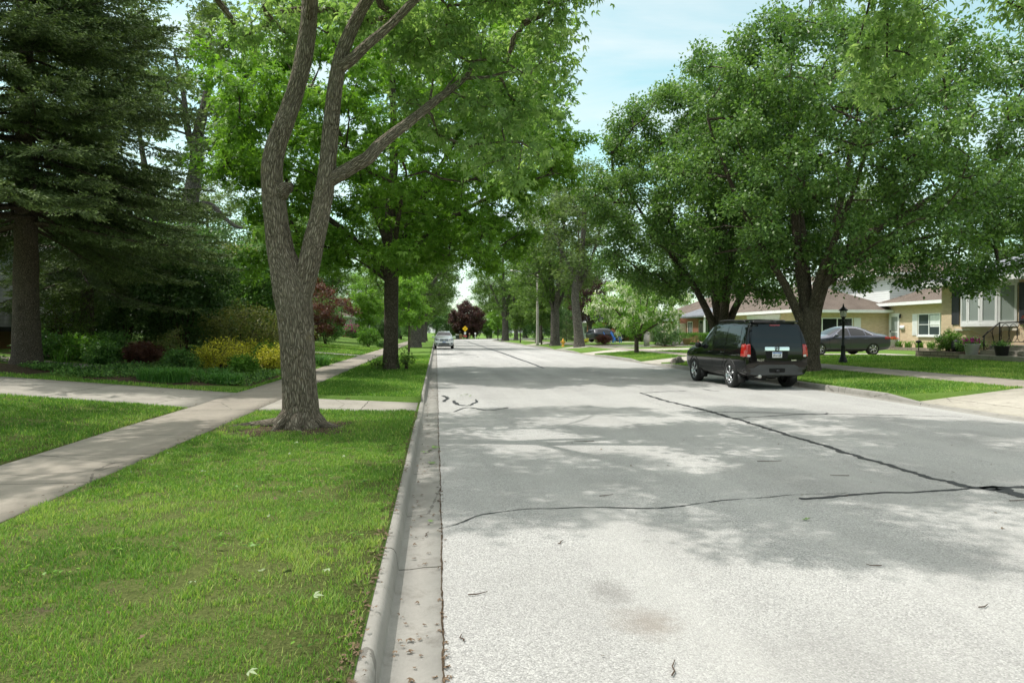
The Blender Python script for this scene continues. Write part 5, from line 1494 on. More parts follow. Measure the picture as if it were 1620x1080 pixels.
def door(root, face, wall, a0, a1, z0, z1, m='white_trim', glazed=True):
    f = MB()
    face_box(f, face, wall, a0-.09, a0, z0, z1+.09, .003, .07); face_box(f, face, wall, a1, a1+.09, z0, z1+.09, .003, .07); face_box(f, face, wall, a0, a1, z1, z1+.09, .003, .068)
    d = MB(); face_box(d, face, wall, a0, a1, z0, z1, .003, .03)
    dr = d.obj('door', M[m], root, True)
    f.obj('frame', M['white_trim'], dr, True)
    if glazed:
        g = MB(); face_box(g, face, wall, a0+.12, a1-.12, z0+1.02, z1-.14, .0302, .04); face_box(g, face, wall, a0+.12, a1-.12, z0+.2, z0+.92, .0302, .04)
        g.obj('pane', M['blind_glass'], dr, True)
    h = MB(); face_box(h, face, wall, a1-.09, a1-.05, z0+.95, z0+1.07, .04, .09); h.obj('handle', M['black_iron'], dr, True)
    return dr

def hip_roof(root, x0, x1, y0, y1, z, rise, over, m, gable=None, fascia='white_trim', parent=None):
    """hipped roof over a rectangle, with fascia and gutter"""
    X0, X1, Y0, Y1 = x0-over, x1+over, y0-over, y1+over
    w = min(X1-X0, Y1-Y0)/2
    if X1-X0 >= Y1-Y0: r0, r1 = ((X0+w) if gable != 'x' else X0, (Y0+Y1)/2), ((X1-w) if gable != 'x' else X1, (Y0+Y1)/2)
    else: r0, r1 = ((X0+X1)/2, (Y0+w) if gable != 'y' else Y0), ((X0+X1)/2, (Y1-w) if gable != 'y' else Y1)
    t = .03
    v = [(X0,Y0,z+t),(X1,Y0,z+t),(X1,Y1,z+t),(X0,Y1,z+t),(r0[0],r0[1],z+rise),(r1[0],r1[1],z+rise)]
    if X1-X0 >= Y1-Y0: f = [(0,1,5,4),(1,2,5),(2,3,4,5),(3,0,4)]
    else: f = [(0,1,4),(1,2,5,4),(2,3,5),(3,0,4,5)]
    mb = MB().add(v, f+[(3,2,1,0)])
    rf = mb.obj('roof', M[m], root, True)
    g = MB()
    h = .16
    g.box(X0-.10, X0-.002, Y0-.10, Y1+.10, z-h, z+t+.01).box(X1+.002, X1+.10, Y0-.10, Y1+.10, z-h, z+t+.01)
    g.box(X0-.002, X1+.002, Y0-.10, Y0-.002, z-h, z+t+.008).box(X0-.002, X1+.002, Y1+.002, Y1+.10, z-h, z+t+.008)
    g.box(X0, X1, Y0, Y1, z-h+.01, z-h+.04)
    g.obj('gutter', M[fascia], rf, True)
    return rf

def downspout(root, x, y, z0, z1, dx=0):
    MB().tube([(x+dx*1.6, y, z1), (x+dx*.3, y, z1-.22), (x, y, z1-.4), (x, y, z0+.12), (x-.12, y-.02, z0+.04)], .04, 8).obj('downspout', M['white_trim'], root, True)

def house_bay():
    gx = .75
    root = thing('brick_house', (24, 20, .5), 'yellow brick house with the white bow window and grey roof at the right edge', 'house')
    mb = MB().box(22.0, 31, 8.0, 27.7, .2, 3.62)
    mb.obj('wall', M['yellow_brick'], root, True)
    hip_roof(root, 22.0, 31, 8.0, 27.7, 3.70, 2.1, .55, 'grey_shingle')
    # bow window in five facets
    yc, hw, n = 25.15, 1.38, 5
    z0, z1 = 1.93, 3.45
    pts = []
    for k in range(n+1):
        a = R(-52)+R(104)*k/n
        pts.append((22.0-.62*(math.cos(a)-math.cos(R(52)))/(1-math.cos(R(52)))-.02*0, yc+hw*math.sin(a)/math.sin(R(52))))
    sill = MB().prism([(22.0-.003, yc-hw-.06)]+[(x-.06, y) for x, y in pts]+[(22.0-.003, yc+hw+.06)], z0-.14, z0)
    top = MB().prism([(22.0-.003, yc-hw-.06)]+[(x-.06, y) for x, y in pts]+[(22.0-.003, yc+hw+.06)], z1, z1+.14)
    bw = sill.obj('bow_window', M['white_trim'], root, True)
    top.obj('head', M['white_trim'], bw, True)
    und = MB().add([(22.0-.004, yc-hw*.9, z0-.145), (21.5, yc-.6, z0-.145), (21.5, yc+.6, z0-.145), (22.0-.004, yc+hw*.9, z0-.145), (22.0-.004, yc, z0-.62)], [(0,1,4),(1,2,4),(2,3,4),(0,3,2,1)])
    und.obj('corbel', M['cream_trim'], bw, True)
    for k in range(n):
        a, b = Vector((*pts[k], 0)), Vector((*pts[k+1], 0))
        d = (b-a); L = d.length; d.normalize(); nrm = Vector((-d.y, d.x, 0))
        if nrm.x > 0: nrm = -nrm
        def q(u, o, z): p = a+d*u+nrm*o; return (p.x, p.y, z)
        def strip(m, u0, u1, za, zb, o0, o1): m.add([q(u0,o0,za), q(u1,o0,za), q(u1,o1,za), q(u0,o1,za), q(u0,o0,zb), q(u1,o0,zb), q(u1,o1,zb), q(u0,o1,zb)], [(0,1,2,3),(7,6,5,4),(4,5,1,0),(5,6,2,1),(6,7,3,2),(7,4,0,3)])
        f = MB(); t = .085
        strip(f, .002, t, z0, z1, 0, .05); strip(f, L-t, L-.002, z0, z1, 0, .05); strip(f, t, L-t, z0, z0+.09, 0, .048); strip(f, t, L-t, z1-.09, z1, 0, .048)
        fr = f.obj('sash', M['white_trim'], bw, True)
        p = MB(); strip(p, t*.8, L-t*.8, z0+.07, z1-.07, -.01, .02); p.obj('pane', M['blind_glass'], bw, True)
    shutter(root, '-x', 22.0, yc+hw+.12, yc+hw+.52, z0-.05, z1, 'charcoal_shutter'); shutter(root, '-x', 22.0, yc-hw-.52, yc-hw-.12, z0-.05, z1, 'charcoal_shutter')
    s = MB(); face_box(s, '-x', 22.0, yc-hw-.1, yc+hw+.3, z0-.30, z0-.21, .003, .10); s.obj('ledge', M['cream_trim'], root, True)
    s = MB(); face_box(s, '-x', 22.0, 21.0, 22.6, 2.62, 2.80, .003, .18); s.obj('ledge', M['cream_trim'], root, True)
    # stoop and steps
    st = MB()
    st.box(19.75, 21.996, 18.5, 23.95, .3, .72); st.box(20.15, 21.994, 18.5, 23.40, .72, .90); st.box(20.55, 21.992, 18.5, 23.42, .90, 1.08)
    st.obj('front_step', M['stoop'], root, True)
    # wrought iron rail
    r = MB(); y = 23.3
    r.tube([(20.22, y, .72), (20.22, y, 1.42)], .022, 8).tube([(20.85, y, 1.08), (20.85, y, 1.92)], .02, 8).tube([(21.9, y, 1.08), (21.9, y, 1.95)], .022, 8)
    r.tube([(20.16, y, 1.38), (20.30, y, 1.50), (20.85, y, 1.92), (21.3, y, 1.93), (21.9, y, 1.95), (21.97, y, 1.88)], .022, 8).tube([(20.22, y, .88), (20.85, y, 1.20), (21.9, y, 1.20)], .012, 6)
    for k in range(5):
        c = 20.42+k*.33; zc = 1.15+.20*min(1, (c-20.22)/.63)+(.18 if c > 20.6 else .05); hh = .34
        r.tube([(c+.19*math.cos(a), y+.004*(k % 2), zc+hh*math.sin(a)) for a in [2*PI*j/20 for j in range(21)]], .011, 6)
    r.obj('railing', M['black_iron'], root, True)
    # block-edged bed along the wall
    e = MB().prism([(20.0, 23.97), (20.0, 26.1), (21.995, 26.1), (21.995, 26.32), (19.75, 26.32), (19.75, 23.97)], .35, .80)
    e.obj('block_edging', M['edging_block'], root, True)
    MB().box(20.001, 21.99, 23.97, 26.1, .35, .76).obj('planting_bed', M['soil'], root, True)
house_bay()

def house_garage():
    z = .4
    root = thing('brick_house', (27, 48, z), 'yellow brick house with a brown hipped garage roof and white siding upper storey', 'house')
    MB().box(24.2, 31.0, 44.0, 58, .1, 3.0).box(31.0, 39, 39.0, 58, .1, 3.42).obj('wall', M['yellow_brick'], root, True)
    MB().box(31.3, 39.2, 44.3, 57.5, 3.42, 5.6).obj('upper_wall', M['white_siding'], root, True)
    hip_roof(root, 24.2, 31.4, 44.0, 58, 3.05, 2.0, .45, 'brown_shingle')
    hip_roof(root, 31.0, 39, 38.6, 44.3, 3.5, 1.5, .5, 'brown_shingle')
    hip_roof(root, 31.3, 39.2, 44.3, 57.5, 5.65, 1.9, .45, 'brown_shingle')
    # garage door faces the street
    g = MB(); face_box(g, '-x', 24.2, 46.0, 51.0, .42, 2.62, .004, .06); g.obj('garage_door', M['white_panel'], root, True)
    g = MB(); face_box(g, '-x', 24.2, 45.9, 51.1, 2.622, 2.85, .004, .08); g.obj('garage_lintel', M['white_trim'], root, True)
    window(root, '-y', 44.0, 26.1, 28.35, 1.1, 2.55, 1, 'dark_glass'); shutter(root, '-y', 44.0, 28.45, 28.95, 1.1, 2.55, 'white_trim')
    downspout(root, 24.75, 43.92, .35, 2.95, .0)
    door(root, '-x', 31.0, 42.9, 43.75, .62, 2.75); window(root, '-x', 31.0, 39.05, 41.0, 1.35, 2.75, 1, 'house_glass', cross=True); shutter(root, '-x', 31.0, 41.1, 41.55, 1.35, 2.75, 'white_trim')
    c = MB(); face_box(c, '-x', 31.0, 39.15, 39.95, 1.9, 2.65, .031, .033); c.obj('curtain', M['curtain'], root, True)
    MB().rbox(30.88, 30.995, 42.3, 42.7, 1.72, 2.02, .02).obj('letterbox', M['white_trim'], root, True)
    l = MB().lathe([(0, .14), (.05, .12), (.07, .0), (.05, -.12), (0, -.14)], (30.86, 42.62, 2.62), 12).tube([(30.99, 42.62, 2.7), (30.86, 42.62, 2.78)], .015, 6)
    l.obj('wall_lamp', M['black_iron'], root, True)
    MB().rbox(29.4, 31.0-.003, 42.5, 44, .3, .62, .02).obj('front_step', M['stoop'], root, True)
    MB().prism([(29.7, 38.4), (30.98, 38.4), (30.98, 42.4), (29.7, 42.4)], .3, .58).obj('planting_bed', M['edging_block'], root, True)
house_garage()

def house_red():
    root = thing('brick_house', (30, 70, .4), 'red brick house with a grey porch roof behind the clipped hedge', 'house')
    MB().box(29, 38, 64, 80, .1, 3.4).obj('wall', M['red_brick'], root, True)
    MB().box(26.6, 28.99, 77, 86, .1, 2.6).obj('garage_wall', M['cream_trim'], root, True)
    rf = hip_roof(root, 29, 38, 64, 86, 3.5, 2.4, .6, 'brown_shingle')
    MB().box(33, 33.7, 70, 70.7, 4.6, 6.7).obj('chimney', M['red_brick'], rf, True)
    MB().add([(26.4,65.5,3.25),(29.3,65.5,4.2),(29.3,73.5,4.2),(26.4,73.5,3.25),(26.4,65.5,3.1),(29.3,65.5,3.1),(29.3,73.5,3.1),(26.4,73.5,3.1)], [(0,1,2,3),(7,6,5,4),(0,4,5,1),(3,2,6,7),(0,3,7,4),(1,5,6,2)]).obj('porch_roof', M['grey_shingle'], root, True)
    for y in (65.8, 73.2): MB().box(26.6, 26.75, y-.07, y+.07, .3, 3.098).obj('porch_post', M['white_trim'], root, True)
    window(root, '-x', 29, 64.4, 65.3, 1.5, 2.95, 0, 'house_glass'); window(root, '-x', 29, 69.6, 73.0, 1.2, 2.9, 2, 'house_glass'); door(root, '-x', 29, 66.7, 67.6, .6, 2.7)
    window(root, '-x', 29, 75, 76.4, 1.4, 2.8, 1); window(root, '-y', 64, 31, 33, 1.4, 2.8, 1)
house_red()

def house_far():
    root = thing('brick_house', (25, 100, .3), 'far house with a white garage door between orange brick piers', 'house')
    MB().box(25, 34, 94, 112, .0, 3.2).obj('wall', M['orange_brick'], root, True)
    MB().box(25.5, 34, 112.01, 120, .0, 3.2).obj('side_wall', M['white_siding'], root, True)
    hip_roof(root, 25, 34, 94, 120, 3.3, 2.4, .5, 'grey_shingle')
    g = MB(); face_box(g, '-x', 25, 104.6, 109.0, .3, 2.5, .004, .06); g.obj('garage_door', M['white_panel'], root, True)
    window(root, '-x', 25, 97, 99.5, 1.3, 2.6, 1); window(root, '-x', 25.5, 114, 116, 1.3, 2.6, 1); downspout(root, 24.94, 103.2, .3, 3.2)
house_far()

def house_spruce():
    root = thing('house', (-20, 30, .9), 'grey sided house with dark lower storey half hidden behind the spruce', 'house')
    MB().box(-27, -17.0, 23, 33.6, .6, 1.62).obj('lower_wall', M['bin_brown'], root, True)
    MB().box(-27.3, -16.75, 22.8, 33.8, 1.78, 5.0).obj('wall', M['grey_siding'], root, True)
    MB().box(-27.3, -16.70, 22.7, 33.85, 1.60, 1.775).obj('sill_beam', M['dark_trim'], root, True)
    hip_roof(root, -27.3, -16.75, 22.8, 33.8, 5.05, 2.2, .5, 'brown_shingle')
    window(root, '+x', -17.0, 24.6, 25.5, .72, 1.5, 1, 'dark_glass', .05, False); window(root, '+x', -17.0, 27.0, 28.3, .72, 1.52, 1, 'dark_glass', .06, False); window(root, '+x', -17.0, 25.7, 26.8, .72, 1.52, 0, 'dark_glass', .06, False)
    fr = window(root, '+x', -16.75, 29.2, 31.2, 2.6, 4.1, 1, 'house_glass')
    MB().box(-16.745, -16.45, 29.0, 31.4, 2.30, 2.50).tube([(-16.74, 29.3, 1.95), (-16.5, 29.3, 2.3)], .03, 6).tube([(-16.74, 31.1, 1.95), (-16.5, 31.1, 2.3)], .03, 6).obj('window_box', M['white_trim'], root, True)
    c = MB(); face_box(c, '+x', -16.75, 27.5, 27.66, 1.8, 4.95, .003, .05); c.obj('corner_board', M['white_trim'], root, True)
house_spruce()

def house_porch():
    root = thing('house', (-15, 112, .5), 'far sage house with a white glazed porch beyond the dark red tree', 'house')
    MB().box(-28, -13.4, 104, 122, .3, 1.2).obj('lower_wall', M['red_brick'], root, True)
    MB().box(-28, -13.3, 103.9, 122, 1.2, 3.9).obj('wall', M['sage_siding'], root, True)
    hip_roof(root, -28, -13.3, 103.9, 122, 3.98, 2.4, .5, 'brown_shingle')
    MB().box(-13.29, -11.2, 112, 118, 1.5, 4.0).obj('porch_wall', M['white_trim'], root, True)
    MB().box(-13.28, -10.9, 111.6, 118.4, 4.0, 4.25).obj('porch_roof', M['grey_shingle'], root, True)
    for x0, x1 in ((-13.1, -12.3), (-12.15, -11.35)): window(root, '-y', 112, x0, x1, 2.0, 3.6, 0, 'house_glass', .07, False)
    window(root, '+x', -11.2, 113, 115, 2.0, 3.6, 1, 'house_glass', .07, False)
    for x in (-18.2, -14.2): downspout(root, x, 103.8, .5, 3.9)
    window(root, '-y', 103.9, -22, -20, 1.9, 3.2, 1); window(root, '-y', 103.9, -17.5, -16, 1.9, 3.2, 1)
house_porch()
# ------------------------------------------------------------------ trees along the street, shrubs, garden plants
def shrub(name, loc, label, cat, leaf, rad, seed, n_cl, per, n_leaf, size, spread, kind='oval', aspect=.6, group=None, droop=.1, bloom=None, stems=5, up=.2, zc=None, upbias=.7, parts=True):
    rng = np.random.default_rng(seed)
    root = thing(name, loc, label, cat, 0, group)
    zc = rad[2] if zc is None else zc
    limbs = []
    for k in range(stems):
        a = 2*PI*k/stems+rng.random(); q = .45*rng.uniform(.6, 1)
        limbs.append([(.06*math.cos(a), .06*math.sin(a), -.05, .035), (rad[0]*q*.4*math.cos(a), rad[1]*q*.4*math.sin(a), zc*.45, .025), (rad[0]*q*math.cos(a), rad[1]*q*math.sin(a), zc*.95, .012)])
    s = min(rad)*.42
    cl = auto_clumps(rng, (0, 0, zc), (rad[0]*.85, rad[1]*.85, rad[2]*.85), n_cl, s, .35, .8, zmin=.08)
    tw, T, D = grow(rng, limbs, cl, per/max(s, .05)**2*.3, .004, up, power=.45, seg=.25)
    keep = T[:, 2] > .04
    T, D = T[keep], D[keep]
    limb_tubes(tw, limbs, 6, .15)
    tw.obj('trunk', M['twig_wood'], root)
    V, F, tone = leaves_at(rng, T, D, n_leaf, size, spread, kind, aspect, droop, upbias, .8)
    V[:, 2] = np.maximum(V[:, 2], .0)
    link('foliage', np_mesh('foliage', V, F, tone), M[leaf], root)
    if bloom:
        m, frac, n, sz = bloom
        top = T[(rng.random(len(T)) < frac) & (T[:, 2] > zc*.7)]
        if len(top):
            V, F, tone = leaves_at(rng, top+np.array([0, 0, spread*.5]), np.tile([0, 0, 1.0], (len(top), 1)), n, sz, spread*.6, 'oval', .8, -.3, .9)
            link('blossom', np_mesh('blossom', V, F, tone), M[m], root)
    return root

def blades(name, loc, label, cat, n, h, spread, seed, leaf='lily_leaf', w=.022, bloom=None, group=None):
    """arching strap leaves from one crown"""
    rng = np.random.default_rng(seed)
    root = thing(name, loc, label, cat, 0, group)
    a = rng.uniform(0, 2*PI, n); r0 = spread[0]*np.sqrt(rng.random(n)); b = rng.uniform(0, 2*PI, n)
    bx, by = r0*np.cos(b), r0*np.sin(b)*spread[1]/spread[0]
    hh = h*rng.uniform(.6, 1.15, n); reach = hh*rng.uniform(.25, .95, n)
    V = np.empty((n, 9, 3)); s = [0, .35, .65, .88]
    for i, t in enumerate(s):
        x = bx+np.cos(a)*reach*t**1.5; y = by+np.sin(a)*reach*t**1.5; z = hh*(1.35*t-.75*t**2.4)
        ww = w*(1-.6*t)*.5
        V[:, 2*i] = np.stack([x-np.sin(a)*ww, y+np.cos(a)*ww, z], 1); V[:, 2*i+1] = np.stack([x+np.sin(a)*ww, y-np.cos(a)*ww, z], 1)
    V[:, 8] = np.stack([bx+np.cos(a)*reach*1.12, by+np.sin(a)*reach*1.12, hh*.52], 1)
    q = (np.arange(n)*9)[:, None]
    F4 = np.concatenate([q+np.array([[2*i, 2*i+1, 2*i+3, 2*i+2]]) for i in range(3)]); F3 = q+np.array([[6, 7, 8]])
    tone = np.clip(.45+rng.normal(size=n)*.22, 0, 1)
    link('foliage', np_mesh('foliage', V.reshape(-1, 3), [F4, F3], np.tile(tone, 4)), M[leaf], root)
    return root

def build_street_trees():
    # big avenue tree used again and again further down the street
    L = [[(0,0,-.2,.72), (0,0,.15,.58), (0,0,.8,.48), (0,0,2.2,.45), (.05,0,3.2,.44)], [(0,0,2.6,.3), (-.5,0,4.6,.26), (-1.3,0,7.5,.2), (-2.2,.2,11,.1)], [(.05,0,2.8,.32), (.5,.1,5,.28), (1.0,.2,8.5,.2), (1.2,.3,13,.08)], [(.05,0,3,.2), (1.3,-.4,5.4,.16), (3,-.8,8,.08)], [(0,0,3,.2), (0,1.2,5.6,.15), (.2,2.8,9,.06)], [(0,0,3,.18), (-.2,-1.3,5.6,.14), (-.2,-3,8.6,.06)]]
    rng = np.random.default_rng(101)
    cl = auto_clumps(rng, (0, 0, 9.6), (5.0, 4.8, 5.8), 95, 1.25, .35, .7, zmin=3.6)
    r1, _, _ = make_tree('avenue_tree', (-1.95, 64.5, .15), 'big tree with two thick stems at the left kerb beside the far white car', 'tree', 'oak_bark', 'avenue_leaf', L, cl, 4.2, 46, .22, .5, 102, 'maple', .7, 12, .3, bark_disp(.06, 6, 1, .03), group='big trees lining the far street', twig_r=.014, droop=.35)
    # an airier, taller form
    L2 = [[(0,0,-.2,.62), (0,0,.2,.50), (-.1,0,1.5,.42), (-.35,0,4.0,.36), (-.3,0,5.5,.34), (.2,0,8,.26), (.4,0,12,.15), (.4,0,16,.05)], [(-.32,0,4.8,.22), (.8,0,7,.18), (1.8,.2,10,.10), (2.4,.2,13,.04)], [(-.2,0,6,.2), (-1.6,.1,8.5,.15), (-2.8,.2,12,.06)], [(0,0,7,.14), (.3,1.6,9.5,.1), (.4,2.8,12,.04)], [(0,0,7,.14), (.1,-1.6,9.5,.1), (0,-2.8,12,.04)]]
    rng = np.random.default_rng(103)
    cl = auto_clumps(rng, (0, 0, 11.0), (4.6, 4.4, 6.0), 70, 1.2, .35, .75, zmin=4.6)
    r2, _, _ = make_tree('avenue_tree', G(12.6, 59.6), 'tall tree with a pale leaning trunk right of the yellow hydrant', 'tree', 'oak_bark', 'oak_leaf', L2, cl, 4.4, 44, .22, .5, 104, 'maple', .65, 12, .3, bark_disp(.05, 6, 1, .03), group='big trees lining the far street', twig_r=.013, droop=.4)
    grp = 'big trees lining the far street'
    def cp(src, X, Y, rz, s, label, leaf=None): dup(src, G(X, Y, -.03), rz, s, label, leaf)
    cp(r1, 11.8, 67.5, 1.9, (.95,.95,1.08), 'big dark tree just left of the yellow hydrant on the right verge')
    cp(r1, 11.2, 111, 4.1, 1.12, 'thick trunked tree beyond the street light where the road bends right', 'avenue_leaf')
    cp(r2, 12.6, 84, 2.2, (.85,.85,.80), 'leafy tree right behind the concrete street light', 'avenue_leaf')
    cp(r1, -2.0, 96, .8, .92, 'tall tree at the left kerb beyond the white car')
    cp(r2, -2.2, 80, 4.4, (.95,.95,.85), 'dark leaved tree between the white car and the far left bend', 'avenue_leaf')
    cp(r1, -2.0, 118, 3.2, .95, 'farthest tree of the left kerb before the bend')
    cp(r2, 21, 118, 1.0, 1.0, 'tree on the inside of the far bend')
    cp(r1, 16, 137, 2.6, .9, 'round tree closing the inside of the far bend', 'oak_leaf')
    # beyond the bend and behind houses: each its own tree
    far = [(r1,-9,172,1.2,1.0,'oak_leaf','tree above the left end of the far hedge'), (r2,0,190,2.8,.72,'avenue_leaf','low tree in the gap of sky at the end of the street'), (r1,-16,150,.4,1.05,None,'far left tree beyond the sage house'), (r1,24,185,5.0,1.12,'avenue_leaf','tall tree behind the dark purple tree'), (r2,14,178,3.9,1.0,'avenue_leaf','tree rising right of the dark purple tree'), (r1,-5,205,3.0,.8,'olive_leaf','dull olive tree behind the far bins'),
           (r1,36,170,.3,1.1,'avenue_leaf','broad tree past the far bend, left of the others there'), (r2,48,160,2.3,1.1,'oak_leaf','tall tree past the far bend, right of the broad one'), (r1,-12.5,72,2.0,.85,'avenue_leaf','tree on the lawn behind the clipped round bush'), (r2,-17,88,3.3,1.0,'avenue_leaf','tall yard tree left of the sage house'), (r1,-23,70,1.1,1.05,'oak_leaf','yard tree behind the dark red maple'), (r1,-26,52,4.7,.72,'oak_leaf','yard tree behind the garden, right of the oak'),
           (r1,-31,36,2.7,.7,'oak_leaf','tree behind the grey sided house'), (r1,-8.2,128,5.5,.72,'avenue_leaf','tree beside the sage house at the far left'), (r2,-10,100,1.7,.62,'lime_leaf','light green yard tree before the sage house'), (r1,-27,112,1.5,1.1,'avenue_leaf','tree behind the roof of the sage house'),
           (r1,40,88,.9,1.1,'avenue_leaf','tree behind the red brick house'), (r2,43,64,3.1,1.0,'oak_leaf','tree behind the brown garage roof'), (r1,44,48,2.2,1.0,'avenue_leaf','tree behind the white siding storey'), (r1,36,32,4.0,.95,'avenue_leaf','tree behind the yellow brick houses'), (r2,37,104,5.2,1.0,'avenue_leaf','tree behind the far white garage door'), (r1,20.5,90,3.6,.62,'purple_leaf','purple leaved yard tree over the dark blue car'), (r2,22,104,.7,.8,'avenue_leaf','yard tree left of the white garage door')]
    for src, X, Y, rz, s, leaf, label in far:
        dup(src, G(X, Y, -.05), rz, s, label, leaf)
    dup(r2, (-12.2, 9.6, .72), 1.1, (.92,.8,.78), 'tree outside the left edge that shades the near lawn', 'avenue_leaf')
    for src, X, Y, rz, s, lab in ((r1, -2.3, -9, .7, .9, 'street tree behind the viewer by the left kerb'), (r1, 12.6, -10, 2.4, .95, 'street tree behind the viewer by the right kerb'), (r2, -2.3, -26, 3.7, .95, 'second street tree behind the viewer by the left kerb'), (r2, 12.6, -28, 5.1, 1.0, 'second street tree behind the viewer by the right kerb'), (r1, 5, -62, 1.1, 1.2, 'tree far behind the viewer')):
        dup(src, G(X, Y, -.03), rz, s, lab)
    # copper beech at the bend
    rng = np.random.default_rng(105)
    cl = auto_clumps(rng, (0, 0, 4.7), (3.9, 3.9, 4.1), 60, 1.05, .35, .8, zmin=.9)
    make_tree('purple_tree', (7.4, 163, -.02), 'dark purple leaved tree behind the yellow sign at the far end', 'tree', 'oak_bark', 'purple_leaf', [[(0,0,-.1,.3),(0,0,1,.25),(0,0,5,.18),(0,0,9.5,.05)], [(0,0,1.2,.12),(-2,0,4,.08),(-3.2,0,6.5,.03)], [(0,0,1.2,.12),(2,0,4,.08),(3.2,0,6.5,.03)]], cl, 8.5, 60, .28, .45, 106, 'oval', .7, 10, .4, None, twig_r=.013)
    # young trees
    L3 = [[(0,0,-.1,.09), (0,0,1,.07), (.02,0,2.4,.06), (0,0,4.6,.03), (0,0,5.6,.01)], [(0,0,1.9,.03), (-.6,0,3,.02), (-.9,0,4,.01)], [(0,0,2,.03), (.6,.1,3.1,.02), (.9,.1,4.2,.01)], [(0,0,2.1,.03), (0,-.6,3.2,.02), (0,-.9,4.2,.01)]]
    rng = np.random.default_rng(107)
    cl = auto_clumps(rng, (0, 0, 3.9), (1.5, 1.5, 2.1), 34, .5, .3, .8, zmin=1.9)
    s1, _, _ = make_tree('young_tree', (-1.95, 48.9, .15), 'thin young tree with lime leaves before the twin stemmed tree at the left kerb', 'tree', 'maple_bark', 'lime_leaf', L3, cl, 9, 46, .17, .26, 108, 'maple', .65, 8, .2, None, group='young trees on the verges', twig_r=.006)
    dup(s1, G(11.2, 91), 2.0, (1.0,1.0,1.0), 'young tree on the right verge by the kerb just left of the street light', 'avenue_leaf')
    dup(s1, G(10.9, 121), 1.0, 1.15, 'young lime tree on the tip of the verge at the far bend', 'lime_leaf')
    dup(s1, G(11.6, 75), 4.0, (1.25,1.25,1.15), 'young tree close behind the street light pole', 'avenue_leaf')
    dup(s1, (-7.3, 75, .36), 3.0, 1.0, 'young tree on the left lawn beyond the clipped bush', 'lime_leaf')
    # sumac-like red maple on the left lawn
    rng = np.random.default_rng(109)
    cl = auto_clumps(rng, (-.2, 0, 2.8), (4.2, 3.1, 2.1), 62, .8, .3, .6, zmin=.9)
    make_tree('japanese_maple', (-10.2, 52.5, .60), 'dark red Japanese maple spreading on the left lawn', 'tree', 'maple_bark', 'red_maple_leaf', [[(0,0,-.05,.16), (0,0,.6,.13)], [(0,0,.4,.1), (-.8,0,1.5,.07), (-1.9,0,2.6,.03)], [(0,0,.4,.1), (.9,0,1.3,.07), (2.0,0,2.1,.03)], [(0,0,.4,.1), (.2,.6,1.9,.06), (.3,.9,3.4,.03)], [(0,0,.4,.08), (.2,-.8,1.6,.05), (.2,-1.6,2.4,.02)]], cl, 11, 50, .17, .30, 110, 'maple', .5, 10, .15, None, twig_r=.007, droop=.4)
    # small conifer
    rng = np.random.default_rng(111)
    def cone(loc, label, h, r, seed):
        cl = []
        for k in range(12):
            z = h*(.08+.85*k/12); q = r*(1-k/12.5)
            for j in range(max(1, int(5*(1-k/13)))):
                a = j*2*PI/max(1, int(5*(1-k/13)))+k; cl.append(((q*.6*math.cos(a), q*.6*math.sin(a), z), (q*.42+.12, q*.42+.12, .22)))
        make_tree('small_spruce', loc, label, 'tree', 'spruce_bark', 'spruce_needle', [[(0,0,-.05,.09), (0,0,h*.5,.06), (0,0,h,.01)]], cl, 22, 40, .16, .2, seed, 'needle', .3, 8, .4, None, twig_r=.005, droop=.1)
    cone(G(16.9, 88), 'small dark conifer on the lawn right of the street light', 3.6, 1.5, 112)
    # suckers at the foot of the second maple
    for k, (x, y, h, lab) in enumerate(((-1.15, 26.0, .75, 'leafy sucker shoots at the right foot of the second maple'), (-2.25, 26.0, .5, 'leafy sucker shoots at the left foot of the second maple'))):
        shrub('sucker_shoots', (x, y, .15), lab, 'shoots', 'avenue_leaf', (.28, .25, h*.55), 120+k, 6, 3, 8, .10, .16, 'maple', stems=4)
build_street_trees()

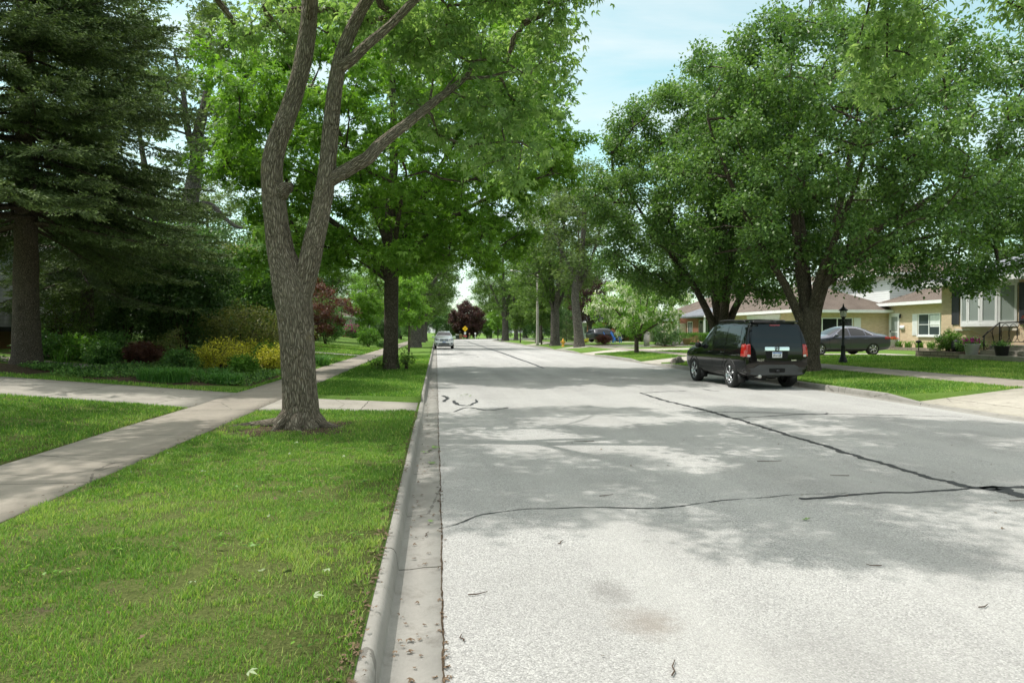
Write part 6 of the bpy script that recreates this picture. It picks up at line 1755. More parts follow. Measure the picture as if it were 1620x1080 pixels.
def build_garden():
    S = shrub
    # tall dark screen behind the left garden
    scr = 'tall dark shrubs behind the left garden'
    a = S('tall_shrub', (-10.4, 29.5, .61), 'tall dark green shrub in the middle of the garden screen, left of the olive one', 'shrub', 'dark_leaf', (2.2, 1.8, 2.7), 131, 80, 9, 60, .135, .30, group=scr, stems=9)
    def c2(X, Y, rz, s, lab, leaf=None): return dup(a, G(X, Y, -.03), rz, s, lab, leaf)
    c2(-13.2, 31, 1.2, (1.0,1.0,1.0), 'dark shrub behind the spruce trunk, next to the grey house')
    c2(-8.3, 33.5, 2.2, (1.0,1.0,1.1), 'dark shrub of the screen beside the big forked maple trunk', 'shrub_leaf')
    c2(-11.5, 35.5, 4.2, (1.2,1.2,1.25), 'tallest dark shrub of the screen, under the oak')
    c2(-14.8, 37, 3.2, (1.3,1.3,1.3), 'rear dark shrub of the screen, left of the oak trunk', 'shrub_leaf')
    c2(-17.5, 33.5, 5.2, (1.2,1.2,1.1), 'dark shrub at the corner of the grey sided house')
    S('olive_shrub', (-7.7, 28.2, .40), 'bronze olive shrub above the yellow bushes', 'shrub', 'olive_leaf', (1.7, 1.3, .95), 133, 34, 6, 44, .085, .24, zc=1.35, stems=6)
    S('olive_shrub', (-6.2, 29.6, .28), 'bronze olive shrub right behind the big maple trunk', 'shrub', 'olive_leaf', (1.2, 1.2, .8), 134, 24, 6, 44, .085, .24, zc=1.1, stems=5)
    S('tall_shrub', (-9.2, 34.5, .5), 'olive brown upright shrub rising over the garden screen', 'shrub', 'olive_leaf', (1.3, 1.2, 2.2), 135, 26, 5, 46, .12, .3, zc=3.6, stems=5)
    # golden bushes
    g = 'golden yellow bushes in the left garden'
    S('golden_bush', (-6.6, 22.1, .31), 'largest golden yellow bush, left of the others', 'shrub', 'yellow_leaf', (.98, .8, .50), 141, 34, 7, 34, .060, .13, group=g, zc=.52, stems=7)
    S('golden_bush', (-5.35, 22.9, .22), 'golden yellow bush touching the big maple trunk', 'shrub', 'yellow_leaf', (.48, .5, .42), 142, 22, 7, 34, .060, .13, group=g, zc=.52)
    S('golden_bush', (-6.2, 24.5, .28), 'golden bush behind the other yellow ones', 'shrub', 'yellow_leaf', (.8, .7, .5), 143, 22, 7, 32, .060, .13, group=g, zc=.6)
    S('mound_plant', (-5.75, 21.0, .24), 'green leafy perennial in front of the golden bushes, near the sidewalk', 'plant', 'hedge_leaf', (.5, .4, .3), 147, 18, 7, 34, .075, .14, zc=.3)
    S('mound_plant', (-7.55, 21.2, .38), 'green leafy perennial left of the largest golden bush', 'plant', 'shrub_leaf', (.55, .45, .34), 148, 18, 7, 34, .08, .15, zc=.34)
    S('mound_plant', (-5.75, 23.8, .24), 'green leafy perennial between the golden bushes', 'plant', 'hedge_leaf', (.42, .4, .46), 149, 16, 7, 34, .08, .15, zc=.5)
    S('golden_bush', (-8.45, 22.9, .45), 'small thin yellow green bush beside the little red maple', 'shrub', 'olive_leaf', (.42, .4, .55), 144, 14, 5, 22, .06, .13, group=g, zc=.75)
    S('golden_bush', (-7.75, 22.3, .40), 'low sparse golden bush left of the largest one', 'shrub', 'yellow_leaf', (.45, .4, .25), 145, 12, 5, 22, .055, .12, group=g, zc=.28)
    S('red_maple_bush', (-9.1, 22.4, .52), 'little weeping red maple in the left garden', 'shrub', 'red_maple_leaf', (.72, .6, .34), 146, 26, 9, 40, .085, .12, 'maple', .35, zc=.46, droop=.9)
    # low green mound plants along the walk
    gm = 'green mounded plants beside the garden walk'
    for k, (X, Y, r, h, leaf, lab) in enumerate(((-12.2, 22.6, .8, .42, 'shrub_leaf', 'green mounded plant nearest the spruce trunk'), (-11.2, 22.9, .9, .46, 'hedge_leaf', 'bright green mounded plant in the middle of the walk border'), (-10.2, 22.2, .6, .32, 'shrub_leaf', 'low green mounded plant next to the little red maple'), (-10.6, 23.9, .9, .48, 'shrub_leaf', 'broad green mounded plant behind the walk border'))):
        S('mound_plant', G(X, Y), lab, 'plant', leaf, (r, r*.8, h), 151+k, 24, 7, 36, .085, .16, group=gm, zc=h*.9)
    blades('daylily', G(-11.0, 21.5), 'upright strappy plant in the middle of the walk border', 'plant', 60, .6, (.25, .2), 158, 'hedge_leaf', .03)
    # yew
    S('yew_shrub', (-12.9, 25.4, .81), 'dark conical yew shrub before the grey sided house', 'shrub', 'yew_needle', (1.35, 1.2, 1.35), 161, 44, 8, 46, .10, .2, 'needle', .3, zc=1.3, stems=6, droop=0)
    # daylilies
    gl = 'daylily clumps along the left driveway'
    for k, (X, Y, n, h, sp, lab) in enumerate(((-6.75, 17.75, 620, .52, (.62, .35), 'largest daylily clump at the left end of the bed'), (-5.55, 18.3, 340, .42, (.55, .3), 'daylily clump nearest the sidewalk'), (-6.1, 19.3, 300, .46, (.5, .4), 'daylily clump below the golden bushes'), (-4.95, 29.2, 360, .62, (.45, .6), 'dense daylily clump beside the sidewalk beyond the big maple'))):
        blades('daylily', G(X, Y), lab, 'plant', n, h, sp, 171+k, group=gl)
    # loose ground cover in the beds
    rng = np.random.default_rng(181)
    V, F, T, o = [], [], [], 0
    pts = []
    for _ in range(5200):
        x, y = rng.uniform(-9.2, -4.8), rng.uniform(17.4, 28)
        if vnoise(x, y, .8, 8) > .42: pts.append((x, y))
    for _ in range(2300):
        x, y = rng.uniform(-14, -9.6), rng.uniform(17.4, 20.5)
        if vnoise(x, y, .9, 18) > .55 and abs(y-19.75-(-7.9-x)*.38) > .8: pts.append((x, y))
    P = np.array([(x, y, zterr(x, y)+.05+.16*rng.random()*vnoise(x, y, 1.2, 19)) for x, y in pts]); k = len(P)
    P = np.repeat(P, 5, 0)+rng.normal(size=(k*5, 3))*np.array([.06, .06, .03]); k = len(P)
    P[:, 2] = np.maximum(P[:, 2], np.array([zterr(a, b)+.03 for a, b in P[:, :2]]))
    v, f, q = leaf_geo(P, rng.normal(size=(k, 3))+np.array([0, 0, .5]), rng.normal(size=(k, 3))*.6+np.array([0, 0, 1]), rng.uniform(.05, .11, k), rng.uniform(.03, .055, k), 'oval')
    tag(link('ground_cover', np_mesh('ground_cover', v, f, rng.random(k)), M['shrub_leaf']), 'low leafy ground cover in the left planting beds', kind='stuff')
    # beyond
    S('clipped_bush', (-5.95, 61.2, .26), 'round clipped bush with a few pink buds on the left lawn', 'shrub', 'hedge_leaf', (1.15, 1.1, .82), 191, 46, 9, 40, .10, .16, zc=.9, bloom=('magenta_bloom', .10, 3, .09))
    S('low_bush', (-5.0, 63.5, .19), 'small low bush at the right of the clipped round bush', 'shrub', 'shrub_leaf', (.5, .5, .3), 192, 14, 7, 30, .09, .14)
    S('flowering_bush', (-11.7, 98, .7), 'pink flowering bush before the white porch', 'shrub', 'shrub_leaf', (2.2, 1.6, 1.0), 193, 30, 6, 30, .2, .3, bloom=('magenta_bloom', .8, 10, .22))
    S('low_bush', (-9.8, 49.2, .56), 'small green bush under the dark red Japanese maple', 'shrub', 'hedge_leaf', (.5, .5, .55), 194, 14, 7, 30, .09, .14)
    # right side
    def hedge(name, x0, x1, y0, y1, z, h, label, seed):
        rng = np.random.default_rng(seed)
        root = thing(name, ((x0+x1)/2, (y0+y1)/2, z), label, 'hedge')
        n = int(((x1-x0)*(y1-y0)+2*h*((x1-x0)+(y1-y0)))*420)
        u = rng.uniform(-.5, .5, (n, 3)); ax = rng.choice(3, n, p=[.3, .3, .4]); sg = rng.choice([-.5, .5], n)
        u[np.arange(n), ax] = sg*rng.uniform(.86, 1.03, n)
        P = u*np.array([x1-x0, y1-y0, h])+np.array([0, 0, h/2]); P = P[P[:, 2] > 0]; n = len(P)
        P += .05*rng.normal(size=P.shape)
        v, f, _ = leaf_geo(P, rng.normal(size=(n, 3))+np.array([0, 0, .4]), rng.normal(size=(n, 3))+np.array([0, 0, .6]), rng.uniform(.08, .14, n), rng.uniform(.05, .08, n), 'oval')
        link('foliage', np_mesh('foliage', v, f, np.clip(.45+.25*rng.normal(size=n), 0, 1)), M['hedge_leaf'], root)
        t = MB()
        for k in range(int(max(x1-x0, y1-y0)/.4)):
            q = (k+.5)/int(max(x1-x0, y1-y0)/.4)-.5
            t.tube([(q*(x1-x0)*.95, q*(y1-y0)*.9, -.05), (q*(x1-x0)*.95, q*(y1-y0)*.9, h*.85)], .025, 5)
        t.obj('trunk', M['twig_wood'], root)
        return root
    hedge('hedge', 19.6, 24.2, 58.6, 60.0, .47, .95, 'clipped green hedge along the front of the red brick house, left length', 201)
    hedge('hedge', 24.3, 28.2, 58.9, 60.3, .47, .9, 'clipped green hedge nearer the parked black car', 202)
    S('climbing_shrub', G(27.3, 61.8), 'tall narrow leafy shrub at the right of the red brick house', 'shrub', 'hedge_leaf', (1.0, 1.0, 1.7), 203, 34, 8, 40, .11, .2, zc=1.6)
    S('red_bush', G(15.8, 63.6), 'small purple red bush on a mulched patch of lawn', 'shrub', 'red_maple_leaf', (.85, .8, .5), 204, 26, 8, 34, .09, .16, zc=.55, bloom=('magenta_bloom', .12, 3, .08))
    S('tall_shrub', G(18.4, 53.6), 'dark green bush behind the flowering round tree', 'shrub', 'dark_leaf', (1.3, 1.2, .95), 205, 26, 7, 40, .11, .2, zc=1.05)
    S('tall_shrub', G(23.0, 96), 'dense dark shrub left of the white garage door', 'shrub', 'hedge_leaf', (1.5, 1.4, 1.3), 206, 24, 7, 34, .16, .26)
    S('tall_shrub', G(13.4, 76.5), 'dark columnar shrub between the street light and the trunks', 'shrub', 'dark_leaf', (1.2, 1.2, 2.6), 207, 26, 6, 36, .16, .28, zc=2.7)
    for k, (X, Y, lab) in enumerate(((17.0, 77.2, 'yellow flower tuft below the dark blue car, left one'), (19.0, 75.6, 'yellow flower tuft below the dark blue car, right one'))):
        S('yellow_tuft', G(X, Y), lab, 'plant', 'yellow_leaf', (.5, .4, .22), 208+k, 10, 6, 24, .10, .14)
    S('globe_bush', (20.6, 25.55, .76), 'round clipped bush in the block edged bed', 'shrub', 'hedge_leaf', (.56, .55, .46), 211, 40, 10, 40, .05, .09, zc=.46, stems=6)
    S('low_bush', (20.65, 24.45, .76), 'low wide bush under the white bow window', 'shrub', 'shrub_leaf', (.55, .5, .30), 212, 28, 10, 40, .05, .09, zc=.30, stems=6)
    for k, Y in enumerate((39.0, 40.0, 41.0, 41.9)):
        blades('iris_clump', (30.3, Y, .58), ['iris clump right below the side window, nearest the bay house', 'iris clump below the middle of the side window', 'iris clump below the white shutter', 'iris clump beside the flower tub at the white door'][k], 'plant', 60, .62, (.22, .2), 221+k, 'hedge_leaf', .045, group='iris clumps along the yellow brick wing')
    # background: each a shrub or low tree of its own, closing the view between the houses and beyond the bend
    g = 'leafy shrubs closing the background'
    for k, (X, Y, sc, leaf, lab) in enumerate(BACK):
        q = dup(a, G(X, Y, -.05), k*1.7, (sc*1.15, sc*1.15, sc), lab, leaf, name='background_shrub')
        q['group'] = g
BACK = [(-14.6, 34.2, .52, 'dark_leaf', 'low dark shrub in the gap between the garden mound plants and the oak'), (-12.0, 32.6, .45, 'shrub_leaf', 'low shrub under the garden screen behind the little red maple'), (-16.4, 36.4, .6, 'shrub_leaf', 'low shrub at the foot of the garden screen, by the grey house'), (-9.8, 31.8, .42, 'dark_leaf', 'low dark shrub under the garden screen behind the olive shrub'), (5.5, 167, 1.2, 'dark_leaf', 'dark shrub between the far bins and the purple tree'), (9.5, 170, 1.3, 'dark_leaf', 'dark shrub behind the mailboxes at the bend'), (-7.5, 148, 1.1, 'dark_leaf', 'dark shrub left behind the white car roof'), (-5, 139, .9, 'shrub_leaf', 'low shrub beyond the last left kerb tree'), (-12.5, 152, 1.3, 'shrub_leaf', 'shrub at the end of the left sidewalk'), (-9, 118, .8, 'dark_leaf', 'dark shrub right of the white porch'), (-15, 54, 1.1, 'dark_leaf', 'dark shrub left of the Japanese maple'), (-14, 41.5, 1.0, 'dark_leaf', 'dark shrub in front of the oak trunk'), (-18, 36.5, 1.1, 'dark_leaf', 'dark shrub by the grey house, right end'), (-11.5, 40, 1.0, 'shrub_leaf', 'shrub in the gap right of the oak trunk'), (-9.5, 60, .8, 'shrub_leaf', 'low shrub behind the dark red Japanese maple'),
    (-11, 166, 1.5, 'dark_leaf', 'dark shrub behind the white car at the left of the bend'), (-4, 168, 1.3, 'dark_leaf', 'dark shrub right behind the roof of the white car'), (2, 170, 1.6, 'shrub_leaf', 'shrub right behind the far bins'), (12.5, 168, 1.1, 'hedge_leaf', 'green shrub just right of the yellow sign'), (17, 170, 1.3, 'shrub_leaf', 'shrub right of the purple tree'), (23, 172, 1.5, 'dark_leaf', 'second shrub right of the purple tree'), (30, 172, 1.6, 'shrub_leaf', 'third shrub right of the purple tree'), (38, 172, 1.7, 'dark_leaf', 'fourth shrub right of the purple tree'),
    (-18, 140, 1.5, 'dark_leaf', 'dark shrub behind the sage house'), (-14, 132, 1.2, 'shrub_leaf', 'shrub between the sage house and the left kerb trees'), (-9.5, 135, 1.2, 'dark_leaf', 'dark shrub low behind the far left kerb trees'),
    (-17, 45, 1.3, 'dark_leaf', 'dark shrub at the foot of the oak, left side'), (-12, 47, 1.3, 'dark_leaf', 'dark shrub at the foot of the oak, right side'), (-21, 40, 1.5, 'dark_leaf', 'dark shrub behind the grey sided house'), (-16, 62, 1.6, 'shrub_leaf', 'shrub behind the dark red Japanese maple, left'), (-13.5, 70, 1.5, 'shrub_leaf', 'shrub behind the dark red Japanese maple, right'), (-19, 78, 1.7, 'hedge_leaf', 'yard shrub left before the sage house'), (-25, 46, 1.6, 'dark_leaf', 'big dark shrub far left behind the garden'), (-24, 90, 1.9, 'shrub_leaf', 'tall yard shrub left of the sage house'), (-22, 60, 1.8, 'dark_leaf', 'tall dark yard shrub behind the oak'), (-27, 38, 1.5, 'dark_leaf', 'dark shrub beyond the grey sided house roof'),
    (24, 128, 1.4, 'dark_leaf', 'dark shrub inside the far bend, right of the thick trunk'), (28, 122, 1.5, 'shrub_leaf', 'shrub inside the far bend beside the far house'), (19, 104, 1.0, 'dark_leaf', 'dark shrub between the columnar shrub and the garage'), (17.5, 112, 1.2, 'shrub_leaf', 'shrub beyond the small dark conifer'), (24.5, 88, 1.1, 'dark_leaf', 'dark shrub behind the dark blue car'), (27.5, 90.5, 1.2, 'shrub_leaf', 'shrub beside the orange brick garage'), (25, 81.5, .9, 'hedge_leaf', 'round green shrub behind the blue chairs'), (41, 62, 1.7, 'shrub_leaf', 'back yard shrub behind the red brick house'), (41, 36, 1.6, 'shrub_leaf', 'back yard shrub between the yellow brick houses'), (34, 31, 1.5, 'dark_leaf', 'dark shrub between the yellow brick houses')]
build_garden()
# ------------------------------------------------------------------ street furniture and small things
def build_props():
    # lamp post on the lawn
    L = thing('lamp_post', (15.5, 24.65, zterr(15.5, 24.65)), 'black garden lamp post on the lawn beside the multi-stemmed pear', 'lamp post')
    MB().lathe([(0,-.1),(.155,-.1),(.155,.10),(.13,.13),(.125,.20),(.09,.24),(.075,.62),(.085,.64),(.085,.67),(.055,.71),(.048,.9),(.045,1.55),(.062,1.57),(.062,1.60),(.045,1.63),(.05,1.70),(.085,1.74),(.075,1.77),(0,1.77)], seg=16).tube([(-.16,0,1.50),(0,0,1.52),(.16,0,1.50)], .016, 6).lathe([(0,-.025),(.025,0),(0,.025)], (-.165,0,1.5), 8).lathe([(0,-.025),(.025,0),(0,.025)], (.165,0,1.5), 8).obj('post', M['black_iron'], L)
    MB().lathe([(.075,1.775),(.105,1.80),(.125,1.98),(.12,2.0)], seg=12).obj('lamp_glass', M['lamp_glass'], L)
    h = MB()
    for k in range(6):
        a = k*PI/3; h.tube([(.082*math.cos(a), .082*math.sin(a), 1.77), (.13*math.cos(a), .13*math.sin(a), 2.0)], .008, 5)
    h.lathe([(.17,2.0),(.175,2.015),(.12,2.07),(.065,2.13),(.03,2.16),(.03,2.19),(.045,2.20),(.02,2.23),(.02,2.25),(.0,2.29)], seg=16).lathe([(0,2.0),(.17,2.0)], seg=16)
    h.obj('lantern_cap', M['black_iron'], L)
    # hydrant
    H = thing('fire_hydrant', G(11.85, 63.4), 'yellow fire hydrant between the two thick trunks on the right verge', 'hydrant')
    MB().lathe([(0,-.05),(.15,-.05),(.15,.03),(.11,.05),(.105,.46),(.14,.48),(.14,.52),(.11,.55),(.10,.62),(.06,.69),(.03,.71),(.03,.76),(0,.77)], seg=18).obj('barrel', M['hydrant_yellow'], H)
    for ax, d in (('x', 1), ('x', -1), ('y', -1)):
        MB().lathe([(.06,.09*d),(.06,.17*d),(.075,.175*d),(.075,.21*d),(.02,.215*d),(0,.24*d)], (0,0,.40), 12, ax).obj('nozzle_cap', M['hydrant_yellow'], H)
    # street light
    P = thing('street_light', G(10.75, 72.3), 'pale concrete street light with twin arms over the right kerb', 'street light')
    MB().lathe([(0,-.1),(.17,-.1),(.16,.3),(.135,3),(.10,7.6),(0,7.62)], seg=14).obj('pole', M['pole_concrete'], P)
    for dy in (-.14, .14): MB().tube([(0,dy,6.75),(-.6,dy,7.25),(-1.6,dy*.7,7.75),(-2.3,dy*.3,7.95)], .03, 8).obj('arm', M['galvanised'], P)
    MB().rbox(-2.95,-2.2,-.14,.14,7.9,8.04,.04).obj('lamp_head', M['galvanised'], P)
    # warning sign
    S = thing('road_sign', (6.3, 150.6, 0), 'yellow diamond warning sign on a post at the far bend', 'sign')
    MB().box(-.05,.05,-.03,.03,-.1,2.9).obj('post', M['galvanised'], S)
    pl = MB(); q = .64
    pl.add([(0,-.05,2.35-q),(q,-.05,2.35),(0,-.05,2.35+q),(-q,-.05,2.35),(0,-.035,2.35-q),(q,-.035,2.35),(0,-.035,2.35+q),(-q,-.035,2.35)], [(0,1,2,3),(7,6,5,4),(0,4,5,1),(1,5,6,2),(2,6,7,3),(3,7,4,0)])
    pn = pl.obj('sign_panel', M['sign_yellow'], S)
    MB().box(-.12,-.04,-.056,-.051,2.08,2.36).box(-.12,.14,-.056,-.051,2.36,2.44).add([(.12,-.053,2.30),(.28,-.053,2.40),(.12,-.053,2.50)], [(0,1,2)]).obj('arrow', M['sign_black'], pn)
    MB().box(-.22,.22,-.05,-.032,1.1,1.62).obj('advisory_plate', M['sign_white'], S)
    g = 'household bins put out at the far bend'
    for X, m, lab in ((4.55, 'bin_black', 'dark wheeled bin, left of the pair at the far bend'), (5.35, 'bin_brown', 'brown wheeled bin, right of the pair at the far bend')):
        b = thing('wheeled_bin', (X, 150.4, 0), lab, 'bin', 0, g)
        MB().add([(-.28,-.32,.06),(.28,-.32,.06),(.28,.3,.06),(-.28,.3,.06),(-.34,-.4,1.0),(.34,-.4,1.0),(.34,.38,1.0),(-.34,.38,1.0)], [(3,2,1,0),(4,5,6,7),(0,1,5,4),(1,2,6,5),(2,3,7,6),(3,0,4,7)]).obj('body', M[m], b)
        MB().rbox(-.36,.36,-.43,.40,1.002,1.09,.03).obj('lid', M['sign_white' if m == 'bin_black' else 'bin_brown'], b)
        for s in (-1, 1): MB().lathe([(0,-.04),(.12,-.04),(.12,.04),(0,.04)], (s*.32,.28,.12), 14, 'x').obj('wheel', M['tyre_rubber'], b)
    f = thing('small_flag', (5.9, 150.2, 0), 'small red and white flag on a stick beside the far bins', 'flag')
    MB().tube([(0,0,-.05),(0,0,.95)], .02, 6).obj('stick', M['wood_post'], f)
    fb = MB(); V = []
    for i in range(6):
        for z in (.62, .95): V.append((.15*i, .04*math.sin(i*1.3), z-.02*i))
    fb.add(V, [(2*i, 2*i+2, 2*i+3, 2*i+1) for i in range(5)], True)
    fb.obj('cloth', M['flag_red'], f)
    mbx = thing('mailbox', (7.3, 151.2, 0), 'mailbox on a brown wooden post right of the yellow sign', 'mailbox')
    MB().box(-.1,.1,-.1,.1,-.1,1.0).obj('post', M['wood_post'], mbx)
    MB().rbox(-.16,.16,-.35,.25,1.002,1.35,.06).obj('box', M['wood_post'], mbx)
    wb = thing('mailbox', (8.6, 151.6, 0), 'white mailbox farthest right by the far sign', 'mailbox')
    MB().box(-.06,.06,-.06,.06,-.1,1.05).obj('post', M['white_trim'], wb); MB().rbox(-.18,.18,-.35,.25,1.052,1.42,.06).obj('box', M['white_trim'], wb)
    # garden chairs
    g = 'blue garden chairs on the far right lawn'
    for k, (X, Y, rz, lab) in enumerate(((19.3, 74.6, 1.2, 'blue wooden garden chair on the far lawn, left one'), (20.0, 74.0, 1.05, 'blue wooden garden chair on the far lawn, right one'))):
        c = thing('garden_chair', G(X, Y), lab, 'chair', rz, g)
        b = MB()
        for i in range(5):
            x = -.26+.13*i; b.add([(x-.055,.30,.28),(x+.055,.30,.28),(x*1.25+.06,.75,1.25-.05*abs(i-2)),(x*1.25-.06,.75,1.25-.05*abs(i-2)),(x-.055,.33,.27),(x+.055,.33,.27),(x*1.25+.06,.78,1.24-.05*abs(i-2)),(x*1.25-.06,.78,1.24-.05*abs(i-2))], [(0,1,2,3),(7,6,5,4),(0,4,5,1),(1,5,6,2),(2,6,7,3),(3,7,4,0)])
        b.obj('backrest', M['chair_blue'], c)
        s = MB()
        for i in range(5): s.add([(-.3,-.32+.13*i,.42-.03*i),(.3,-.32+.13*i,.42-.03*i),(.3,-.21+.13*i,.40-.03*i),(-.3,-.21+.13*i,.40-.03*i),(-.3,-.32+.13*i,.39-.03*i),(.3,-.32+.13*i,.39-.03*i),(.3,-.21+.13*i,.37-.03*i),(-.3,-.21+.13*i,.37-.03*i)], [(0,1,2,3),(7,6,5,4),(0,4,5,1),(1,5,6,2),(2,6,7,3),(3,7,4,0)])
        s.obj('seat', M['chair_blue'], c)
        for sx in (-1, 1):
            MB().box(sx*.38-.07,sx*.38+.07,-.38,.45,.60,.63).obj('armrest', M['chair_blue'], c)
            MB().box(sx*.34-.03,sx*.34+.03,-.34,-.26,-.03,.598).obj('leg', M['chair_blue'], c); MB().box(sx*.34-.03,sx*.34+.03,.36,.44,-.03,.598).obj('leg', M['chair_blue'], c)
    # stone post, rocks and pots by the hedge
    sp = MB().rbox(-.2,.2,-.2,.2,-.1,1.12,.03).rbox(-.23,.23,-.23,.23,1.10,1.22,.03).obj('stone_post', M['stone_post']); sp.location = G(17.9, 56.9); tag(sp, 'short square stone post at the left end of the hedge', 'post')
    def rock(loc, r, seed, lab, grp=None):
        bm = bmesh.new(); bmesh.ops.create_icosphere(bm, subdivisions=3, radius=1)
        for v in bm.verts:
            n = mnoise.fractal(v.co*1.3+Vector((seed*7.1, 0, 0)), 1, 2, 4); v.co = Vector((v.co.x*r[0], v.co.y*r[1], max(v.co.z, -.3)*r[2]))*(1+.28*n)
        me = bpy.data.meshes.new('rock'); bm.to_mesh(me); bm.free(); me.polygons.foreach_set('use_smooth', [True]*len(me.polygons))
        o = link('rock', me, M['rock']); o.location = loc; tag(o, lab, 'rock', grp)
    rock(G(10.85, 29.9, .05), (.30, .22, .24), 1, 'brown boulder on the verge tip ahead of the black car')
    g = 'stones edging the hedge bed'
    labs = ['pale stone at the left end of the hedge bed', 'stone left of the clay tub by the hedge', 'brown stone right of the clay tub by the hedge', 'dark stone under the middle of the hedge', 'stone below the right half of the hedge']
    for k in range(5): rock((19.4+1.15*k+.3*(k % 2), 57.9+.2*(k % 3), .52), (.30, .25, .22), 3+k, labs[k], g)
    def pot(name, loc, r, h, m, lab, flower, seed, n=5):
        p = thing(name, loc, lab, 'flower pot')
        MB().lathe([(0,0),(r*.72,0),(r*.95,h*.93),(r*1.06,h*.935),(r*1.06,h),(r*.9,h),(r*.88,h*.9),(0,h*.9)], seg=24).obj('pot', M[m], p)
        rng = np.random.default_rng(seed)
        k = 260
        P = rng.normal(size=(k, 3))*np.array([r*.55, r*.55, r*.22])+np.array([0, 0, h+r*.15]); P[:, 2] = np.maximum(P[:, 2], h*.95)
        v, f, _ = leaf_geo(P, rng.normal(size=(k, 3))+np.array([0, 0, .5]), rng.normal(size=(k, 3))+np.array([0, 0, .8]), np.full(k, .07), np.full(k, .045), 'oval')
        link('foliage', np_mesh('foliage', v, f, rng.random(k)), M['shrub_leaf'], p)
        if flower:
            fm, fs, fh = flower
            k = 240
            P = rng.normal(size=(k, 3))*np.array([r*fs, r*fs, r*.2])+np.array([0, 0, h+r*fh])
            v, f, _ = leaf_geo(P, rng.normal(size=(k, 3)), rng.normal(size=(k, 3))+np.array([0, -.8, .8]), np.full(k, .06), np.full(k, .055), 'oval')
            link('blossom', np_mesh('blossom', v, f, rng.random(k)), M[fm], p)
        return p
    pot('flower_pot', (20.0, 23.62, .722), .27, .40, 'pot_white', 'white tub of magenta flowers on the bottom step', ('magenta_bloom', .5, .45), 301)
    pot('flower_pot', (20.0, 22.25, .722), .25, .36, 'pot_black', 'black pot of low green plants on the bottom step', None, 302)
    pot('flower_pot', (21.0, 22.0, 1.082), .24, .62, 'pot_black', 'tall black planter of red flowers at the top of the steps', ('red_bloom', .55, 1.6), 303)
    pot('flower_pot', (30.1, 42.2, .623), .24, .42, 'pot_white', 'pale flower tub beside the white front door', ('red_bloom', .5, .5), 304)
    pot('flower_pot', (21.9, 58.1, .47), .36, .55, 'pot_clay', 'clay tub standing before the hedge', None, 305)
    pot('flower_pot', (26.0, 58.3, .47), .36, .45, 'pot_clay', 'clay bowl with reddish flowers before the right hedge', ('magenta_bloom', .5, .4), 306)
    b = thing('garden_lantern', (20.5, 25.0, .76), 'small black box lantern between the two bushes of the edged bed', 'lantern')
    MB().rbox(-.13,.13,-.13,.13,-.02,.42,.02).obj('body', M['black_iron'], b); MB().lathe([(.17,.422),(.02,.52),(0,.53)], seg=8).obj('cap', M['black_iron'], b)
    s = thing('path_light', (20.1, 26.6, .50), 'small black path light at the corner of the yellow brick house', 'path light')
    MB().tube([(0,0,-.05),(0,0,.62)], .02, 6).obj('stake', M['black_iron'], s); MB().lathe([(.02,.60),(.12,.63),(.10,.70),(0,.74)], seg=12).obj('lamp_shade', M['black_iron'], s)
    st = thing('white_stake', G(16.9, 65.2), 'little white marker beside the mulched patch', 'marker')
    MB().tube([(0,0,-.05),(0,0,.22)], .025, 8).obj('stake', M['white_trim'], st); MB().lathe([(0,.2),(.07,.22),(.07,.36),(0,.4)], seg=10).obj('head', M['white_trim'], st)
build_props()

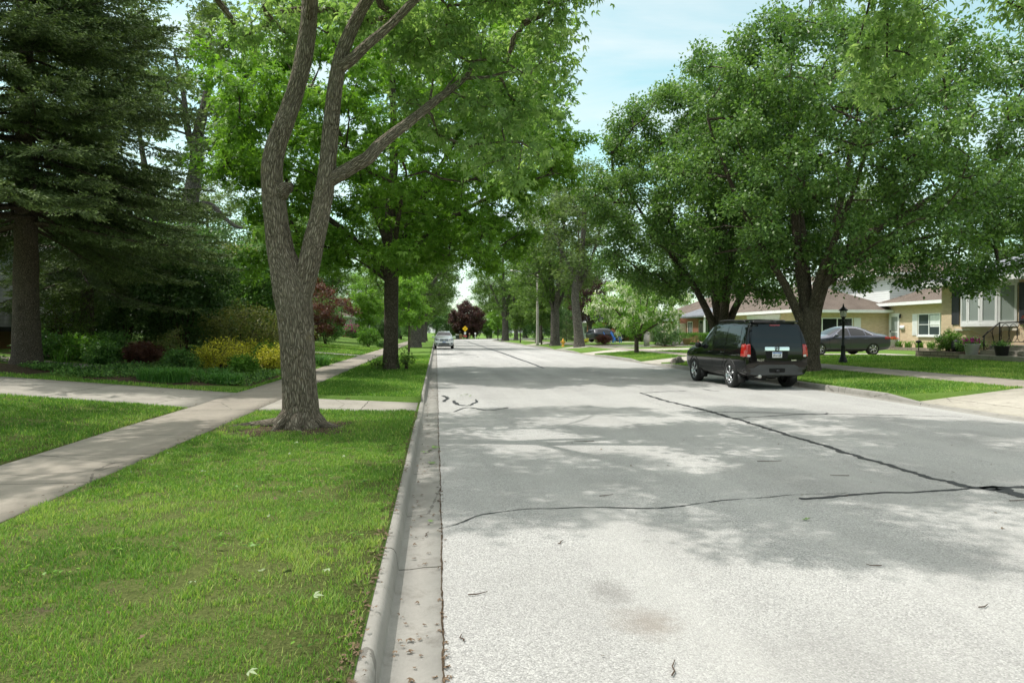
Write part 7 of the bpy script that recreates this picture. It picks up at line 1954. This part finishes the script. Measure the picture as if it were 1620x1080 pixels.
# ------------------------------------------------------------------ light
def build_light():
    el, az = R(61), R(-74)          # sun high, from the left and a little ahead
    d = Vector((math.sin(az)*math.cos(el), math.cos(az)*math.cos(el), math.sin(el)))
    sl = bpy.data.lights.new('sun', 'SUN'); sl.energy = SUN_E; sl.angle = R(.55); sl.color = (1.0, .965, .91)
    so = bpy.data.objects.new('sun', sl); COL.objects.link(so)
    so.rotation_euler = (-d).to_track_quat('-Z', 'Y').to_euler()
    so.location = (0, 0, 40)
    w = bpy.data.worlds.new('World'); SC.world = w; w.use_nodes = True
    t = w.node_tree; t.nodes.clear()
    out = t.nodes.new('ShaderNodeOutputWorld'); bg = t.nodes.new('ShaderNodeBackground'); bg.inputs['Strength'].default_value = SKY_E
    sky = t.nodes.new('ShaderNodeTexSky'); sky.sky_type = 'NISHITA'; sky.sun_disc = False; sky.sun_elevation = el; sky.sun_rotation = az
    sky.dust_density = 1.5; sky.ozone_density = 1.0
    tc = t.nodes.new('ShaderNodeTexCoord'); sp = t.nodes.new('ShaderNodeSeparateXYZ'); t.links.new(tc.outputs['Generated'], sp.inputs[0])
    ad = t.nodes.new('ShaderNodeMath'); ad.operation = 'ADD'; ad.inputs[1].default_value = .18; t.links.new(sp.outputs[2], ad.inputs[0])
    mx = t.nodes.new('ShaderNodeMath'); mx.operation = 'MAXIMUM'; mx.inputs[1].default_value = .05; t.links.new(ad.outputs[0], mx.inputs[0])
    dv = []
    for i in (0, 1):
        q = t.nodes.new('ShaderNodeMath'); q.operation = 'DIVIDE'; t.links.new(sp.outputs[i], q.inputs[0]); t.links.new(mx.outputs[0], q.inputs[1]); dv.append(q)
    cb = t.nodes.new('ShaderNodeCombineXYZ'); t.links.new(dv[0].outputs[0], cb.inputs[0]); t.links.new(dv[1].outputs[0], cb.inputs[1])
    mp = t.nodes.new('ShaderNodeMapping'); mp.inputs['Scale'].default_value = (.55, 1.5, 1); mp.inputs['Rotation'].default_value = (0, 0, .12); t.links.new(cb.outputs[0], mp.inputs[0])
    nz = t.nodes.new('ShaderNodeTexNoise'); nz.inputs['Scale'].default_value = 1.6; nz.inputs['Detail'].default_value = 7; nz.inputs['Roughness'].default_value = .58; nz.inputs['Distortion'].default_value = .5; t.links.new(mp.outputs[0], nz.inputs['Vector'])
    rp = t.nodes.new('ShaderNodeValToRGB'); rp.color_ramp.elements[0].position = .36; rp.color_ramp.elements[1].position = .66; t.links.new(nz.outputs['Fac'], rp.inputs[0])
    fc = t.nodes.new('ShaderNodeMath'); fc.operation = 'MULTIPLY_ADD'; fc.inputs[1].default_value = CL_A; fc.inputs[2].default_value = CL_B; t.links.new(rp.outputs[0], fc.inputs[0])
    mix = t.nodes.new('ShaderNodeMix'); mix.data_type = 'RGBA'; t.links.new(fc.outputs[0], mix.inputs[0]); tint = t.nodes.new('ShaderNodeMix'); tint.data_type = 'RGBA'; tint.blend_type = 'MULTIPLY'; tint.inputs[0].default_value = 1; t.links.new(sky.outputs[0], tint.inputs[6]); tint.inputs[7].default_value = (1.1, 1.36, .97, 1)
    t.links.new(tint.outputs[2], mix.inputs[6]); mix.inputs[7].default_value = (*CLOUD, 1)
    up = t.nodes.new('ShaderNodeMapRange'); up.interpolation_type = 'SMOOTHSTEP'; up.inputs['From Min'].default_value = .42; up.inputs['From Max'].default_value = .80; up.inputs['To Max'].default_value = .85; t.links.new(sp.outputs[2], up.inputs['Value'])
    high = t.nodes.new('ShaderNodeMix'); high.data_type = 'RGBA'; t.links.new(up.outputs[0], high.inputs[0]); t.links.new(mix.outputs[2], high.inputs[6]); high.inputs[7].default_value = (*HIGH_FILL, 1)
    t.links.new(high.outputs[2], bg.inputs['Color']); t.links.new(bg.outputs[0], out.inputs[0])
    vs = SC.view_settings; vs.view_transform = 'Standard'; vs.look = 'None'; vs.exposure = EXPO; vs.gamma = 1; vs.use_curve_mapping = False
    SC.cycles.max_bounces = 8; SC.cycles.diffuse_bounces = 4; SC.cycles.glossy_bounces = 3; SC.cycles.transmission_bounces = 4
    SC.cycles.use_adaptive_sampling = True; SC.cycles.adaptive_threshold = .02
    SC.cycles.use_denoising = True; SC.cycles.denoiser = 'OPENIMAGEDENOISE'; SC.cycles.denoising_input_passes = 'RGB_ALBEDO_NORMAL'; SC.cycles.denoising_prefilter = 'ACCURATE'
    SC.cycles.sample_clamp_indirect = 6
SUN_E, SKY_E, CLOUD, EXPO = 2.75, .15, (4.1, 4.45, 4.5), .64
CL_A, CL_B = .65, .15
HIGH_FILL = (8.8, 8.7, 8.5)      # extra sky brightness added overhead, above the view, to lift the ambient light
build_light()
